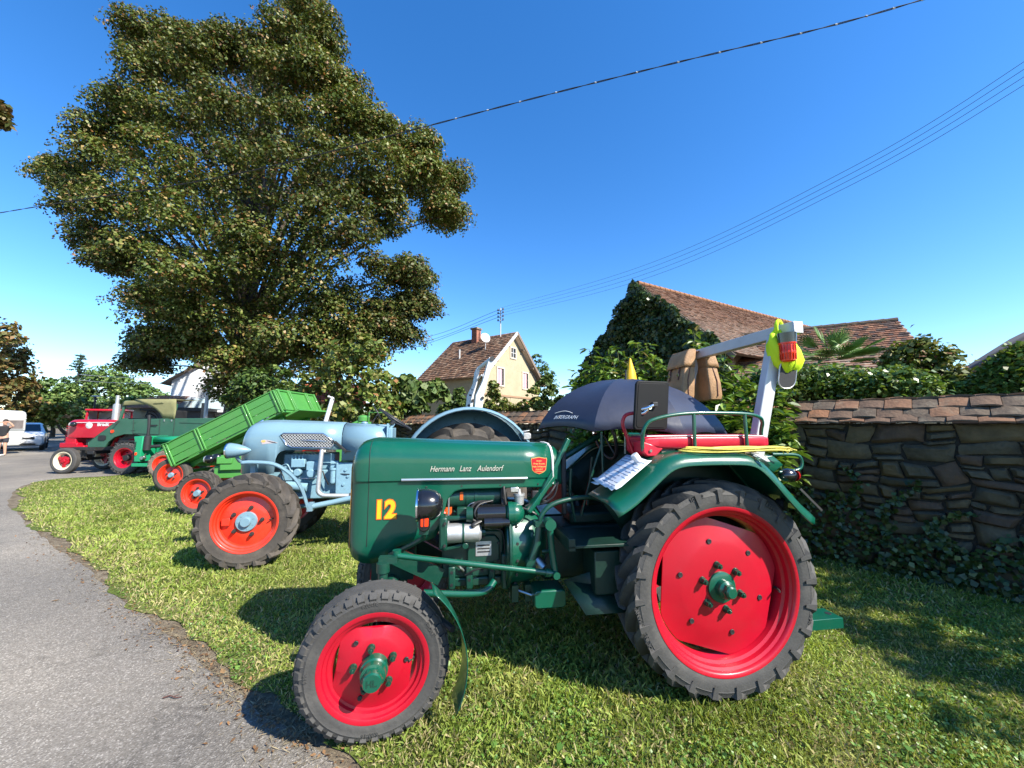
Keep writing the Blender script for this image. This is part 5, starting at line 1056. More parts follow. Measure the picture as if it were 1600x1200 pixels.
# papers weighed down on the sloping front of the mudguard
def papers():
    t = on_tractor('paper_sheets', 'printed white paper sheets weighed down on the sloping front of the mudguard', 'papers', (.56, .60, 1.25)); s = Vector((.72-.41, 0, 1.115-1.345)).normalized(); n = Vector((s.z, 0, -s.x)); n = n if n.z > 0 else -n
    def P(u, v, h): q = s*u+n*h; return (q.x, v, q.z)
    for k, (ang, h0) in enumerate(((.08, .022), (-.06, .03))):
        b = MB(); rs = []
        for i in range(9):
            r_ = []
            for j in range(8):
                u, v = -.13+.27*i/8, -.18+.32*j/7; uu, vv = u*math.cos(ang)-v*math.sin(ang), u*math.sin(ang)+v*math.cos(ang); h = h0+.007*math.sin(9*uu+2*k)*math.cos(8*vv)+(.02 if i == 8 else 0)*(.3+.7*((j % 3) == 0)); r_.append(P(uu, vv, h))
            rs.append(r_)
        b.rings(rs, False, False); sh_ = b.obj('sheet', mat('white_paper', (.74, .76, .80), .6), t, sa=60, solid=.001)
    rg = random.Random(3); b = MB()
    for i in range(11):
        u = -.115+i*.022; v = -.15
        while v < .10:
            w = rg.uniform(.02, .07)
            if rg.random() < .75:
                uu, vv = u*math.cos(-.06)-(v+w/2)*math.sin(-.06), u*math.sin(-.06)+(v+w/2)*math.cos(-.06); h = .0345+.007*math.sin(9*uu+2)*math.cos(8*vv); b.add([P(uu-.003, vv-w/2, h), P(uu+.003, vv-w/2, h), P(uu+.003, vv+w/2, h), P(uu-.003, vv+w/2, h)], [(0, 1, 2, 3)])
            v += w+.012
    b.obj('printed_lines', mat('print_grey', (.22, .26, .36), .7), t, sa=0)
    q = Vector(P(-.10, .06, .04)); MB().cyl(q, q+n*.045, .022, .022, 16).obj('weight', M['piping'], t, bevel=.004)
papers()
# coil of yellow cord on the mudguard
def cord():
    t = on_tractor('yellow_rope', 'yellow cord coiled flat on the mudguard below the red bench', 'rope', (-.03, .70, 1.392)); b = MB(); rg = random.Random(9)
    for k in range(9):
        e = .265+.012*k*rg.uniform(.6, 1.2); w = .022+.005*k; pts = [Vector((e*math.cos(a)-.05+.012*math.sin(2*a+k), w*math.sin(a)*(1+.25*math.cos(a))+.004*k-.01, .006+.005*(k % 4)+.004*math.sin(3*a+k))) for a in [2*PI*i/18 for i in range(18)]]; b.tube(crom(pts, 2, True), .0045, 5, closed=True)
    for k in range(7): b.tube([(-.28, .0, .012), (-.32-.02*k*.5, .02*math.sin(k), .02), (-.37-.012*k, .03*math.cos(k*2), .002-.01*(k % 3))], .004, 4, smooth=3)
    b.obj('coil', M['rope'], t, sa=60); MB().tube([(.10, .03, .02), (.0, .035, .022), (-.10, .03, .021)], .005, 5).obj('binding', M['cream'], t)
    b = MB(); b.add([(-.10, .03, .005), (-.15, .03, .005), (-.165, .10, -.028), (-.175, .115, -.05), (-.155, .115, -.05), (-.125, .10, -.028)], [(0, 1, 2, 5), (2, 3, 4, 5)]); b.obj('strap_end', M['white'], t, solid=.003)
cord()
# furled pennant behind the umbrella
t = on_tractor('furled_flag', 'furled yellow and red flag standing up behind the navy umbrella', 'flag', (-.05, -.55, 1.07)); t.scale = (1.5, 1.5, 1.0); b = MB().tube([(0, 0, 0), (0, 0, 1.05)], .006, 6); b.obj('flag_pole', M['wood'], t)
MB().rings([[(r*math.cos(a)*(1+.2*math.sin(3*a)), r*math.sin(a), z) for a in [2*PI*k/14 for k in range(14)]] for z, r in ((1.09, .004), (1.05, .010), (.95, .026), (.86, .034), (.80, .036))]).obj('yellow_cloth', M['yellow'], t, sa=60)
MB().rings([[(r*math.cos(a)*(1+.2*math.sin(3*a)), r*math.sin(a), z) for a in [2*PI*k/14 for k in range(14)]] for z, r in ((.80, .036), (.70, .040), (.60, .03))]).obj('red_cloth', M['badge_red'], t, sa=60)
# ------------------------------------------------------------------ the pale blue tractor in the second place
BT = thing('blue_tractor', 'pale blue vintage tractor with orange wheels parked behind the dark green one', 'tractor', (-.683, 5.503, 0), R(192))
def bp(name, b, m, **k): return b.obj(name, m, BT, **k)
BL, BD = M['blue'], M['blue_d']
def bsec(x, w, zt, zb, r, n=9):
    half = [(w, zb), (w, zt-r)]
    for i in range(1, n+1): a = PI/2*i/n; half.append((w-r+r*math.cos(a), zt-r+r*math.sin(a)))
    half += [(w*.3, zt+.012), (0, zt+.016)]
    return [(x, y, z) for y, z in half]+[(x, -y, z) for y, z in reversed(half[:-1])]
b = MB(); rs = []
for x, w, zt in ((1.0, .29, 1.525), (1.2, .29, 1.535), (1.548, .30, 1.55)): rs.append(bsec(x, w, zt, 1.10, .19))
b.rings(rs, False, False); bp('tank_cover', b, BL, sa=50, solid=.006)
b = MB(); rs = []
for x, w, zt, r, zb in ((1.556, .303, 1.557, .19, 1.235), (1.8, .305, 1.57, .17, 1.235), (2.1, .305, 1.58, .19, 1.235), (2.19, .305, 1.583, .19, 1.235), (2.24, .305, 1.585, .19, 1.222), (2.275, .305, 1.586, .19, 1.19), (2.295, .305, 1.587, .19, 1.13), (2.302, .305, 1.588, .19, .96), (2.40, .305, 1.588, .19, .95), (2.50, .302, 1.585, .19, .95), (2.58, .295, 1.57, .19, .95), (2.63, .282, 1.545, .185, .95), (2.67, .255, 1.50, .17, .96), (2.695, .215, 1.44, .15, .97), (2.705, .17, 1.38, .12, .98)): rs.append(bsec(x, w, zt, zb, r))
b.rings(rs, False, False); bon = bp('bonnet', b, BL, sa=50, solid=.006)
b = MB(); b.bb(2.66, 2.705, -.17, .17, .98, 1.40); bg_ = bp('front_grille', b, M['mblack'], bevel=.02)
b = MB(); b.tube([(2.715, .14, .99), (2.722, .15, 1.2), (2.71, .13, 1.40), (2.66, .08, 1.52), (2.56, .03, 1.605)], .010, 6, smooth=3); b.obj('chrome_trim', M['chrome'], bg_, sa=60)
# side grille: chrome surround and wire lattice
gp = [(2.257, 1.418), (2.223, 1.440), (1.775, 1.435), (1.641, 1.341), (1.640, 1.288), (1.674, 1.256), (2.118, 1.268), (2.180, 1.301)]
b = MB().prism(gp, lambda u, v, d: (u, d, v), .300, .3085); sgr = bp('side_grille', b, M['mblack'], sa=0)
MB().tube([(x, .312, z) for x, z in gp], .0095, 6, closed=True).obj('grille_frame', M['chrome'], sgr, sa=60)
def in_poly(x, z, P):
    c = False; j = len(P)-1
    for i in range(len(P)):
        if (P[i][1] > z) != (P[j][1] > z) and x < (P[j][0]-P[i][0])*(z-P[i][1])/(P[j][1]-P[i][1])+P[i][0]: c = not c
        j = i
    return c
b = MB(); row = 0; z = 1.262
while z < 1.44:
    x = 1.62+(.0175 if row % 2 else 0)
    while x < 2.28:
        for (x2, z2) in ((x+.0175, z+.017), (x-.0175, z+.017)):
            if in_poly(x, z, gp) and in_poly(x2, z2, gp): b.beam((x, .311, z), (x2, .311, z2), .0045, .006, up=(0, 1, 0))
        x += .035
    z += .017; row += 1
tag(b.obj('grille_lattice', M['galv'], sgr, sa=0), kind='stuff')
b = MB(); b.tube([(2.02, .318, 1.357), (1.90, .320, 1.352), (1.72, .318, 1.338)], [.004, .012, .004], 6); b.obj('grille_emblem', M['chrome'], sgr, sa=60)
# feathered head emblem on the nose
b = MB(); b.prism([(2.466, 1.335), (2.462, 1.360), (2.43, 1.366), (2.38, 1.360), (2.33, 1.345), (2.276, 1.325), (2.33, 1.322), (2.40, 1.318), (2.44, 1.310), (2.46, 1.312), (2.448, 1.325)], lambda u, v, d: (u, d, v), .304, .309); em = bp('nose_emblem', b, mat('emblem_grey', (.42, .36, .36), .5))
b = MB(); b.prism([(2.462, 1.338), (2.455, 1.358), (2.425, 1.360), (2.41, 1.345), (2.43, 1.330)], lambda u, v, d: (u, d, v), .3085, .3105); b.obj('emblem_head', M['gold'], em)
b = MB()
for i in range(5): b.beam((2.40-.02*i, .3095, 1.352-.004*i), (2.34-.012*i, .3095, 1.330-.002*i), .003, .003, up=(0, 1, 0))
b.obj('emblem_feathers', M['mblack'], em)
# teardrop head lamps
for sg in (1, -1):
    b = MB(); b.lathe([(.001, -.22), (.02, -.205), (.05, -.15), (.075, -.08), (.086, -.02), (.088, .0), (.086, .012)], 24, o=(2.745, sg*.40, 1.245), axis=(1, 0, 0)); hl = bp('headlight', b, BL, sa=60)
    MB().lathe([(.08, .008), (.092, .012), (.093, .026), (.084, .03)], 24, o=(2.745, sg*.40, 1.245), axis=(1, 0, 0)).obj('chrome_ring', M['chrome'], hl, sa=60); MB().lathe([(.001, .045), (.05, .036), (.084, .022)], 20, o=(2.745, sg*.40, 1.245), axis=(1, 0, 0)).obj('lamp_lens', M['glass'], hl, sa=60)
    MB().tube([(2.68, sg*.40, 1.18), (2.66, sg*.36, 1.12), (2.64, sg*.27, 1.10)], .02, 8).obj('lamp_arm', BL, hl, sa=60)
# engine, clutter and all
b = MB(); b.bb(1.62, 2.28, -.17, .17, .62, .98); b.bb(1.66, 2.26, -.14, .14, .98, 1.18); b.bb(1.40, 1.62, -.26, .26, .66, 1.07); eng = bp('engine_block', b, BD, bevel=.015)
b = MB(); b.bb(1.98, 2.14, .17, .25, 1.02, 1.12); b.bb(1.80, 1.96, .17, .27, .98, 1.09); b.bb(1.86, 1.96, .17, .255, .88, 1.0); b.cyl((2.06, .2, .96), (2.06, .27, .96), .045, .045, 14); b.cyl((1.90, .2, .945), (1.90, .28, .945), .055, .05, 16); b.bb(2.12, 2.24, .16, .23, .86, .99); b.cyl((2.20, .2, .80), (1.95, .2, .77), .06, .055, 14); pump = bp('injection_pump', b, BD, bevel=.008)
for x in (2.02, 2.06, 2.10, 2.14): MB().cyl((x, .21, 1.12), (x, .21, 1.165), .012, .009, 8).obj('pump_union', BD, pump); MB().tube([(x, .21, 1.165), (x-.02, .2, 1.21), (x-.10, .16, 1.20), (x-.14, .14, 1.16)], .004, 5, smooth=3).obj('fuel_line', M['steel'], pump, sa=60)
b = MB(); b.cyl((1.655, .23, .83), (1.655, .23, .98), .036, .036, 16); b.cyl((1.655, .23, .98), (1.655, .23, 1.005), .045, .045, 16); b.ell((1.655, .23, .83), (.036, .036, .03), 14, 7); bp('oil_filter', b, BD, sa=50)
b = MB(); b.bb(1.60, 1.70, .15, .21, 1.0, 1.09); b.cyl((1.575, .23, .80), (1.575, .23, .98), .016, .016, 10); bp('filter_head', b, BD, bevel=.01)
for pts, r, m in (([(2.25, .22, 1.04), (2.18, .25, 1.06), (2.13, .25, .98), (2.05, .25, .93)], .008, BD), ([(2.1, .24, .89), (1.95, .26, .885), (1.78, .24, .89)], .006, M['steel']), ([(1.80, .22, 1.07), (1.72, .24, 1.075), (1.60, .22, 1.06)], .006, BD), ([(1.78, .22, .97), (1.74, .24, .88), (1.70, .24, .80)], .008, M['mblack']), ([(1.60, .24, .93), (1.52, .27, .93), (1.45, .27, .925)], .006, M['mblack']), ([(2.28, .2, .98), (2.22, .25, .93), (2.2, .25, .87)], .006, M['mblack'])): bp('engine_pipe', MB().tube(pts, r, 6, smooth=4), m, sa=60)
for x, z in ((1.50, .98), (1.47, .90), (1.52, .80)): bp('housing_bolt', MB().cyl((x, .255, z), (x, .275, z), .018, .016, 8), BD)
b = MB().tube([(1.775, .315, 1.235), (1.778, .33, 1.15), (1.79, .345, .80), (1.785, .348, .735), (1.75, .35, .70), (1.69, .35, .685), (1.42, .345, .672)], .027, 12, smooth=4); ex = bp('exhaust_pipe', b, M['alu'], sa=60); MB().cyl((1.43, .345, .672), (1.30, .34, .665), .035, .035, 12).obj('exhaust_joint', M['dull'], ex)
b = MB(); b.bb(1.44, 1.53, .31, .33, 1.21, 1.22); b.beam((1.63, .318, 1.335), (1.50, .318, 1.215), .03, .022, up=(0, 1, 0)); b.box((1.635, .32, 1.335), (.012, .03, .06), (0, .8, 0)); b.box((1.495, .32, 1.205), (.05, .02, .012), (0, .7, 0)); bp('wiper_bracket', b, M['mblack'], bevel=.003)
# chassis, front axle with driven hubs, step, gearbox
b = MB(); b.cyl((2.4, -.5, .505), (2.4, .5, .505), .06, .06, 12); b.ell((2.4, .1, .5), (.14, .16, .14), 14, 8); b.bb(2.3, 2.62, -.1, .1, .56, .95); bp('front_axle', b, BD, sa=50)
b = MB(); b.bb(.1, 1.42, -.2, .2, .6, 1.02); b.cyl((0, -.5, .79), (0, .5, .79), .14, .14, 16); b.cyl((2.3, .05, .5), (.6, .05, .6), .03, .03, 8); bp('gearbox', b, BD, bevel=.02)
b = MB(); b.tube([(1.82, .47, .585), (1.60, .42, .615), (1.36, .40, .66)], .033, 10); b.bb(1.80, 1.86, .42, .52, .54, .63); bp('step_bar', b, BL, sa=50)
b = MB(); rs = []
for p in crom([Vector((2.56, 0, 1.115)), Vector((2.45, 0, 1.118)), Vector((2.23, 0, 1.092)), Vector((2.06, 0, .985)), Vector((1.93, 0, .82)), Vector((1.84, 0, .57))], 5): rs.append([(p.x, .47, p.z-.015), (p.x, .475, p.z+.0), (p.x+.008, .50, p.z+.016), (p.x+.008, .54, p.z+.016), (p.x, .56, p.z), (p.x, .56, p.z-.018)])
b.rings(rs, False, False); fg = bp('front_mudguard', b, BL, sa=50, solid=.008); MB().bb(2.44, 2.49, .40, .48, .98, 1.10).obj('guard_stay', BL, fg)
# steering and cockpit
b = MB(); b.tube([(1.25, 0, 1.2), (.95, 0, 1.56)], .02, 8); b.bb(.95, 1.0, -.29, .29, 1.1, 1.50); b.bb(1.0, 1.02, .15, .30, 1.15, 1.56); bp('steering_column', b, BD, bevel=.006)
c0 = Vector((.94, 0, 1.62)); nrm = Vector((-.55, 0, .83)).normalized(); ua = Vector((.83, 0, .55)).normalized(); b = MB(); b.tube([c0+ua*.25*math.cos(t)+Vector((0, .25*math.sin(t), 0)) for t in [2*PI*i/32 for i in range(32)]], .014, 7, closed=True)
for t in (.6, 2.7, 4.8): b.tube([c0-nrm*.05, c0+ua*.24*math.cos(t)+Vector((0, .24*math.sin(t), 0))], .010, 6)
b.cyl(c0-nrm*.08, c0-nrm*.03, .035, .03, 10); bp('steering_wheel', b, M['plastic'], sa=60)
b = MB(); b.ell((1.33, .05, 1.565), (.045, .045, .025), 14, 7); bp('tank_cap', b, BL)
b = MB(); b.bb(.1, .5, -.2, .2, 1.08, 1.16); b.bb(.0, .08, -.2, .2, 1.1, 1.36); bp('driver_seat', b, M['mblack'], bevel=.03)
b = MB(); b.bb(.55, 1.2, .2, .6, .75, .77); b.bb(.55, 1.2, -.6, -.2, .75, .77); bp('foot_plate', b, BD)
for sg in (1, -1):
    b = MB(); rs = []
    for i in range(25):
        a = R(-4+176*i/24); rad = .90; x, z = -.03+.88*math.cos(a), .86+rad*math.sin(a); d = Vector((math.cos(a), 0, math.sin(a)))
        rs.append([(x+d.x*h, sg*y, z+d.z*h) for y, h in ((.24, 0), (.45, .012), (.66, .008), (.70, -.004), (.715, -.022), (.712, -.034))])
    b.rings(rs, False, False); g = bp('rear_mudguard', b, BL, sa=50, solid=.006)
    b = MB(); rs = []
    for i in range(25): a = R(-4+176*i/24); rs.append([(-.03+k*math.cos(a), sg*.25, .86+k*math.sin(a)*1.02) for k in (.875, .60, .3)])
    b.rings(rs, False, False); b.obj('inner_panel', BD, g, solid=.004)
b = MB(); b.bb(-.78, -.70, .56, .72, 1.36, 1.44); b.bb(-.80, -.78, .58, .70, 1.37, 1.43); b.tube([(-.66, .6, 1.45), (-.80, .62, 1.47)], .008, 6); bp('tail_lamp', b, M['alu'], bevel=.01)
bm_ = (M['rubber_d'], M['orange'], BL, M['dull'])
bfront = dict(R=.505, rr=.312, w=.26, tread='ag', lugs=18, lug_h=.042, disc_r=.87, dish=.20, hub=[[(.001, .062), (.045, .062), (.050, .055), (.052, .03), (.100, .028), (.104, .020), (.104, -.01)]], hub_r=.105, hub_l=.024, hub_bolts=7, nuts=5, nut_r=.148, nut_a=.55, nut_s=1.2, det=1)
make_wheel('front_wheel', bfront, bm_, BT, (2.4, .645, .503), yaw=R(3)); make_wheel('front_wheel', bfront, bm_, BT, (2.4, -.645, .503), yaw=PI+R(3))
o = [c for c in BT.children if c.name.startswith('front_wheel')][0]
MB().bb(.155, .235, .045, .085, -.035, .045).obj('wheel_bracket', M['orange'], o, bevel=.006)
brear = dict(R=.785, rr=.46, w=.36, tread='ag', lugs=17, lug_h=.055, disc_r=.87, dish=.2, nuts=6, nut_r=.14, nut_s=1.3, hub_r=.1)
make_wheel('rear_wheel', brear, bm_, BT, (0, .48, .785)); make_wheel('rear_wheel', brear, bm_, BT, (0, -.48, .785), yaw=PI)

# ------------------------------------------------------------------ light green tool-carrier tractor, mostly hidden behind the blue one
CT = thing('carrier_tractor', 'light green tractor with a black front lamp mostly hidden behind the pale blue tractor', 'tractor', (-2.88, 8.35, 0), R(200))
LG = M['light_green']
def cp(name, b, m, **k): return b.obj(name, m, CT, **k)
b = MB(); b.bb(-.2, 2.85, -.16, .16, .55, .78); b.bb(1.2, 2.75, -.22, .22, .70, .98); b.bb(-.2, .8, -.24, .24, .6, 1.1); b.bb(2.55, 2.80, .10, .24, .82, .95); b.cyl((2.9, -.55, .40), (2.9, .55, .40), .05, .05, 10); cp('chassis', b, LG, bevel=.015)
for sg in (1, -1): b = MB(); b.ell((2.92, sg*.18, .91), (.09, .075, .08), 18, 9); hl = cp('headlight', b, M['black'], sa=60); MB().cyl((2.99, sg*.18, .91), (3.0, sg*.18, .91), .06, .05, 16).obj('lamp_lens', M['glass'], hl)
cw = (M['rubber_d'], M['orange'], M['blue'], M['dull'])
cfront = dict(R=.37, rr=.235, w=.19, tread='ag', lugs=17, lug_h=.026, disc_r=.86, dish=.2, nuts=5, nut_r=.09, hub_r=.06, det=0)
make_wheel('front_wheel', cfront, cw, CT, (2.9, .56, .37), yaw=R(-16)); make_wheel('front_wheel', cfront, cw, CT, (2.9, -.56, .37), yaw=PI-R(16))
crear = dict(R=.60, rr=.38, w=.27, tread='ag', lugs=18, disc_r=.87, dish=.2, nuts=5, nut_r=.12, det=0)
make_wheel('rear_wheel', crear, cw, CT, (0, .6, .60)); make_wheel('rear_wheel', crear, cw, CT, (0, -.6, .60), yaw=PI)
b = MB()
for y in (-.12, .12): b.tube([(1.05, y, .95), (1.04, y, 1.60), (.93-.0*y, y, 2.09)], .030, 8)
b.tube([(.93, -.12, 2.09), (.93, .12, 2.09)], .03, 8); b.tube([(.94, .12, 2.09), (.99, .2, 2.12)], .02, 8); cp('white_lift_frame', b, M['white'], sa=50)
b = MB(); b.tube([(.75, 0, 1.0), (.60, 0, 1.5), (.30, 0, 1.66)], .04, 8); b.cyl((.31, 0, 1.62), (.31, 0, 1.70), .11, .11, 16); b.ell((.31, 0, 1.70), (.11, .11, .05), 16, 7); b.tube([(.2, .1, 1.1), (.2, .1, 1.80), (-.15, .1, 1.80)], .014, 6); b.bb(.15, .40, -.18, .18, 1.52, 1.60); cp('air_filter', b, LG, sa=40)
b = MB(); b.tube([Vector((.02, 0, 1.78))+Vector((.10*math.cos(t), .2*math.sin(t), .17*math.cos(t))) for t in [2*PI*i/24 for i in range(24)]], .013, 6, closed=True); b.tube([(.02, 0, 1.78), (.30, 0, 1.3)], .016, 6); b.tube([(.12, 0, 1.95), (-.08, 0, 1.61)], .01, 6); cp('steering_wheel', b, M['plastic'], sa=60)
for sg in (1, -1):
    b = MB(); rs = [[(.68*math.cos(R(a)), sg*y, .62+.70*math.sin(R(a))) for y in (.42, .76)] for a in range(10, 171, 10)]; b.rings(rs, False, False); cp('rear_mudguard', b, LG, sa=60, solid=.01)
b = MB(); b.bb(-.35, .0, -.2, .2, 1.15, 1.22); cp('driver_seat', b, M['mblack'], bevel=.02)
# white perforated lifting arms standing behind the blue mudguard
def loader_arms():
    base = at(742, 640, 8.7); t = thing('loader_arm', 'white perforated steel lifting arms standing up behind the blue rear mudguard', 'lifting arm', (base.x, 8.7, 0), R(20)); g = lambda px, py, dy=0: at(px, py, 8.7+dy)-Vector((base.x, 8.7, 0))
    Mi = Matrix.Rotation(R(-20), 4, 'Z')
    def arm(name, P, dy):
        b = MB(); rs = []; pts = [(Mi @ g(x, y, dy), w) for x, y, w in P]
        for p, w in pts: rs.append([(p.x-w/2, p.y-.05, p.z), (p.x+w/2, p.y-.05, p.z), (p.x+w/2, p.y+.05, p.z), (p.x-w/2, p.y+.05, p.z)])
        b.rings(rs); return b.obj(name, M['white'], t, bevel=.01)
    a1 = arm('arm', [(742, 760, .16), (745, 660, .17), (749, 618, .19), (757, 596, .11), (764, 572, .12), (767, 560, .10)], 0); a2 = arm('arm', [(728, 760, .15), (731, 655, .15), (735, 618, .15), (742, 600, .09), (745, 582, .10), (748, 575, .09)], .35)
    def holes(a, pts, dy, r):
        hb = MB()
        for (px, py) in pts: p = Mi @ g(px, py, dy); hb.cyl((p.x, p.y-.049, p.z), (p.x, p.y-.058, p.z), r, r, 10)
        hb.obj('bolt_holes', M['mblack'], a)
    holes(a1, ((752, 602), (749, 612), (753, 622), (746, 631), (750, 640)), 0, .036); holes(a2, ((737, 608), (734, 617), (738, 626), (732, 634)), .35, .034)
    b = MB(); b.tube([Mi @ g(767, 561), Mi @ g(748, 576, .35)], .05, 10); b.tube([Mi @ g(753, 586), Mi @ g(747, 592, .35)], .02, 8); b.obj('cross_tube', M['white'], t, sa=50); p = Mi @ g(767, 561); MB().cyl((p.x+.01, p.y-.075, p.z), (p.x+.01, p.y-.06, p.z), .055, .055, 14).obj('pivot_pin', M['mblack'], t)
    MB().bb(-.5, .5, -.2, .5, .0, .12).obj('base_frame', M['white'], t, bevel=.01)
loader_arms()

# ------------------------------------------------------------------ tool carrier with the tipped-up bed
DT = thing('tipper_carrier', 'light green tool carrier with its plank-sided bed tipped up beside the blue tractor', 'tipper', (-6.6, 9.0, 0), 0)
D0 = Vector((-6.6, 9.0, 0))
def dp(name, b, m, parent=None, **k): return b.obj(name, m, parent or DT, **k)
bl_, br_ = Vector((-7.84, 9.0, .60))-D0, Vector((-5.35, 9.0, 1.88))-D0
U = (br_-bl_).normalized(); LEN = (br_-bl_).length; W = Vector((-U.z, 0, U.x)); V = Vector((0, 1, 0)); BW, BHt = 1.75, .50
def bd_(u, v, w): return bl_+U*u+V*v+W*w
def slab(u0, u1, v0, v1, w0, w1, m=None): 
    return MB().add([bd_(u, v, w) for w in (w0, w1) for v in (v0, v1) for u in (u0, u1)], [(0, 2, 3, 1), (4, 5, 7, 6), (0, 1, 5, 4), (2, 6, 7, 3), (0, 4, 6, 2), (1, 3, 7, 5)])
bed = dp('tipping_bed', slab(.0, LEN, 0, BW, -.05, 0), LG, bevel=.006)
for k in range(3):
    w0 = .005+k*.166
    dp('plank', slab(0, LEN, -.03, 0, w0, w0+.158), LG, bed, bevel=.008); dp('plank', slab(0, LEN, BW, BW+.03, w0, w0+.158), LG, bed, bevel=.008)
    if k: dp('plank', slab(-.03, -.004, .0, BW, w0, w0+.158), LG, bed, bevel=.008)
for u in (.03, .80, 2.0, LEN-.08):
    for dv in (0, .07): dp('stanchion', slab(u+dv, u+dv+.035, -.062, -.032, -.03, .515), LG, bed, bevel=.006)
dp('top_rail', slab(0, LEN, -.045, .01, .505, .53), LG, bed, bevel=.006); dp('top_rail', slab(0, LEN, BW-.01, BW+.045, .505, .53), LG, bed, bevel=.006)
# raised end board with its stiffeners
end = dp('end_board', slab(LEN, LEN+.03, 0, BW, 0, .52), LG, bed, bevel=.006)
for v in (.02, .42, .50, 1.22, 1.30, BW-.07): dp('stiffener', slab(LEN+.032, LEN+.075, v, v+.05, -.02, .53), LG, end, bevel=.006)
dp('end_rail', slab(LEN+.03, LEN+.06, 0, BW, .49, .53), LG, end, bevel=.006); dp('end_lip', slab(LEN-.1, LEN+.25, .2, BW-.1, -.12, -.08), LG, end)
for v in (-.04, BW): 
    b = slab(-.03, .12, v-.02, v+.03, .40, .43); b2 = MB(); b2.tube([bd_(-.02, v, .50), bd_(.03, v-.02, .53), bd_(.20, v-.02, .50)], .012, 6); b.v and dp('latch', b, LG, bed); dp('latch_handle', b2, LG, bed)
for v in (.3, BW-.3): dp('bed_bearer', slab(.1, LEN-.2, v-.05, v+.05, -.17, -.052), LG, bed, bevel=.01)
b = MB(); b.tube([bd_(1.5, BW/2, -.1), Vector((.35, .9, .65))], .05, 10); dp('tipping_ram', b, M['steel'], sa=50)
b = MB(); b.bb(-1.3, 2.4, .72, .88, .52, .70); b.bb(-1.3, 2.4, .9, 1.08, .52, .70); b.cyl((-1.28, .15, .40), (-1.28, 1.65, .40), .05, .05, 10); b.bb(1.2, 2.6, .5, 1.3, .6, 1.1); dp('chassis', b, LG, bevel=.015)
tw = (M['rubber_d'], M['orange'], M['blue'], M['dull'])
tfront = dict(R=.385, rr=.255, w=.19, tread='rib', lugs=24, disc_r=.86, dish=.2, nuts=5, nut_r=.098, hub_r=.06, hub_l=.05, det=0)
make_wheel('front_wheel', tfront, tw, DT, (-1.27, .10, .385), yaw=PI+R(8)); make_wheel('front_wheel', tfront, tw, DT, (-1.27, 1.65, .385), yaw=R(8))
make_wheel('rear_wheel', crear, tw, DT, (1.9, .25, .6), yaw=PI); make_wheel('rear_wheel', crear, tw, DT, (1.9, 1.55, .6))

# ------------------------------------------------------------------ teal tractor with the black stack
ET = thing('teal_tractor', 'bright teal green tractor with a black vertical exhaust before the army truck', 'tractor', (-9.0, 11.9, 0), PI)
TG = M['teal_green']
def ep(name, b, m, **k): return b.obj(name, m, ET, **k)
# local: +x forwards (towards the left of the picture), +y towards the camera
b = MB(); rs = [[(x, y, z) for y, z in ((.30, 1.02), (.30, 1.10), (.27, 1.16), (.18, 1.185), (0, 1.19), (-.18, 1.185), (-.27, 1.16), (-.30, 1.10), (-.30, 1.02))] for x in (.0, 1.0, 1.72)]; b.rings(rs, False, False); ep('bonnet', b, TG, sa=50, solid=.01)
b = MB(); b.prism([(1.72, 1.20), (2.0, 1.20), (1.97, 1.08), (1.93, .47), (1.76, .47)], lambda u, v, d: (u, d, v), -.32, .62); pn = ep('front_panel', b, TG, bevel=.02)
b = MB(); b.prism(rrect(.05, .085, .02, 4, 1.88, .70), lambda u, v, d: (u, d, v), .62, .64); b.obj('marker_lamp', M['amber'], pn); 
text_obj('Deutz', .15, M['mblack'], pn, (1.90, .628, .82), right=(0, 0, 1), up=(1, 0, 0), shear=.25, bold=.002, width=.62)
b = MB(); b.cyl((1.70, .50, .80), (1.70, .50, 1.18), .095, .095, 18); b.cyl((1.70, .50, 1.18), (1.70, .50, 1.24), .095, .04, 18); b.tube([(1.70, .50, 1.22), (1.695, .50, 1.5), (1.72, .50, 1.82)], .038, 12); b.cyl((1.64, .45, .90), (1.2, .3, .92), .05, .05, 10); ep('exhaust_stack', b, M['mblack'], sa=50)
b = MB(); b.bb(.3, 1.7, -.2, .2, .55, .98); b.cyl((1.5, .25, .78), (1.1, .25, .76), .085, .085, 14); b.cyl((1.35, .25, .62), (1.0, .25, .60), .10, .10, 14); b.bb(.85, 1.1, .2, .34, .62, .86); ep('engine_block', b, TG, bevel=.02)
b = MB(); b.cyl((1.02, .32, .80), (1.02, .40, .80), .09, .085, 16); ep('fan_pulley', b, M['black']); ep('side_rail', MB().bb(.85, 1.95, .55, .66, .34, .43), TG, bevel=.008); ep('side_rail', MB().bb(.85, 1.95, -.66, -.55, .34, .43), TG, bevel=.008)
b = MB(); b.cyl((1.72, .52, .58), (1.72, .62, .58), .06, .05, 10); b.tube([(1.72, .55, .58), (1.66, .55, .70)], .02, 6); ep('hose_coupling', b, M['steel'])
ew = (mat('muddy_rubber', (.16, .13, .10), .95, var=.3, vscale=9, bump=.3), M['orange'], M['dull'], M['dull'])
ef = dict(R=.40, rr=.25, w=.2, tread='ag', lugs=15, lug_h=.035, disc_r=.86, dish=.2, nuts=5, nut_r=.1, det=0)
make_wheel('front_wheel', ef, ew, ET, (1.02, .62, .40), yaw=R(10)); make_wheel('front_wheel', ef, ew, ET, (1.02, -.62, .40), yaw=PI)
make_wheel('rear_wheel', crear, ew, ET, (-.9, .62, .60)); make_wheel('rear_wheel', crear, ew, ET, (-.9, -.62, .60), yaw=PI)
b = MB(); b.bb(-1.1, .3, -.25, .25, .6, 1.05); b.bb(-1.0, -.6, -.2, .2, 1.05, 1.13); ep('gearbox', b, TG, bevel=.02)

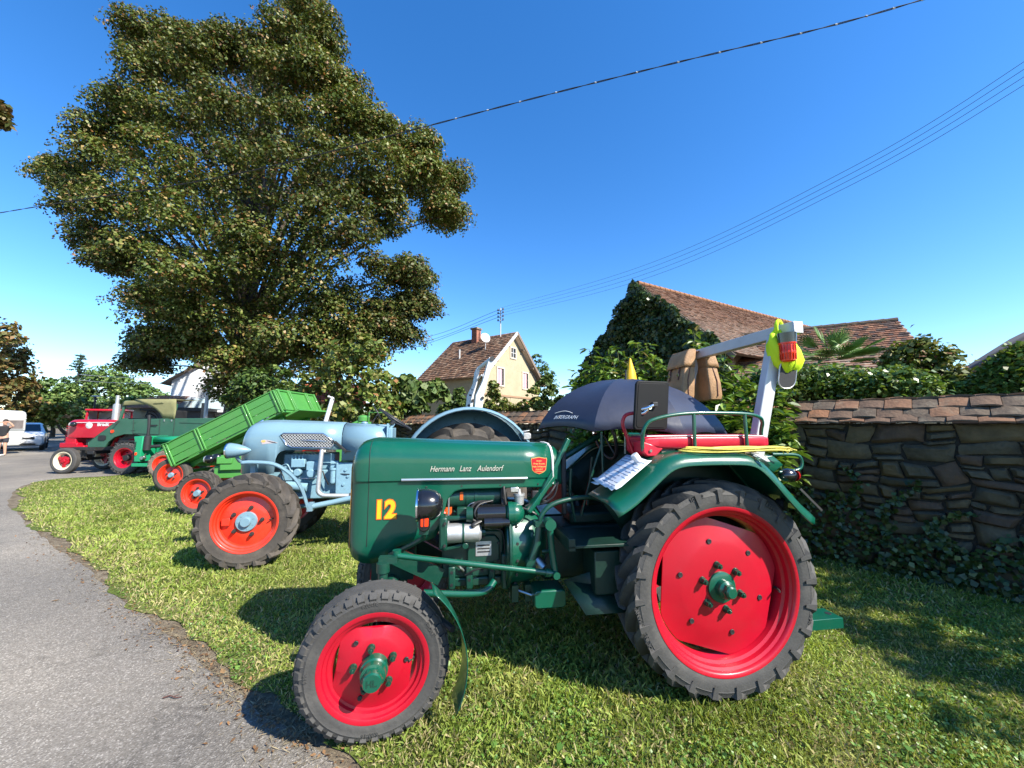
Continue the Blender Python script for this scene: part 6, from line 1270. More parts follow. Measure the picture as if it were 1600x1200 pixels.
# ------------------------------------------------------------------ army-green open truck with the canvas hood
FT = thing('army_truck', 'dark green open truck with an olive canvas hood and red wheels', 'truck', (-9.1, 13.1, 0), PI)
AG = M['army_green']
def fp(name, b, m, parent=None, **k): return b.obj(name, m, parent or FT, **k)
# local x = -9.1 - world x ; camera side y = +1.0
side = [(4.09, .84), (4.09, 1.01), (4.02, 1.06), (3.22, 1.705), (1.46, 1.735), (-.6, 1.75), (-.6, 1.18), (2.05, 1.18), (2.35, 1.15), (2.62, 1.23), (3.0, 1.24), (3.30, 1.15), (3.48, 1.0), (3.56, .84)]
for sg in (1, -1):
    b = MB().prism(side, lambda u, v, d: (u, d, v), sg*.94, sg*1.0); sd = fp('body_side', b, AG, bevel=.012)
    if sg > 0:
        for pts in ([(2.72, 1.012, 1.26), (2.74, 1.012, 1.70)], [(1.90, 1.012, 1.20), (1.92, 1.012, 1.72)], [(1.46, 1.012, 1.19), (1.46, 1.012, 1.73)], [(1.92, 1.012, 1.23), (2.72, 1.012, 1.27)]): MB().tube(pts, .006, 4).obj('door_seam', M['mblack'], sd)
        MB().prism(rrect(.22, .035, .014, 3, 2.10, 1.52), lambda u, v, d: (u, d, v), 1.0, 1.03).obj('door_handle', M['mblack'], sd)
        for x in (1.78, 1.55): MB().bb(x-.01, x+.01, 1.0, 1.02, 1.64, 1.70).obj('body_catch', M['alu'], sd)
        for z in (1.36, 1.60): MB().bb(2.66, 2.80, 1.0, 1.014, z, z+.02).obj('hinge', AG, sd)
        MB().prism(rrect(.23, .16, .05, 5, 3.67, 1.13), lambda u, v, d: (u, d, v), 1.0, 1.02).obj('side_vent', M['mblack'], sd); MB().prism(rrect(.08, .10, .04, 5, 3.37, 1.33), lambda u, v, d: (u, d, v), 1.0, 1.03).obj('marker_lamp', M['amber'], sd)
        MB().tube([(.1, 1.012, 1.56), (1.30, 1.012, 1.60)], .005, 4).obj('bed_seam', M['mblack'], sd)
b = MB(); b.add([(4.09, -1, 1.0), (4.09, 1, 1.0), (3.22, 1, 1.69), (3.22, -1, 1.69)], [(0, 1, 2, 3)]); b.add([(4.09, -1, .84), (4.09, 1, .84), (4.09, 1, 1.0), (4.09, -1, 1.0)], [(0, 1, 2, 3)]); fp('bonnet', b, AG, solid=.02)
b = MB(); b.bb(-.6, 1.45, -.94, .94, 1.15, 1.2); b.bb(-.6, 3.9, -.3, .3, .6, .8); b.bb(1.45, 1.48, -.94, .94, 1.2, 1.72); b.bb(2.0, 3.2, -.94, .94, 1.0, 1.05); fp('load_floor', b, M['mblack'])
b = MB()
for sg in (1, -1): b.beam((3.22, sg*.95, 1.70), (3.12, sg*.93, 2.28), .06, .06)
b.beam((3.12, -.93, 2.28), (3.12, .93, 2.28), .05, .05); b.beam((3.22, -.95, 1.72), (3.22, .95, 1.72), .05, .05); ws = fp('windscreen_frame', b, AG, bevel=.006)
MB().add([(3.2, -.9, 1.74), (3.2, .9, 1.74), (3.13, .9, 2.25), (3.13, -.9, 2.25)], [(0, 1, 2, 3)]).obj('windscreen', mat('clear_windscreen', (.9, .95, .95), .02), ws) if 0 else None
# canvas: roof sheet sagging between hoops and a rear quarter curtain
b = MB(); rs = []
for x, z, k in ((3.16, 2.27, 0), (3.10, 2.31, 0), (2.6, 2.33, .0), (2.1, 2.34, .02), (1.75, 2.36, .02), (1.55, 2.35, .0)): rs.append([(x, y*1.0, z-(.16 if abs(y) > .98 else .03*abs(y))-k*math.sin(9*y)*.3) for y in (-.12, -.1, .1, .3, .5, .7, .97, 1.0)])
b.rings(rs, False, False); cv = fp('canvas_hood', b, M['cloth_olive'], sa=60, solid=.012)
b = MB(); rs = []
for z in (2.34, 2.2, 2.05, 1.9, 1.72): t = (2.34-z)/.62; rs.append([(x, 1.0+.015*math.sin(8*x+9*z), z) for x in [1.46+(2.55-1.46)*((1-t)**1.9*.85+.45*(1-t)*.1+ .34*1)*i/6 if t < .98 else 1.46+.38*i/6 for i in range(7)]])
b.rings(rs, False, False); b.obj('canvas_curtain', M['cloth_olive'], cv, sa=60, solid=.01)
b = MB(); b.bb(1.8, 2.3, .2, .8, 1.2, 1.65); b.bb(1.75, 1.85, .2, .8, 1.6, 2.0); fp('cab_seat', b, M['mblack'], bevel=.03)
b = MB(); b.tube([Vector((2.72, .45, 1.72))+Vector((.08*math.cos(t), .2*math.sin(t), .18*math.cos(t))) for t in [2*PI*i/20 for i in range(20)]], .014, 6, closed=True); fp('steering_wheel', b, M['mblack'])
b = MB(); b.beam((3.20, 1.0, 1.66), (3.26, 1.1, 1.52), .03, .02); fp('mirror_bracket', b, M['mblack'])
fwm = (M['rubber'], M['red'], M['mblack'], M['dull']); fws = dict(R=.505, rr=.30, w=.27, tread='ag', lugs=24, lug_h=.02, disc_r=.85, dish=-.1, hub_r=.11, hub_l=.09, nuts=6, nut_r=.16, det=0)
for x in (2.98, .2):
    make_wheel('truck_wheel', fws, fwm, FT, (x, .84, .505)); make_wheel('truck_wheel', fws, fwm, FT, (x, -.84, .505), yaw=PI)
b = MB(); b.bb(3.3, 4.05, -.45, .45, .55, .8); b.cyl((2.98, -.75, .5), (2.98, .75, .5), .08, .08, 10); b.bb(3.95, 4.15, -.85, .95, .62, .72); fp('front_frame', b, M['mblack'], bevel=.01)

# ------------------------------------------------------------------ generic row-crop tractor body for the ones further back
def back_tractor(name, label, loc, rz, paint, wheels, front, rear, L=1.9, hood=(1.15, 1.70), hw=.30, lamps=True, stack=None, white=False, det=True, group=None):
    t = thing(name, label, 'tractor', loc, rz, group); q = lambda n, b, m, **k: b.obj(n, m, t, **k); z0, z1 = hood
    b = MB(); rs = []
    for x, s, dz in ((.3, 1, .02), (1.0, 1, .01), (L+.1, 1, 0), (L+.32, .97, .01), (L+.42, .88, .06), (L+.46, .74, .14)):
        w = hw*s; zt = z1-dz; r = .13*s; half = [(w, z0), (w, zt-r)]+[(w-r+r*math.cos(PI/2*i/5), zt-r+r*math.sin(PI/2*i/5)) for i in range(1, 6)]; rs.append([(x, y, z) for y, z in half]+[(x, -y, z) for y, z in reversed(half)])
    b.rings(rs, True, True); hd = q('bonnet', b, paint, sa=45)
    b = MB(); b.bb(L+.12, L+.45, -hw*.92, hw*.92, z0-.30, z0+.02); b.bb(L-.2, L+.5, -hw*1.05, hw*1.05, z0-.36, z0-.26); q('front_cowl', b, paint, bevel=.02)
    b = MB(); b.bb(.9, L-.1, -.18, .18, .6, z0-.06); b.bb(-.2, .95, -.22, .22, .55, z0); b.cyl((0, -.55, rear['R']), (0, .55, rear['R']), .11, .11, 12); b.cyl((L, -.55, front['R']), (L, .55, front['R']), .05, .05, 10); b.bb(L-.1, L+.1, -.1, .1, front['R'], z0-.3); q('engine_block', b, M['dull'], bevel=.02)
    gb = MB()
    for k in range(9): gb.bb(L+.25, L+.475, -hw*.8, hw*.8, z0-.22+k*.072, z0-.20+k*.072)
    gr = MB().bb(L+.3, L+.462, -hw*.78, hw*.78, z0-.24, z1-.14).obj('radiator_grille', M['mblack'], t); gm = MB().bb(L+.24, L+.478, -hw*.86, hw*.86, 0, .022).mesh('grille_bar', paint, 0)
    for k in range(9): o = bpy.data.objects.new('grille_bar', gm); COL.objects.link(o); o.parent = gr; o.location = (0, 0, z0-.22+k*.072)
    for sg in (1, -1):
        b = MB(); rs = [[((rear['R']+.09)*math.cos(R(a)), sg*y, rear['R']+(rear['R']+.09)*math.sin(R(a))) for y in (.32, .72)] for a in range(15, 166, 15)]; b.rings(rs, False, False); q('rear_mudguard', b, paint, sa=60, solid=.012)
        if lamps: b = MB(); b.ell((L+.1, sg*(hw+.12), z1-.16), (.10, .075, .085), 14, 8); hl = q('headlight', b, M['black'] if white else M['dull'], sa=60); MB().cyl((L+.19, sg*(hw+.12), z1-.16), (L+.2, sg*(hw+.12), z1-.16), .06, .05, 12).obj('lamp_lens', M['glass'], hl)
        make_wheel('front_wheel', front, wheels, t, (L, sg*.62, front['R']), yaw=0 if sg > 0 else PI); make_wheel('rear_wheel', rear, wheels, t, (0, sg*.62, rear['R']), yaw=0 if sg > 0 else PI)
    b = MB(); c0 = Vector((.15, 0, z1+.12)); b.tube([c0+Vector((.09*math.cos(a), .2*math.sin(a), .18*math.cos(a))) for a in [2*PI*i/20 for i in range(20)]], .014, 6, closed=True); b.tube([c0, (.5, 0, z1-.1)], .016, 6); q('steering_wheel', b, M['mblack'], sa=60)
    b = MB(); b.bb(-.55, -.15, -.2, .2, z0-.02, z0+.06); b.bb(-.6, -.52, -.2, .2, z0, z0+.34); q('driver_seat', b, M['mblack'], bevel=.03)
    if stack:
        x, m, h1, h2 = stack; b = MB(); b.cyl((x, .05, z1-.05), (x, .05, h1), .095, .095, 16); b.cyl((x, .05, h1), (x, .05, h1+.05), .095, .05, 16); b.cyl((x, .05, h1+.04), (x+.0, .05, h2), .05, .05, 12); q('exhaust_stack', b, m, sa=40)
    return t
wf = dict(R=.405, rr=.27, w=.19, tread='rib', lugs=20, disc_r=.80, dish=.1, nuts=3, nut_r=.1, style='spoke', white_rim=True, hub_r=.07, det=0)
wr = dict(R=.66, rr=.42, w=.30, tread='ag', lugs=18, disc_r=.86, dish=.2, nuts=6, nut_r=.13, det=0)
gt = back_tractor('red_tractor', 'bright red tractor with a silver exhaust and cream-rimmed front wheel', (-12.0, 13.05, 0), PI+R(2), M['red'], (M['rubber'], M['red'], M['red'], M['red']), wf, wr, L=2.15, hood=(1.12, 1.71), stack=(1.30, M['alu'], 2.2, 2.52), white=True)
text_obj('Bradt', .15, M['white'], gt, (1.62, .304, 1.50), bold=.006, ext=.002, width=1.1); b = MB().tube([(2.3, .305, 1.605), (1.5, .306, 1.61), (.4, .306, 1.60)], .014, 6); b.obj('white_stripe', M['white'], gt)
MB().lathe([(.001, .006), (.10, .006), (.11, 0)], 24, o=(1.88, .300, 1.52), axis=(0, 1, 0)).obj('white_disc', M['white'], gt); MB().bb(2.15, 2.7, -.34, .34, .80, .95).obj('front_bolster', M['red'], gt, bevel=.015)
MB().bb(1.5, 2.2, .35, .41, .72, .82).obj('side_tool_rail', M['dull'], gt)
wh = dict(R=.43, rr=.26, w=.2, tread='rib', lugs=20, disc_r=.86, dish=.2, nuts=5, nut_r=.1, det=0)
back_tractor('navy_tractor', 'old dark blue tractor with two grey headlamps half hidden by the red tractor', (-15.6, 15.6, 0), PI+R(-12), mat('dark_blue_paint', (.03, .13, .19), .4, var=.1), (M['rubber_d'], M['dull'], M['dull'], M['dull']), wh, wr, L=1.75, hood=(1.0, 1.74), hw=.25)
back_tractor('small_red_tractor', 'red tractor seen behind the truck bed beyond the canvas hood', (-8.2, 17.5, 0), PI+R(8), M['red'], (M['rubber'], M['red'], M['red'], M['dull']), wh, wr, L=1.7, hood=(1.1, 1.62))
# red cab tractor right behind the red one
t = back_tractor('cab_tractor', 'red tractor with a glazed cab standing behind the silver exhaust', (-18.9, 18.2, 0), R(120), M['red'], (M['rubber'], M['red'], M['red'], M['dull']), wh, wr, L=1.9, hood=(1.1, 1.6))
cb = MB()
for x in (-.75, .45):
    for y in (-.62, .62): cb.beam((x, y, 1.1), (x*.9, y*.95, 2.15), .06, .06)
cb = cb.obj('cab_frame', M['red'], t, bevel=.006); MB().bb(-.80, .50, -.65, .65, 2.15, 2.24).obj('cab_roof', M['red'], cb, bevel=.03)
pane_m = mat('pale_cab_glass', (.30, .40, .42), .08, 0, .3)
MB().add([(.43, -.55, 1.62), (.43, .55, 1.62), (.40, .54, 2.14), (.40, -.54, 2.14)], [(0, 1, 2, 3)]).obj('cab_glass', pane_m, cb); MB().add([(-.70, .60, 1.62), (.40, .60, 1.62), (.38, .585, 2.14), (-.66, .585, 2.14)], [(0, 1, 2, 3)]).obj('cab_glass', pane_m, cb)

# ------------------------------------------------------------------ cars, caravan, the passer-by
def suv(name, label, loc, rz, paint, group=None):
    t = thing(name, label, 'car', loc, rz, group); L, Wd = 4.45, .92; q = lambda n, b, m, **k: b.obj(n, m, t, **k)
    # stations along x: (x, half width low, belt half width, roof half width, z low, z belt, z top)
    st = [(2.20, .70, .66, .60, .42, .72, .80), (2.12, .84, .80, .70, .32, .86, .95), (1.85, .90, .87, .78, .28, .95, 1.03), (1.25, .92, .89, .80, .27, 1.0, 1.10), (.95, .92, .90, .76, .27, 1.02, 1.14), (.25, .92, .90, .66, .27, 1.03, 1.58), (-.3, .92, .90, .66, .27, 1.04, 1.645), (-1.2, .92, .90, .66, .27, 1.05, 1.63), (-1.75, .91, .89, .64, .28, 1.06, 1.56), (-2.1, .88, .85, .70, .34, 1.0, 1.12), (-2.2, .80, .78, .66, .42, .9, .98)]
    rs = []
    for x, a, bb_, c, z0, zb, zt in st: rs.append([(x, a*.9, z0), (x, a, z0+.12), (x, a, (z0+zb)/2), (x, bb_, zb), (x, c+.02, zt-.06), (x, c-.08, zt), (x, 0, zt+.015), (x, -c+.08, zt), (x, -c-.02, zt-.06), (x, -bb_, zb), (x, -a, (z0+zb)/2), (x, -a, z0+.12), (x, -a*.9, z0)])
    b = MB().rings(rs); body = q('body', b, paint, sa=28, bevel=.02)
    gl = MB(); gl.add([(.97, -.70, 1.12), (.97, .70, 1.12), (.33, .60, 1.53), (.33, -.60, 1.53)], [(0, 1, 2, 3)]); o = q('windscreen', gl, M['darkglass'], sa=0); o.location.x = .045; o.location.z = .02
    for sg in (1, -1):
        for x0, x1, x2, x3 in ((.78, -.28, -.28, .22), (-.34, -1.25, -1.22, -.34), (-1.31, -1.80, -1.62, -1.31)):
            MB().add([(x0, sg*.915, 1.06), (x1, sg*.918, 1.07), (x2, sg*.70, 1.53), (x3, sg*.70, 1.50)], [(0, 1, 2, 3)]).obj('side_window', M['darkglass'], t)
        MB().box((.80, sg*1.02, 1.10), (.12, .2, .14)).obj('door_mirror', M['mblack'], t, bevel=.03)
        MB().add([(2.16, sg*.52, .78), (2.00, sg*.86, .80), (1.80, sg*.90, .90), (2.10, sg*.60, .86)], [(0, 1, 2, 3)]).obj('headlight', M['glass'], t, solid=.04)
        for x in (.35, -.75): MB().box((x, sg*.925, .93), (.2, .02, .03)).obj('door_handle', M['chrome'], t)
        for x in (1.35, -1.35):
            MB().lathe([(.30, 0), (.42, .012), (.44, -.02)], 24, o=(x, sg*.915, .36), axis=(0, sg, 0)).obj('wheel_arch', M['mblack'], t)
            make_wheel('car_wheel', dict(R=.36, rr=.235, w=.22, tread='rib', lugs=20, disc_r=.9, dish=.3, nuts=5, nut_r=.06, style='spoke', hub_r=.05, det=0), (M['rubber'], M['dull'], M['dull'], M['dull']), t, (x, sg*.84, .36), yaw=0 if sg > 0 else PI)
    MB().bb(2.10, 2.215, -.55, .55, .66, .80).obj('radiator_grille', M['mblack'], t, bevel=.02); MB().bb(2.06, 2.20, -.62, .62, .34, .54).obj('bumper_intake', M['mblack'], t, bevel=.05); MB().bb(2.20, 2.225, -.26, .26, .54, .64).obj('number_plate', M['white'], t); MB().cyl((2.215, 0, .73), (2.228, 0, .73), .06, .06, 16).obj('front_emblem', M['chrome'], t)
suv('white_car', 'white SUV facing the camera beside the caravan', (-30.2, 24.0, 0), R(-42), mat('white_car_paint', (.72, .73, .74), .25, 0, .6))
suv('blue_car', 'dark blue car parked behind the white SUV', (-31.8, 30.5, 0), R(-42), mat('blue_car_paint', (.015, .04, .14), .25, 0, .6))
def caravan():
    t = thing('caravan', 'white caravan with a small curtained end window at the left edge', 'caravan', (-27.45, 18.4, 0), R(88)); q = lambda n, b, m, **k: b.obj(n, m, t, **k); L, Wd = 2.6, 1.05
    prof = []
    for x, z in ((L-.16, .42), (L-.03, .95), (L, 1.25), (L-.02, 2.05), (L-.07, 2.20), (L-.2, 2.26)): prof.append((x, z))
    pr = prof+[(-L+.2, 2.42), (-L+.04, 2.35), (-L, 2.2), (-L, 1.2), (-L+.1, .42)]
    b = MB().prism(pr, lambda u, v, d: (u, d, v), -Wd, Wd); w = q('body', b, mat('caravan_white', (.46, .48, .48), .45, 0, .1, dirt=(.4, .4, .37), dirt_amt=.4), bevel=.05)
    for z in (.52, .60, .68): MB().bb(-L+.1, L-.14, -Wd-.012, -Wd+.01, z, z+.03).obj('trim_ridge', M['white'], w)
    MB().bb(-L+.05, L-.03, -Wd-.014, -Wd+.01, 1.84, 1.87).obj('gutter_rail', M['white'], w); MB().bb(-L+.03, L-.03, -Wd-.010, -Wd+.01, 1.22, 1.235).obj('seam_line', M['dull'], w)
    win = MB().bb(L-1.0, L-.12, -Wd-.03, -Wd, 1.30, 1.80).obj('window', mat('aluminium_frame', (.45, .42, .40), .4), w, bevel=.02); MB().bb(L-.95, L-.17, -Wd-.038, -Wd-.028, 1.34, 1.76).obj('pane', mat('curtained_glass', (.16, .14, .135), .12, var=.3, vscale=3), win)
    MB().bb(L-.90, L-.60, -Wd-.041, -Wd-.037, 1.36, 1.62).obj('curtain', mat('grey_curtain', (.25, .22, .21), .8), win)
    for x in (-.2,): 
        for sg in (1, -1): make_wheel('caravan_wheel', dict(R=.33, rr=.2, w=.18, tread='rib', lugs=20, disc_r=.86, nuts=4, nut_r=.07, det=0), (M['rubber'], M['white'], M['dull'], M['dull']), t, (x, sg*.92, .33), yaw=0 if sg > 0 else PI)
caravan()
def skin_obj(name, joints, bones, m, parent, sub=2):
    me = bpy.data.meshes.new(name); me.from_pydata([j[:3] for j in joints], bones, []); o = bpy.data.objects.new(name, me); COL.objects.link(o); o.parent = parent
    sk = o.modifiers.new('skin', 'SKIN'); sk.use_smooth_shade = True
    for i, j in enumerate(joints): v = me.skin_vertices[0].data[i]; v.radius = (j[3], j[4] if len(j) > 4 else j[3]); v.use_root = (i == 0)
    sb = o.modifiers.new('sub', 'SUBSURF'); sb.levels = sub; sb.render_levels = sub; me.materials.append(m); return o
def person():
    t = thing('person', 'person in a black top and shorts shading the eyes with raised arms by the caravan', 'person', (at(3, 700, 19.2).x, 19.2, 0), R(20)); sk = mat('skin', (.50, .28, .19), .55)
    J = [(0, 0, .95, .15, .11), (0, 0, 1.18, .135, .10), (0, 0, 1.38, .165, .10), (0, 0, 1.47, .06), (0, 0, 1.56, .055), (0, -.005, 1.64, .082, .095), (0, 0, 1.75, .07, .085),
         (.17, 0, 1.40, .06), (.36, -.06, 1.45, .045), (.25, -.17, 1.66, .036), (.14, -.20, 1.66, .035), (.06, -.20, 1.665, .02),
         (-.17, 0, 1.40, .06), (-.36, -.06, 1.45, .045), (-.25, -.17, 1.66, .036), (-.14, -.20, 1.66, .035), (-.06, -.20, 1.665, .02),
         (.09, 0, .88, .10), (.11, -.02, .50, .062), (.12, .02, .10, .042), (.12, -.06, .035, .04), (.12, -.16, .03, .03), (-.09, 0, .88, .10), (-.11, -.02, .50, .062), (-.12, .02, .10, .042), (-.12, -.06, .035, .04), (-.12, -.16, .03, .03)]
    Bn = [(0, 1), (1, 2), (2, 3), (3, 4), (4, 5), (5, 6), (2, 7), (7, 8), (8, 9), (9, 10), (10, 11), (2, 12), (12, 13), (13, 14), (14, 15), (15, 16), (0, 17), (17, 18), (18, 19), (19, 20), (20, 21), (0, 22), (22, 23), (23, 24), (24, 25), (25, 26)]
    body = skin_obj('body', J, Bn, sk, t)
    skin_obj('black_top', [(0, 0, .90, .165, .125), (0, 0, 1.18, .15, .115), (0, 0, 1.36, .175, .115), (0, 0, 1.45, .08), (.17, 0, 1.40, .075), (.24, -.02, 1.415, .066), (-.17, 0, 1.40, .075), (-.24, -.02, 1.415, .066)], [(0, 1), (1, 2), (2, 3), (2, 4), (4, 5), (2, 6), (6, 7)], mat('black_cotton', (.016, .016, .018), .9), t)
    skin_obj('shorts', [(0, 0, .95, .165, .125), (.095, 0, .84, .118), (.11, -.01, .62, .092), (-.095, 0, .84, .118), (-.11, -.01, .62, .092)], [(0, 1), (1, 2), (0, 3), (3, 4)], mat('dark_shorts', (.03, .03, .04), .9), t)
    MB().ell((0, .015, 1.70), (.090, .108, .105), 16, 9, t1=PI*.62).obj('hair', mat('dark_hair', (.03, .018, .012), .7), t, sa=60)
    for sg in (1, -1): MB().ell((sg*.033, -.092, 1.665), (.012, .008, .008), 8, 5).obj('eye', M['mblack'], t); MB().ell((sg*.088, 0, 1.655), (.014, .025, .034), 8, 6).obj('ear', sk, t); MB().box((sg*.12, -.18, .05), (.09, .25, .08)).obj('shoe', M['white'], t, bevel=.03)
    MB().ell((0, -.105, 1.635), (.014, .020, .026), 8, 6).obj('nose', sk, t); MB().box((0, -.094, 1.595), (.045, .01, .012)).obj('mouth', mat('lips', (.35, .12, .10), .6), t, bevel=.004)
    for sg in (1, -1):
        for k, (L, a) in enumerate(((.075, .0), (.085, .1), (.08, .2), (.062, .3))): MB().tube([(sg*.07, -.205, 1.675-.018*k), (sg*(.07-L*.6), -.215, 1.678-.018*k), (sg*(.07-L), -.205, 1.672-.018*k)], [.009, .006], 6).obj('finger', sk, t, sa=60)
        MB().tube([(sg*.12, -.21, 1.64), (sg*.09, -.225, 1.61), (sg*.07, -.225, 1.60)], [.011, .007], 6).obj('thumb', sk, t, sa=60)
person()
# ------------------------------------------------------------------ buildings
def roof_tiles(name, a, b, c, d, rows, cols, pal, m, parent, rg, lift=.03, jit=.012, base=None):
    """a-b eaves (left to right), d-c ridge; overlapping flat tiles as one part"""
    a, b, c, d = [np.array(v, float) for v in (a, b, c, d)]; n = np.cross(b-a, d-a); n /= np.linalg.norm(n)
    if n[2] < 0: n = -n
    V = []; C = []; k = 0
    for r in range(rows):
        v0, v1 = r/rows, min(1, (r+1.28)/rows)
        for q in range(cols):
            off = .5*(r % 2); u0, u1 = (q+off)/cols, (q+off+.95)/cols
            if u0 >= 1: continue
            u1 = min(1, u1)
            P = lambda u, v: (a+(b-a)*u)*(1-v)+(d+(c-d)*u)*v
            j = rg.normal()*jit; w0 = n*(lift+abs(j)); w1 = n*.004; p = [P(u0, v0)+w0, P(u1, v0)+w0, P(u1, v1)+w1, P(u0, v1)+w1, P(u0, v0)+w0-n*lift, P(u1, v0)+w0-n*lift]
            V += [p[0], p[1], p[2], p[3], p[4], p[5], p[1], p[0]]; col = np.array(pal[rg.integers(len(pal))])*(.8+.4*rg.random()); C += [col]*8
    me = fast_mesh(name, np.array(V)-(np.array(base) if base is not None else 0), 4, m, np.array(C)); o = bpy.data.objects.new(name, me); COL.objects.link(o)
    if parent: o.parent = parent
    return tag(o, kind='stuff')
M['roof'] = tint_mat('clay_roof_tile', .9, .3, 20, .3, 3)
def building_frame(p, ang): return Matrix.Translation(p) @ Matrix.Rotation(ang, 4, 'Z')
def gable_house(t, L, hw, he, hr, wallm, oh=.35, flare=.0):
    """local: x along the ridge (0..L), y across (-hw..hw)"""
    b = MB(); b.add([(0, -hw, -.2), (0, hw, -.2), (0, hw, he), (0, 0, hr), (0, -hw, he), (L, -hw, -.2), (L, hw, -.2), (L, hw, he), (L, 0, hr), (L, -hw, he)], [(0, 1, 2, 3, 4), (9, 8, 7, 6, 5), (0, 4, 9, 5), (1, 6, 7, 2)])
    return b.obj('wall', wallm, t, sa=0)
def window(t, p, right, w, h, frame, pane, cross=True, curtain=None, sill=True):
    """p: centre on the wall, right: unit along the wall; faces right x up reversed"""
    p = Vector(p); r = Vector(right).normalized(); n = r.cross(Vector((0, 0, 1))); Mx = Matrix((r, n, Vector((0, 0, 1)))).transposed()
    def bx(x0, x1, y0, y1, z0, z1, b): 
        b.add([p+Mx @ Vector((x, y, z)) for z in (z0, z1) for y in (y0, y1) for x in (x0, x1)], [(0, 2, 3, 1), (4, 5, 7, 6), (0, 1, 5, 4), (2, 6, 7, 3), (0, 4, 6, 2), (1, 3, 7, 5)])
    b = MB(); f = .11
    for q in ((-w/2-f, -w/2, -h/2-f, h/2+f), (w/2, w/2+f, -h/2-f, h/2+f), (-w/2, w/2, h/2, h/2+f), (-w/2, w/2, -h/2-f, -h/2)): bx(q[0], q[1], -.04, .05, q[2], q[3], b)
    o = b.obj('window', frame, t, sa=0); b = MB(); bx(-w/2, w/2, -.02, -.01, -h/2, h/2, b); b.obj('pane', pane, o, sa=0)
    if curtain: b = MB(); bx(-w/2+.04, w/2-.25*w, -.009, .0, -h/2+.04, h/2-.05, b); b.obj('curtain', curtain, o, sa=0)
    b = MB(); bx(-.025, .025, -.008, .03, -h/2, h/2, b)
    if cross: bx(-w/2, -.026, -.008, .028, -.02, .02, b); bx(.026, w/2, -.008, .028, -.02, .02, b)
    b.obj('glazing_bar', M['white'], o, sa=0); return o
PLASTER = mat('ochre_plaster', (.40, .345, .225), .92, var=.14, vscale=2.2, bump=.6, bscale=9, dirt=(.28, .21, .13), dirt_amt=.75, dscale=1.1)
RT = np.random.default_rng(33)
def yellow_house():
    P = Vector((.1, 30, 0)); ang = math.atan2(.57, -.82); t = thing('yellow_house', 'old ochre plastered house with a steep brown tiled roof beyond the wall', 'house', P, ang)
    L, hw, he, hr = 6.2, 4.1, 4.95, 8.75
    gable_house(t, L, hw-.25, he+.15, hr-.12, PLASTER)
    # which side faces the camera: the gable at x=0 and the long side at y=+/-hw
    pal = [(.17, .095, .062), (.13, .078, .055), (.21, .12, .075), (.095, .065, .05), (.24, .16, .11)]
    for sg in (1, -1):
        rf = MB().add([(-.35, sg*(hw+.15), he-.12), (L+.3, sg*(hw+.15), he-.12), (L+.3, 0, hr), (-.35, 0, hr)], [(0, 1, 2, 3)]).obj('roof', M['wood'], t, solid=.10)
        q = [(-.38, sg*(hw+.22), he-.10), (L+.3, sg*(hw+.22), he-.10), (L+.3, sg*.0, hr+.07), (-.38, 0, hr+.07)]
        roof_tiles('roof_tiles', *(q if sg > 0 else q), 22, 34, pal, M['roof'], rf, RT, .05)
        MB().beam((-.42, sg*(hw+.2), he-.17), (-.42, 0, hr-.02), .07, .22).obj('barge_board', M['white'] if sg > 0 else M['wood'], rf)
        for k in (.25, .6): MB().beam((-.35, sg*hw*k, hr-(hr-he)*k-.28), (.1, sg*hw*k, hr-(hr-he)*k-.28), .12, .14).obj('purlin_end', M['wood'], rf)
    fr, pk = mat('window_cream', (.55, .48, .38), .7), mat('pink_blind', (.55, .30, .33), .8)
    rt = Vector((0, 1, 0)); rt = Vector((0, -1, 0))
    G_ = [(-.01, 0.05, 7.15, .62, .75, None), (-.01, 1.72, 5.1, .78, 1.25, pk), (-.01, -1.72, 5.1, .78, 1.25, pk), (-.01, 1.72, 2.3, .8, 1.3, None), (-.01, -1.72, 2.3, .8, 1.3, None)]
    for x, y, z, w, h, cu in G_: window(t, (x, y, z), rt, w, h, fr, M['darkglass'], cu is None, cu)
    MB().bb(-.05, 0, -hw+.3, hw-.3, 3.62, 3.76).obj('string_course', mat('red_stringcourse', (.32, .20, .12), .9), t)
    mb = MB(); 
    for k in range(14): mb.bb(-.02, .25, -hw+.27+(.1 if k % 2 else 0), -hw+.55, .3+k*.25, .3+k*.25+.22)
    tag(mb.obj('corner_stones', mat('corner_brick', (.33, .17, .10), .9, var=.2), t), kind='stuff')
    ch = MB().bb(3.2, 3.75, -.35+.5, .2+.5, 7.6, 9.5).obj('chimney', mat('chimney_brick', (.28, .11, .07), .9, var=.25, vscale=4, bump=.5, bscale=10), t); MB().bb(3.12, 3.83, .07, .78, 9.42, 9.56).obj('chimney_cap', M['wood'], ch); MB().bb(3.1, 3.85, .05, .8, 7.95, 8.05).obj('chimney_flashing', M['galv'], ch)
    LS = 1 if (building_frame(P, ang) @ Vector((3, hw, 0))).length < (building_frame(P, ang) @ Vector((3, -hw, 0))).length else -1
    # satellite dish, vent pipe and the insulator mast on the near slope
    def on_roof(x, k): return Vector((x, LS*hw*k, hr-(hr-he)*k+.1))
    p = on_roof(1.5, .40); MB().tube([p, p+Vector((0, 0, .9))], .03, 6).obj('dish_mast', M['galv'], t)
    b = MB(); n = ((building_frame(P, ang).inverted() @ Vector((14, 0, 16)))-p).normalized(); u, v = basis(n); c = p+Vector((0, 0, .95)); rs = [[c-n*(.10*(1-(r/.4)**2))+(u*math.cos(a)+v*math.sin(a))*r for a in [2*PI*i/20 for i in range(20)]] for r in (.02, .16, .30, .40)]; b.rings(rs, True, False); b.obj('satellite_dish', M['white'], t, solid=.02, sa=60)
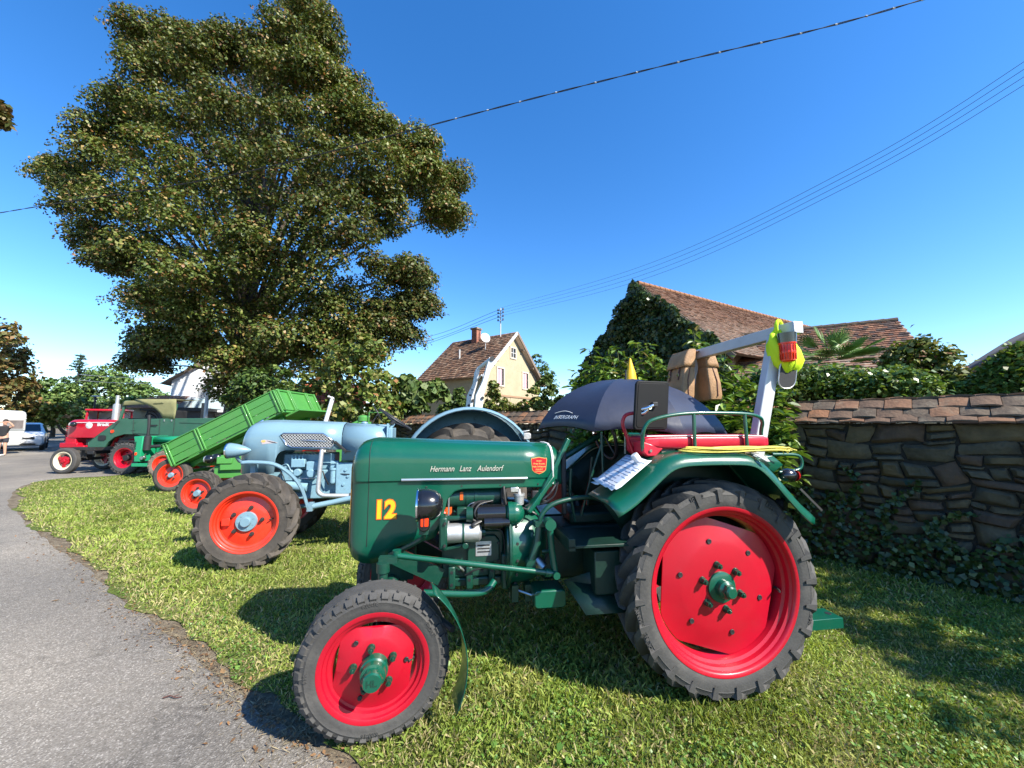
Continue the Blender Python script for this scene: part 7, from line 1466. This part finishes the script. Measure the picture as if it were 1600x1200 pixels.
    p = on_roof(3.6, .56); MB().cyl(p-Vector((0, 0, .1)), p+Vector((0, 0, .75)), .06, .06, 8).obj('vent_pipe', M['galv'], t)
    mp = Vector((1.0, LS*.35, 8.3)); m = MB().tube([mp, mp+Vector((0, 0, 2.6))], .045, 8).obj('roof_mast', M['galv'], t)
    for z in (1.55, 1.85, 2.15, 2.4):
        for s in (-.25, .25): MB().cyl(mp+Vector((s, 0, z)), mp+Vector((s, 0, z+.16)), .07, .05, 8).obj('insulator', M['dull'], m)
        MB().tube([mp+Vector((-.25, 0, z)), mp+Vector((.25, 0, z))], .02, 5).obj('cross_arm', M['dull'], m)
    # lean-to at the left end
    MB().bb(L-.3, L+1.6, LS*1.5-1.2, LS*1.5+1.6, -.2, 2.9).obj('lean_to', mat('grey_boarding', (.26, .24, .22), .9, var=.2, vscale=3), t)
    for x in (1.5, 3.6): window(t, (x, LS*(hw-.24), 2.2), (-LS, 0, 0), .8, 1.1, fr, M['darkglass'])
    return building_frame(P, ang) @ (mp+Vector((0, 0, 2.3)))
MAST = yellow_house()
def barn(): 
    P = Vector((6.85, 19.5, 0)); ang = math.atan2(.5, .866); t = thing('ivy_barn', 'large barn with a red tiled roof and an ivy-smothered gable', 'barn', P, ang); L, hw, he, hr = 19, 4.3, 4.75, 8.75
    gable_house(t, L, hw-.3, he, hr-.15, mat('barn_plaster', (.30, .25, .19), .95, var=.2, vscale=1.5, bump=.5, bscale=8))
    pal = [(.20, .105, .065), (.175, .098, .064), (.225, .125, .08), (.155, .09, .065), (.21, .135, .095)]
    for sg in (1, -1):
        rf = MB().add([(-.4, sg*(hw+.5), he-.38), (L+.3, sg*(hw+.5), he-.38), (L+.3, 0, hr), (-.4, 0, hr)], [(0, 1, 2, 3)]).obj('roof', M['wood'], t, solid=.14)
        roof_tiles('roof_tiles', (-.42, sg*(hw+.58), he-.40), (L+.3, sg*(hw+.58), he-.40), (L+.3, 0, hr+.09), (-.42, 0, hr+.09), 40, 120 if sg < 0 else 60, pal, M['roof'], rf, RT, .035)
        MB().beam((-.45, sg*(hw+.5), he-.52), (-.45, 0, hr-.12), .06, .2).obj('barge_board', M['wood'], rf)
    b = MB()
    for k in range(48): b.cyl((-.4+k*.41, 0, hr+.10), (-.4+k*.41+.40, 0, hr+.10), .13, .11, 8)
    tag(b.obj('ridge_tiles', TILE[2], t), kind='stuff')
    MB().bb(.02, .5, -hw+.1, -hw+.34, 3.6, 4.5).obj('eaves_bracket', M['wood'], t)
    # ivy
    rg = np.random.default_rng(88); n = 17000; y = rg.uniform(-hw-.2, hw+.1, n); top = hr-(hr-he)*np.abs(y)/hw+.22*np.sin(y*5)*np.sin(y*2.3+1)+.12; z = 1.5+(top-1.45)*rg.random(n)**.75; lump = pnoise(np.c_[y, z], 2.6, 12); x = -.30-.55*lump*rg.random(n)**.5-.2*rg.random(n)
    Pw = np.array([tuple(building_frame(P, ang) @ Vector(p)) for p in zip(x, y, z)]); g = np.array(building_frame(P, ang).to_3x3() @ Vector((-1, 0, .45))); N = g+rg.normal(size=(n, 3))*.6; N /= np.linalg.norm(N, axis=1)[:, None]
    leaves_obj('gable_ivy', Pw, N, .20*(.6+.8*rg.random(n)), rg, [(4, (.03, .055, .015)), (4, (.05, .085, .022)), (1, (.10, .13, .04))], 'leaf_gloss', 'thick dark green ivy covering the whole barn gable', 'ivy', 'stuff', .85, base=tuple(P))
barn()
def low_barn():
    P = at(1412, 640, 15.6); P.z = 0; ang = math.atan2(.5, -.866); t = thing('low_barn', 'lower barn with a patchy dark red tiled roof behind the palm', 'barn', P, ang); L, hw, he, hr = 11, 4.2, 2.6, 5.75
    gable_house(t, L, hw-.3, he, hr-.15, PLASTER); pal = [(.19, .088, .055), (.10, .06, .047), (.16, .08, .053), (.07, .05, .045), (.215, .115, .07)]
    for sg in (1, -1):
        rf = MB().add([(-.1, sg*(hw+.4), he-.25), (L, sg*(hw+.4), he-.25), (L, 0, hr), (-.1, 0, hr)], [(0, 1, 2, 3)]).obj('roof', M['wood'], t, solid=.14); roof_tiles('roof_tiles', (-.12, sg*(hw+.45), he-.25), (L, sg*(hw+.45), he-.25), (L, 0, hr+.09), (-.12, 0, hr+.09), 34, 70, pal, M['roof'], rf, RT, .035)
    b = MB()
    for k in range(26): b.cyl((-.1+k*.41, 0, hr+.09), (-.1+k*.41+.40, 0, hr+.09), .12, .10, 8)
    tag(b.obj('ridge_tiles', TILE[3], t), kind='stuff')
low_barn()
def right_roof():
    P = at(1690, 600, 13.5); P.z = 0; t = thing('dark_shed', 'dark roofed shed just showing above the shrubs at the right edge', 'shed', P, R(50)); gable_house(t, 6, 3.2, 2.9, 5.4, mat('dark_boarding', (.045, .035, .028), .9, var=.2))
    for sg in (1, -1): MB().add([(-.4, sg*3.6, 2.72), (6.2, sg*3.6, 2.72), (6.2, 0, 5.6), (-.4, 0, 5.6)], [(0, 1, 2, 3)]).obj('roof', mat('dark_slate', (.06, .055, .055), .8, var=.2), t, solid=.12)
right_roof()
def white_house():
    P = at(338, 640, 33); P.z = 0; t = thing('white_house', 'white rendered house with a glass balcony half hidden by the linden', 'house', P, R(112)); wm = mat('white_render', (.62, .64, .68), .85, var=.05); L, hw, he, hr = 9, 3.2, 5.2, 7.6
    gable_house(t, L, hw, he, hr, wm)
    for sg in (1, -1):
        rf = MB().add([(-.5, sg*(hw+.5), he-.35), (L+.3, sg*(hw+.5), he-.35), (L+.3, 0, hr+.12), (-.5, 0, hr+.12)], [(0, 1, 2, 3)]).obj('roof', M['wood'], t, solid=.14); roof_tiles('roof_tiles', (-.52, sg*(hw+.55), he-.36), (L+.3, sg*(hw+.55), he-.36), (L+.3, 0, hr+.2), (-.52, 0, hr+.2), 14, 30, [(.30, .12, .07), (.26, .10, .06)], M['roof'], rf, RT, .05)
    dk = MB().bb(-1.5, -.02, -2.6, 2.6, 2.55, 2.72).obj('balcony', wm, t); gm = mat('balcony_glass', (.40, .50, .55), .08, 0, .5)
    for k in range(4): MB().bb(-1.5, -1.47, -2.55+k*1.29, -1.33+k*1.29, 2.78, 3.65).obj('glass_panel', gm, dk); MB().bb(-1.51, -1.44, -2.6+k*1.29, -2.55+k*1.29, 2.7, 3.72).obj('railing_post', M['galv'], dk)
    MB().bb(-1.52, -1.42, -2.6, 2.6, 3.7, 3.76).obj('hand_rail', M['galv'], dk); window(t, (-.01, .4, 1.2), (0, -1, 0), 1.1, 2.0, M['white'], M['darkglass']); window(t, (-.01, .6, 3.7), (0, -1, 0), 1.6, 1.7, M['white'], M['darkglass']); window(t, (-.01, -1.6, 1.5), (0, -1, 0), .7, 1.0, M['white'], M['darkglass']); window(t, (-.01, 0, 6.0), (0, -1, 0), .5, 1.0, M['white'], M['darkglass'])
    Q = at(272, 640, 30); Q.z = 0; t = thing('garden_pavilion', 'small dark flat-roofed pavilion with a brown tiled porch left of the white house', 'pavilion', Q, R(20)); MB().bb(-1.0, 2.2, -1.5, 1.5, 0, 2.55).obj('wall', mat('dark_timber', (.07, .06, .055), .8), t); MB().bb(-1.3, 2.5, -1.8, 1.8, 2.55, 2.8).obj('flat_roof', M['mblack'], t); MB().bb(.5, .95, -1.53, -1.5, .3, 2.2).obj('door', mat('turquoise_door', (.10, .40, .48), .5), t); roof_tiles('porch_tiles', (-3.0, -2, 2.7), (.8, -2, 2.7), (.8, .5, 3.8), (-3.0+1.8, .5, 3.8), 8, 14, [(.28, .15, .09), (.24, .12, .08)], M['roof'], t, RT, .05); MB().add([(-3.0, -1.9, 0), (-1.05, -1.4, 0), (-1.05, -1.4, 3.0), (-3.0, -1.9, 2.65)], [(0, 1, 2, 3)]).obj('porch_wall', PLASTER, t, solid=.2)
    o = at(322, 640, 26); p = thing('sign_post', 'grey post with small white sign boards in front of the white house', 'sign post', (o.x, 26, 0)); MB().cyl((0, 0, 0), (0, 0, 4.2), .11, .11, 10).obj('post', M['galv'], p); MB().bb(-.75, -.05, -.16, -.13, 1.1, 1.9).obj('sign_board', M['white'], p); MB().bb(.05, .75, -.16, -.13, 1.1, 1.9).obj('sign_board', M['white'], p); MB().bb(-.5, -.28, .2, .42, 0, 3.0).obj('timber_post', M['wood'], p)
    for k in (-.4, .4): MB().prism(rrect(.3, .35, .06, 3, k, 1.5), lambda u, v, d: (u, d, v), -.17, -.16).obj('sign_symbol', M['dull'], p)
white_house()
def red_roof():
    P = at(478, 640, 30); P.z = 0; t = thing('red_roof_house', 'house with a bright red roof glimpsed between the linden and the yellowish tree', 'house', P, R(25)); gable_house(t, 4, 2.4, 3.2, 4.6, mat('brown_boarding', (.10, .08, .07), .9))
    for sg in (1, -1): rf = MB().add([(-.3, sg*2.7, 2.95), (4.2, sg*2.7, 2.95), (4.2, 0, 4.75), (-.3, 0, 4.75)], [(0, 1, 2, 3)]).obj('roof', M['wood'], t, solid=.1); roof_tiles('roof_tiles', (-.32, sg*2.75, 2.95), (4.2, sg*2.75, 2.95), (4.2, 0, 4.82), (-.32, 0, 4.82), 10, 18, [(.40, .11, .05), (.36, .10, .05)], M['roof'], rf, RT, .05)
    MB().bb(1.2, 1.7, -.25, .25, 4.5, 5.5).obj('chimney', M['dull'], t)
    P = at(905, 640, 40); P.z = 0; t = thing('slate_house', 'grey-blue slate roof of a distant house right of the yellow house', 'house', P, R(15)); gable_house(t, 8, 3.0, 3.6, 5.6, PLASTER)
    for sg in (1, -1): MB().add([(-.4, sg*3.3, 3.35), (8.4, sg*3.3, 3.35), (8.4, 0, 5.75), (-.4, 0, 5.75)], [(0, 1, 2, 3)]).obj('roof', mat('blue_slate', (.10, .12, .17), .6, var=.15), t, solid=.12)
red_roof()
# bushes around the yellow house and beyond
for i, (lab, L, dep, sd, pal) in enumerate([('dark bush against the right corner of the yellow house', [(850, 605, 14), (862, 620, 16), (845, 630, 14), (872, 635, 14), (856, 590, 8), (885, 640, 12)], 27, 51, PAL_G), ('loose pale climbing bush before the gable of the yellow house', [(772, 615, 8), (780, 630, 12), (800, 640, 12), (820, 635, 12), (838, 630, 10), (765, 635, 10), (770, 600, 5), (835, 610, 6)], 24, 52, PAL_Y), ('yellow-green bush between the lifting arms and the fig', [(715, 625, 9), (705, 635, 10), (725, 632, 8), (695, 640, 9), (718, 612, 5), (735, 640, 8)], 22, 53, PAL_G), ('distant tree crown behind the right slope of the yellow house', [(845, 570, 12), (852, 585, 14), (838, 560, 8), (860, 600, 12)], 44, 54, PAL_G), ('small distant treetop left of the yellow roof', [(687, 565, 5), (690, 572, 6)], 60, 55, PAL_G), ('low green bush near the far left end of the stone wall', [(560, 650, 14), (590, 655, 12), (620, 652, 12)], 15.5, 56, PAL_G)]):
    tree('garden_bush', lab, 'bush', (at(L[1][0], 650, dep).x, dep, 0), px_lobes(L, dep, .8, L[1][0], 620, 30, sd), .22 if dep > 20 else .10, 26, pal, sd, .06, .5, 22, group='garden bushes')
# ------------------------------------------------------------------ overhead wires
def wire(name, label, pts, r, group, m='mblack', twist=False):
    P = crom([Vector(p) for p in pts], 14); b = MB(); base = P[0].copy()
    if twist:
        Q = []; s = 0
        for i, p in enumerate(P): Q.append(p)
        L = [0]
        for i in range(1, len(P)): L.append(L[-1]+(P[i]-P[i-1]).length)
        n = int(L[-1]/.10)
        def pos(d):
            for i in range(1, len(P)):
                if L[i] >= d: return P[i-1].lerp(P[i], (d-L[i-1])/(L[i]-L[i-1]+1e-9))
            return P[-1]
        for ph in (0, PI):
            b.tube([pos(L[-1]*i/n)+Vector((0, math.cos(i*.45+ph), math.sin(i*.45+ph)))*r*.9-base for i in range(n+1)], r*.8, 5)
    else: b.tube([p-base for p in P], r, 5)
    o = b.obj(name, M[m], None, base, sa=60); return tag(o, label, 'cable', group), P
cab, CP_ = wire('power_cable', 'thick twisted black overhead cable crossing the sky above the linden', [at(-90, 348, 12.6), at(75, 320, 11.2), at(300, 285, 9.7), at(455, 252, 8.9), at(660, 199, 8.1), at(840, 152, 7.4), at(1060, 97, 6.7), at(1280, 45, 6.2), at(1440, 0, 5.9), at(1600, -50, 5.6)], .0095, None, twist=True)
for i, p in enumerate(CP_[52:-6:4]): MB().cyl((-.02, 0, 0), (.02, 0, 0), .015, .015, 6).obj('cable_clip', M['white'], cab, tuple(p-cab.location))
for i, (y1, k) in enumerate(((84, 'highest'), (97, 'second highest'), (110, 'third highest'), (124, 'lowest'))):
    a = MAST+Vector((0, 0, .3-.22*i)); e = at(1700, y1-52, 7.6); m1 = at(1330, 262+9*i, 10.5+.0*i); m0 = at(1000, 417+7*i, 17.5)
    wire('overhead_wire', '%s of four thin wires running from the house mast to the upper right' % k, [a, m0, m1, e], .0065, 'wires from the roof mast', 'dull')
for i, (px, py) in enumerate(((560, 535), (560, 548), (500, 575))):
    wire('overhead_wire', ('upper', 'middle', 'lower')[i]+' thin wire running left from the mast of the yellow house towards the linden', [MAST+Vector((0, 0, .2-.3*i)), at((775+px)/2, (505+py)/2+6, 36), at(px, py, 44)], .016, 'wires left of the roof mast', 'dull')
for i, y in enumerate((588, 597)):
    wire('overhead_wire', ('upper', 'lower')[i]+' pale wire across the far tree line at the left', [at(92, y-6, 40), at(160, y, 38), at(215, y+2, 37), at(330, y+3, 36)], .02, 'wires at the far left', 'galv')
o = gnd(146, 712); lp = thing('street_lamp', 'slim street lamp post before the far trees above the red tractor', 'street lamp', (at(147, 640, 30).x, 30, 0)); MB().tube([(0, 0, 0), (0, 0, 3.55)], .06, 8).obj('post', M['mblack'], lp); MB().lathe([(.001, .05), (.2, .02), (.28, -.03), (.1, -.06)], 14, o=(0, 0, 3.75), axis=(0, 0, 1)).obj('lamp_shade', M['white'], lp); MB().cyl((0, 0, 3.55), (0, 0, 3.72), .07, .05, 8).obj('lamp_neck', M['mblack'], lp)
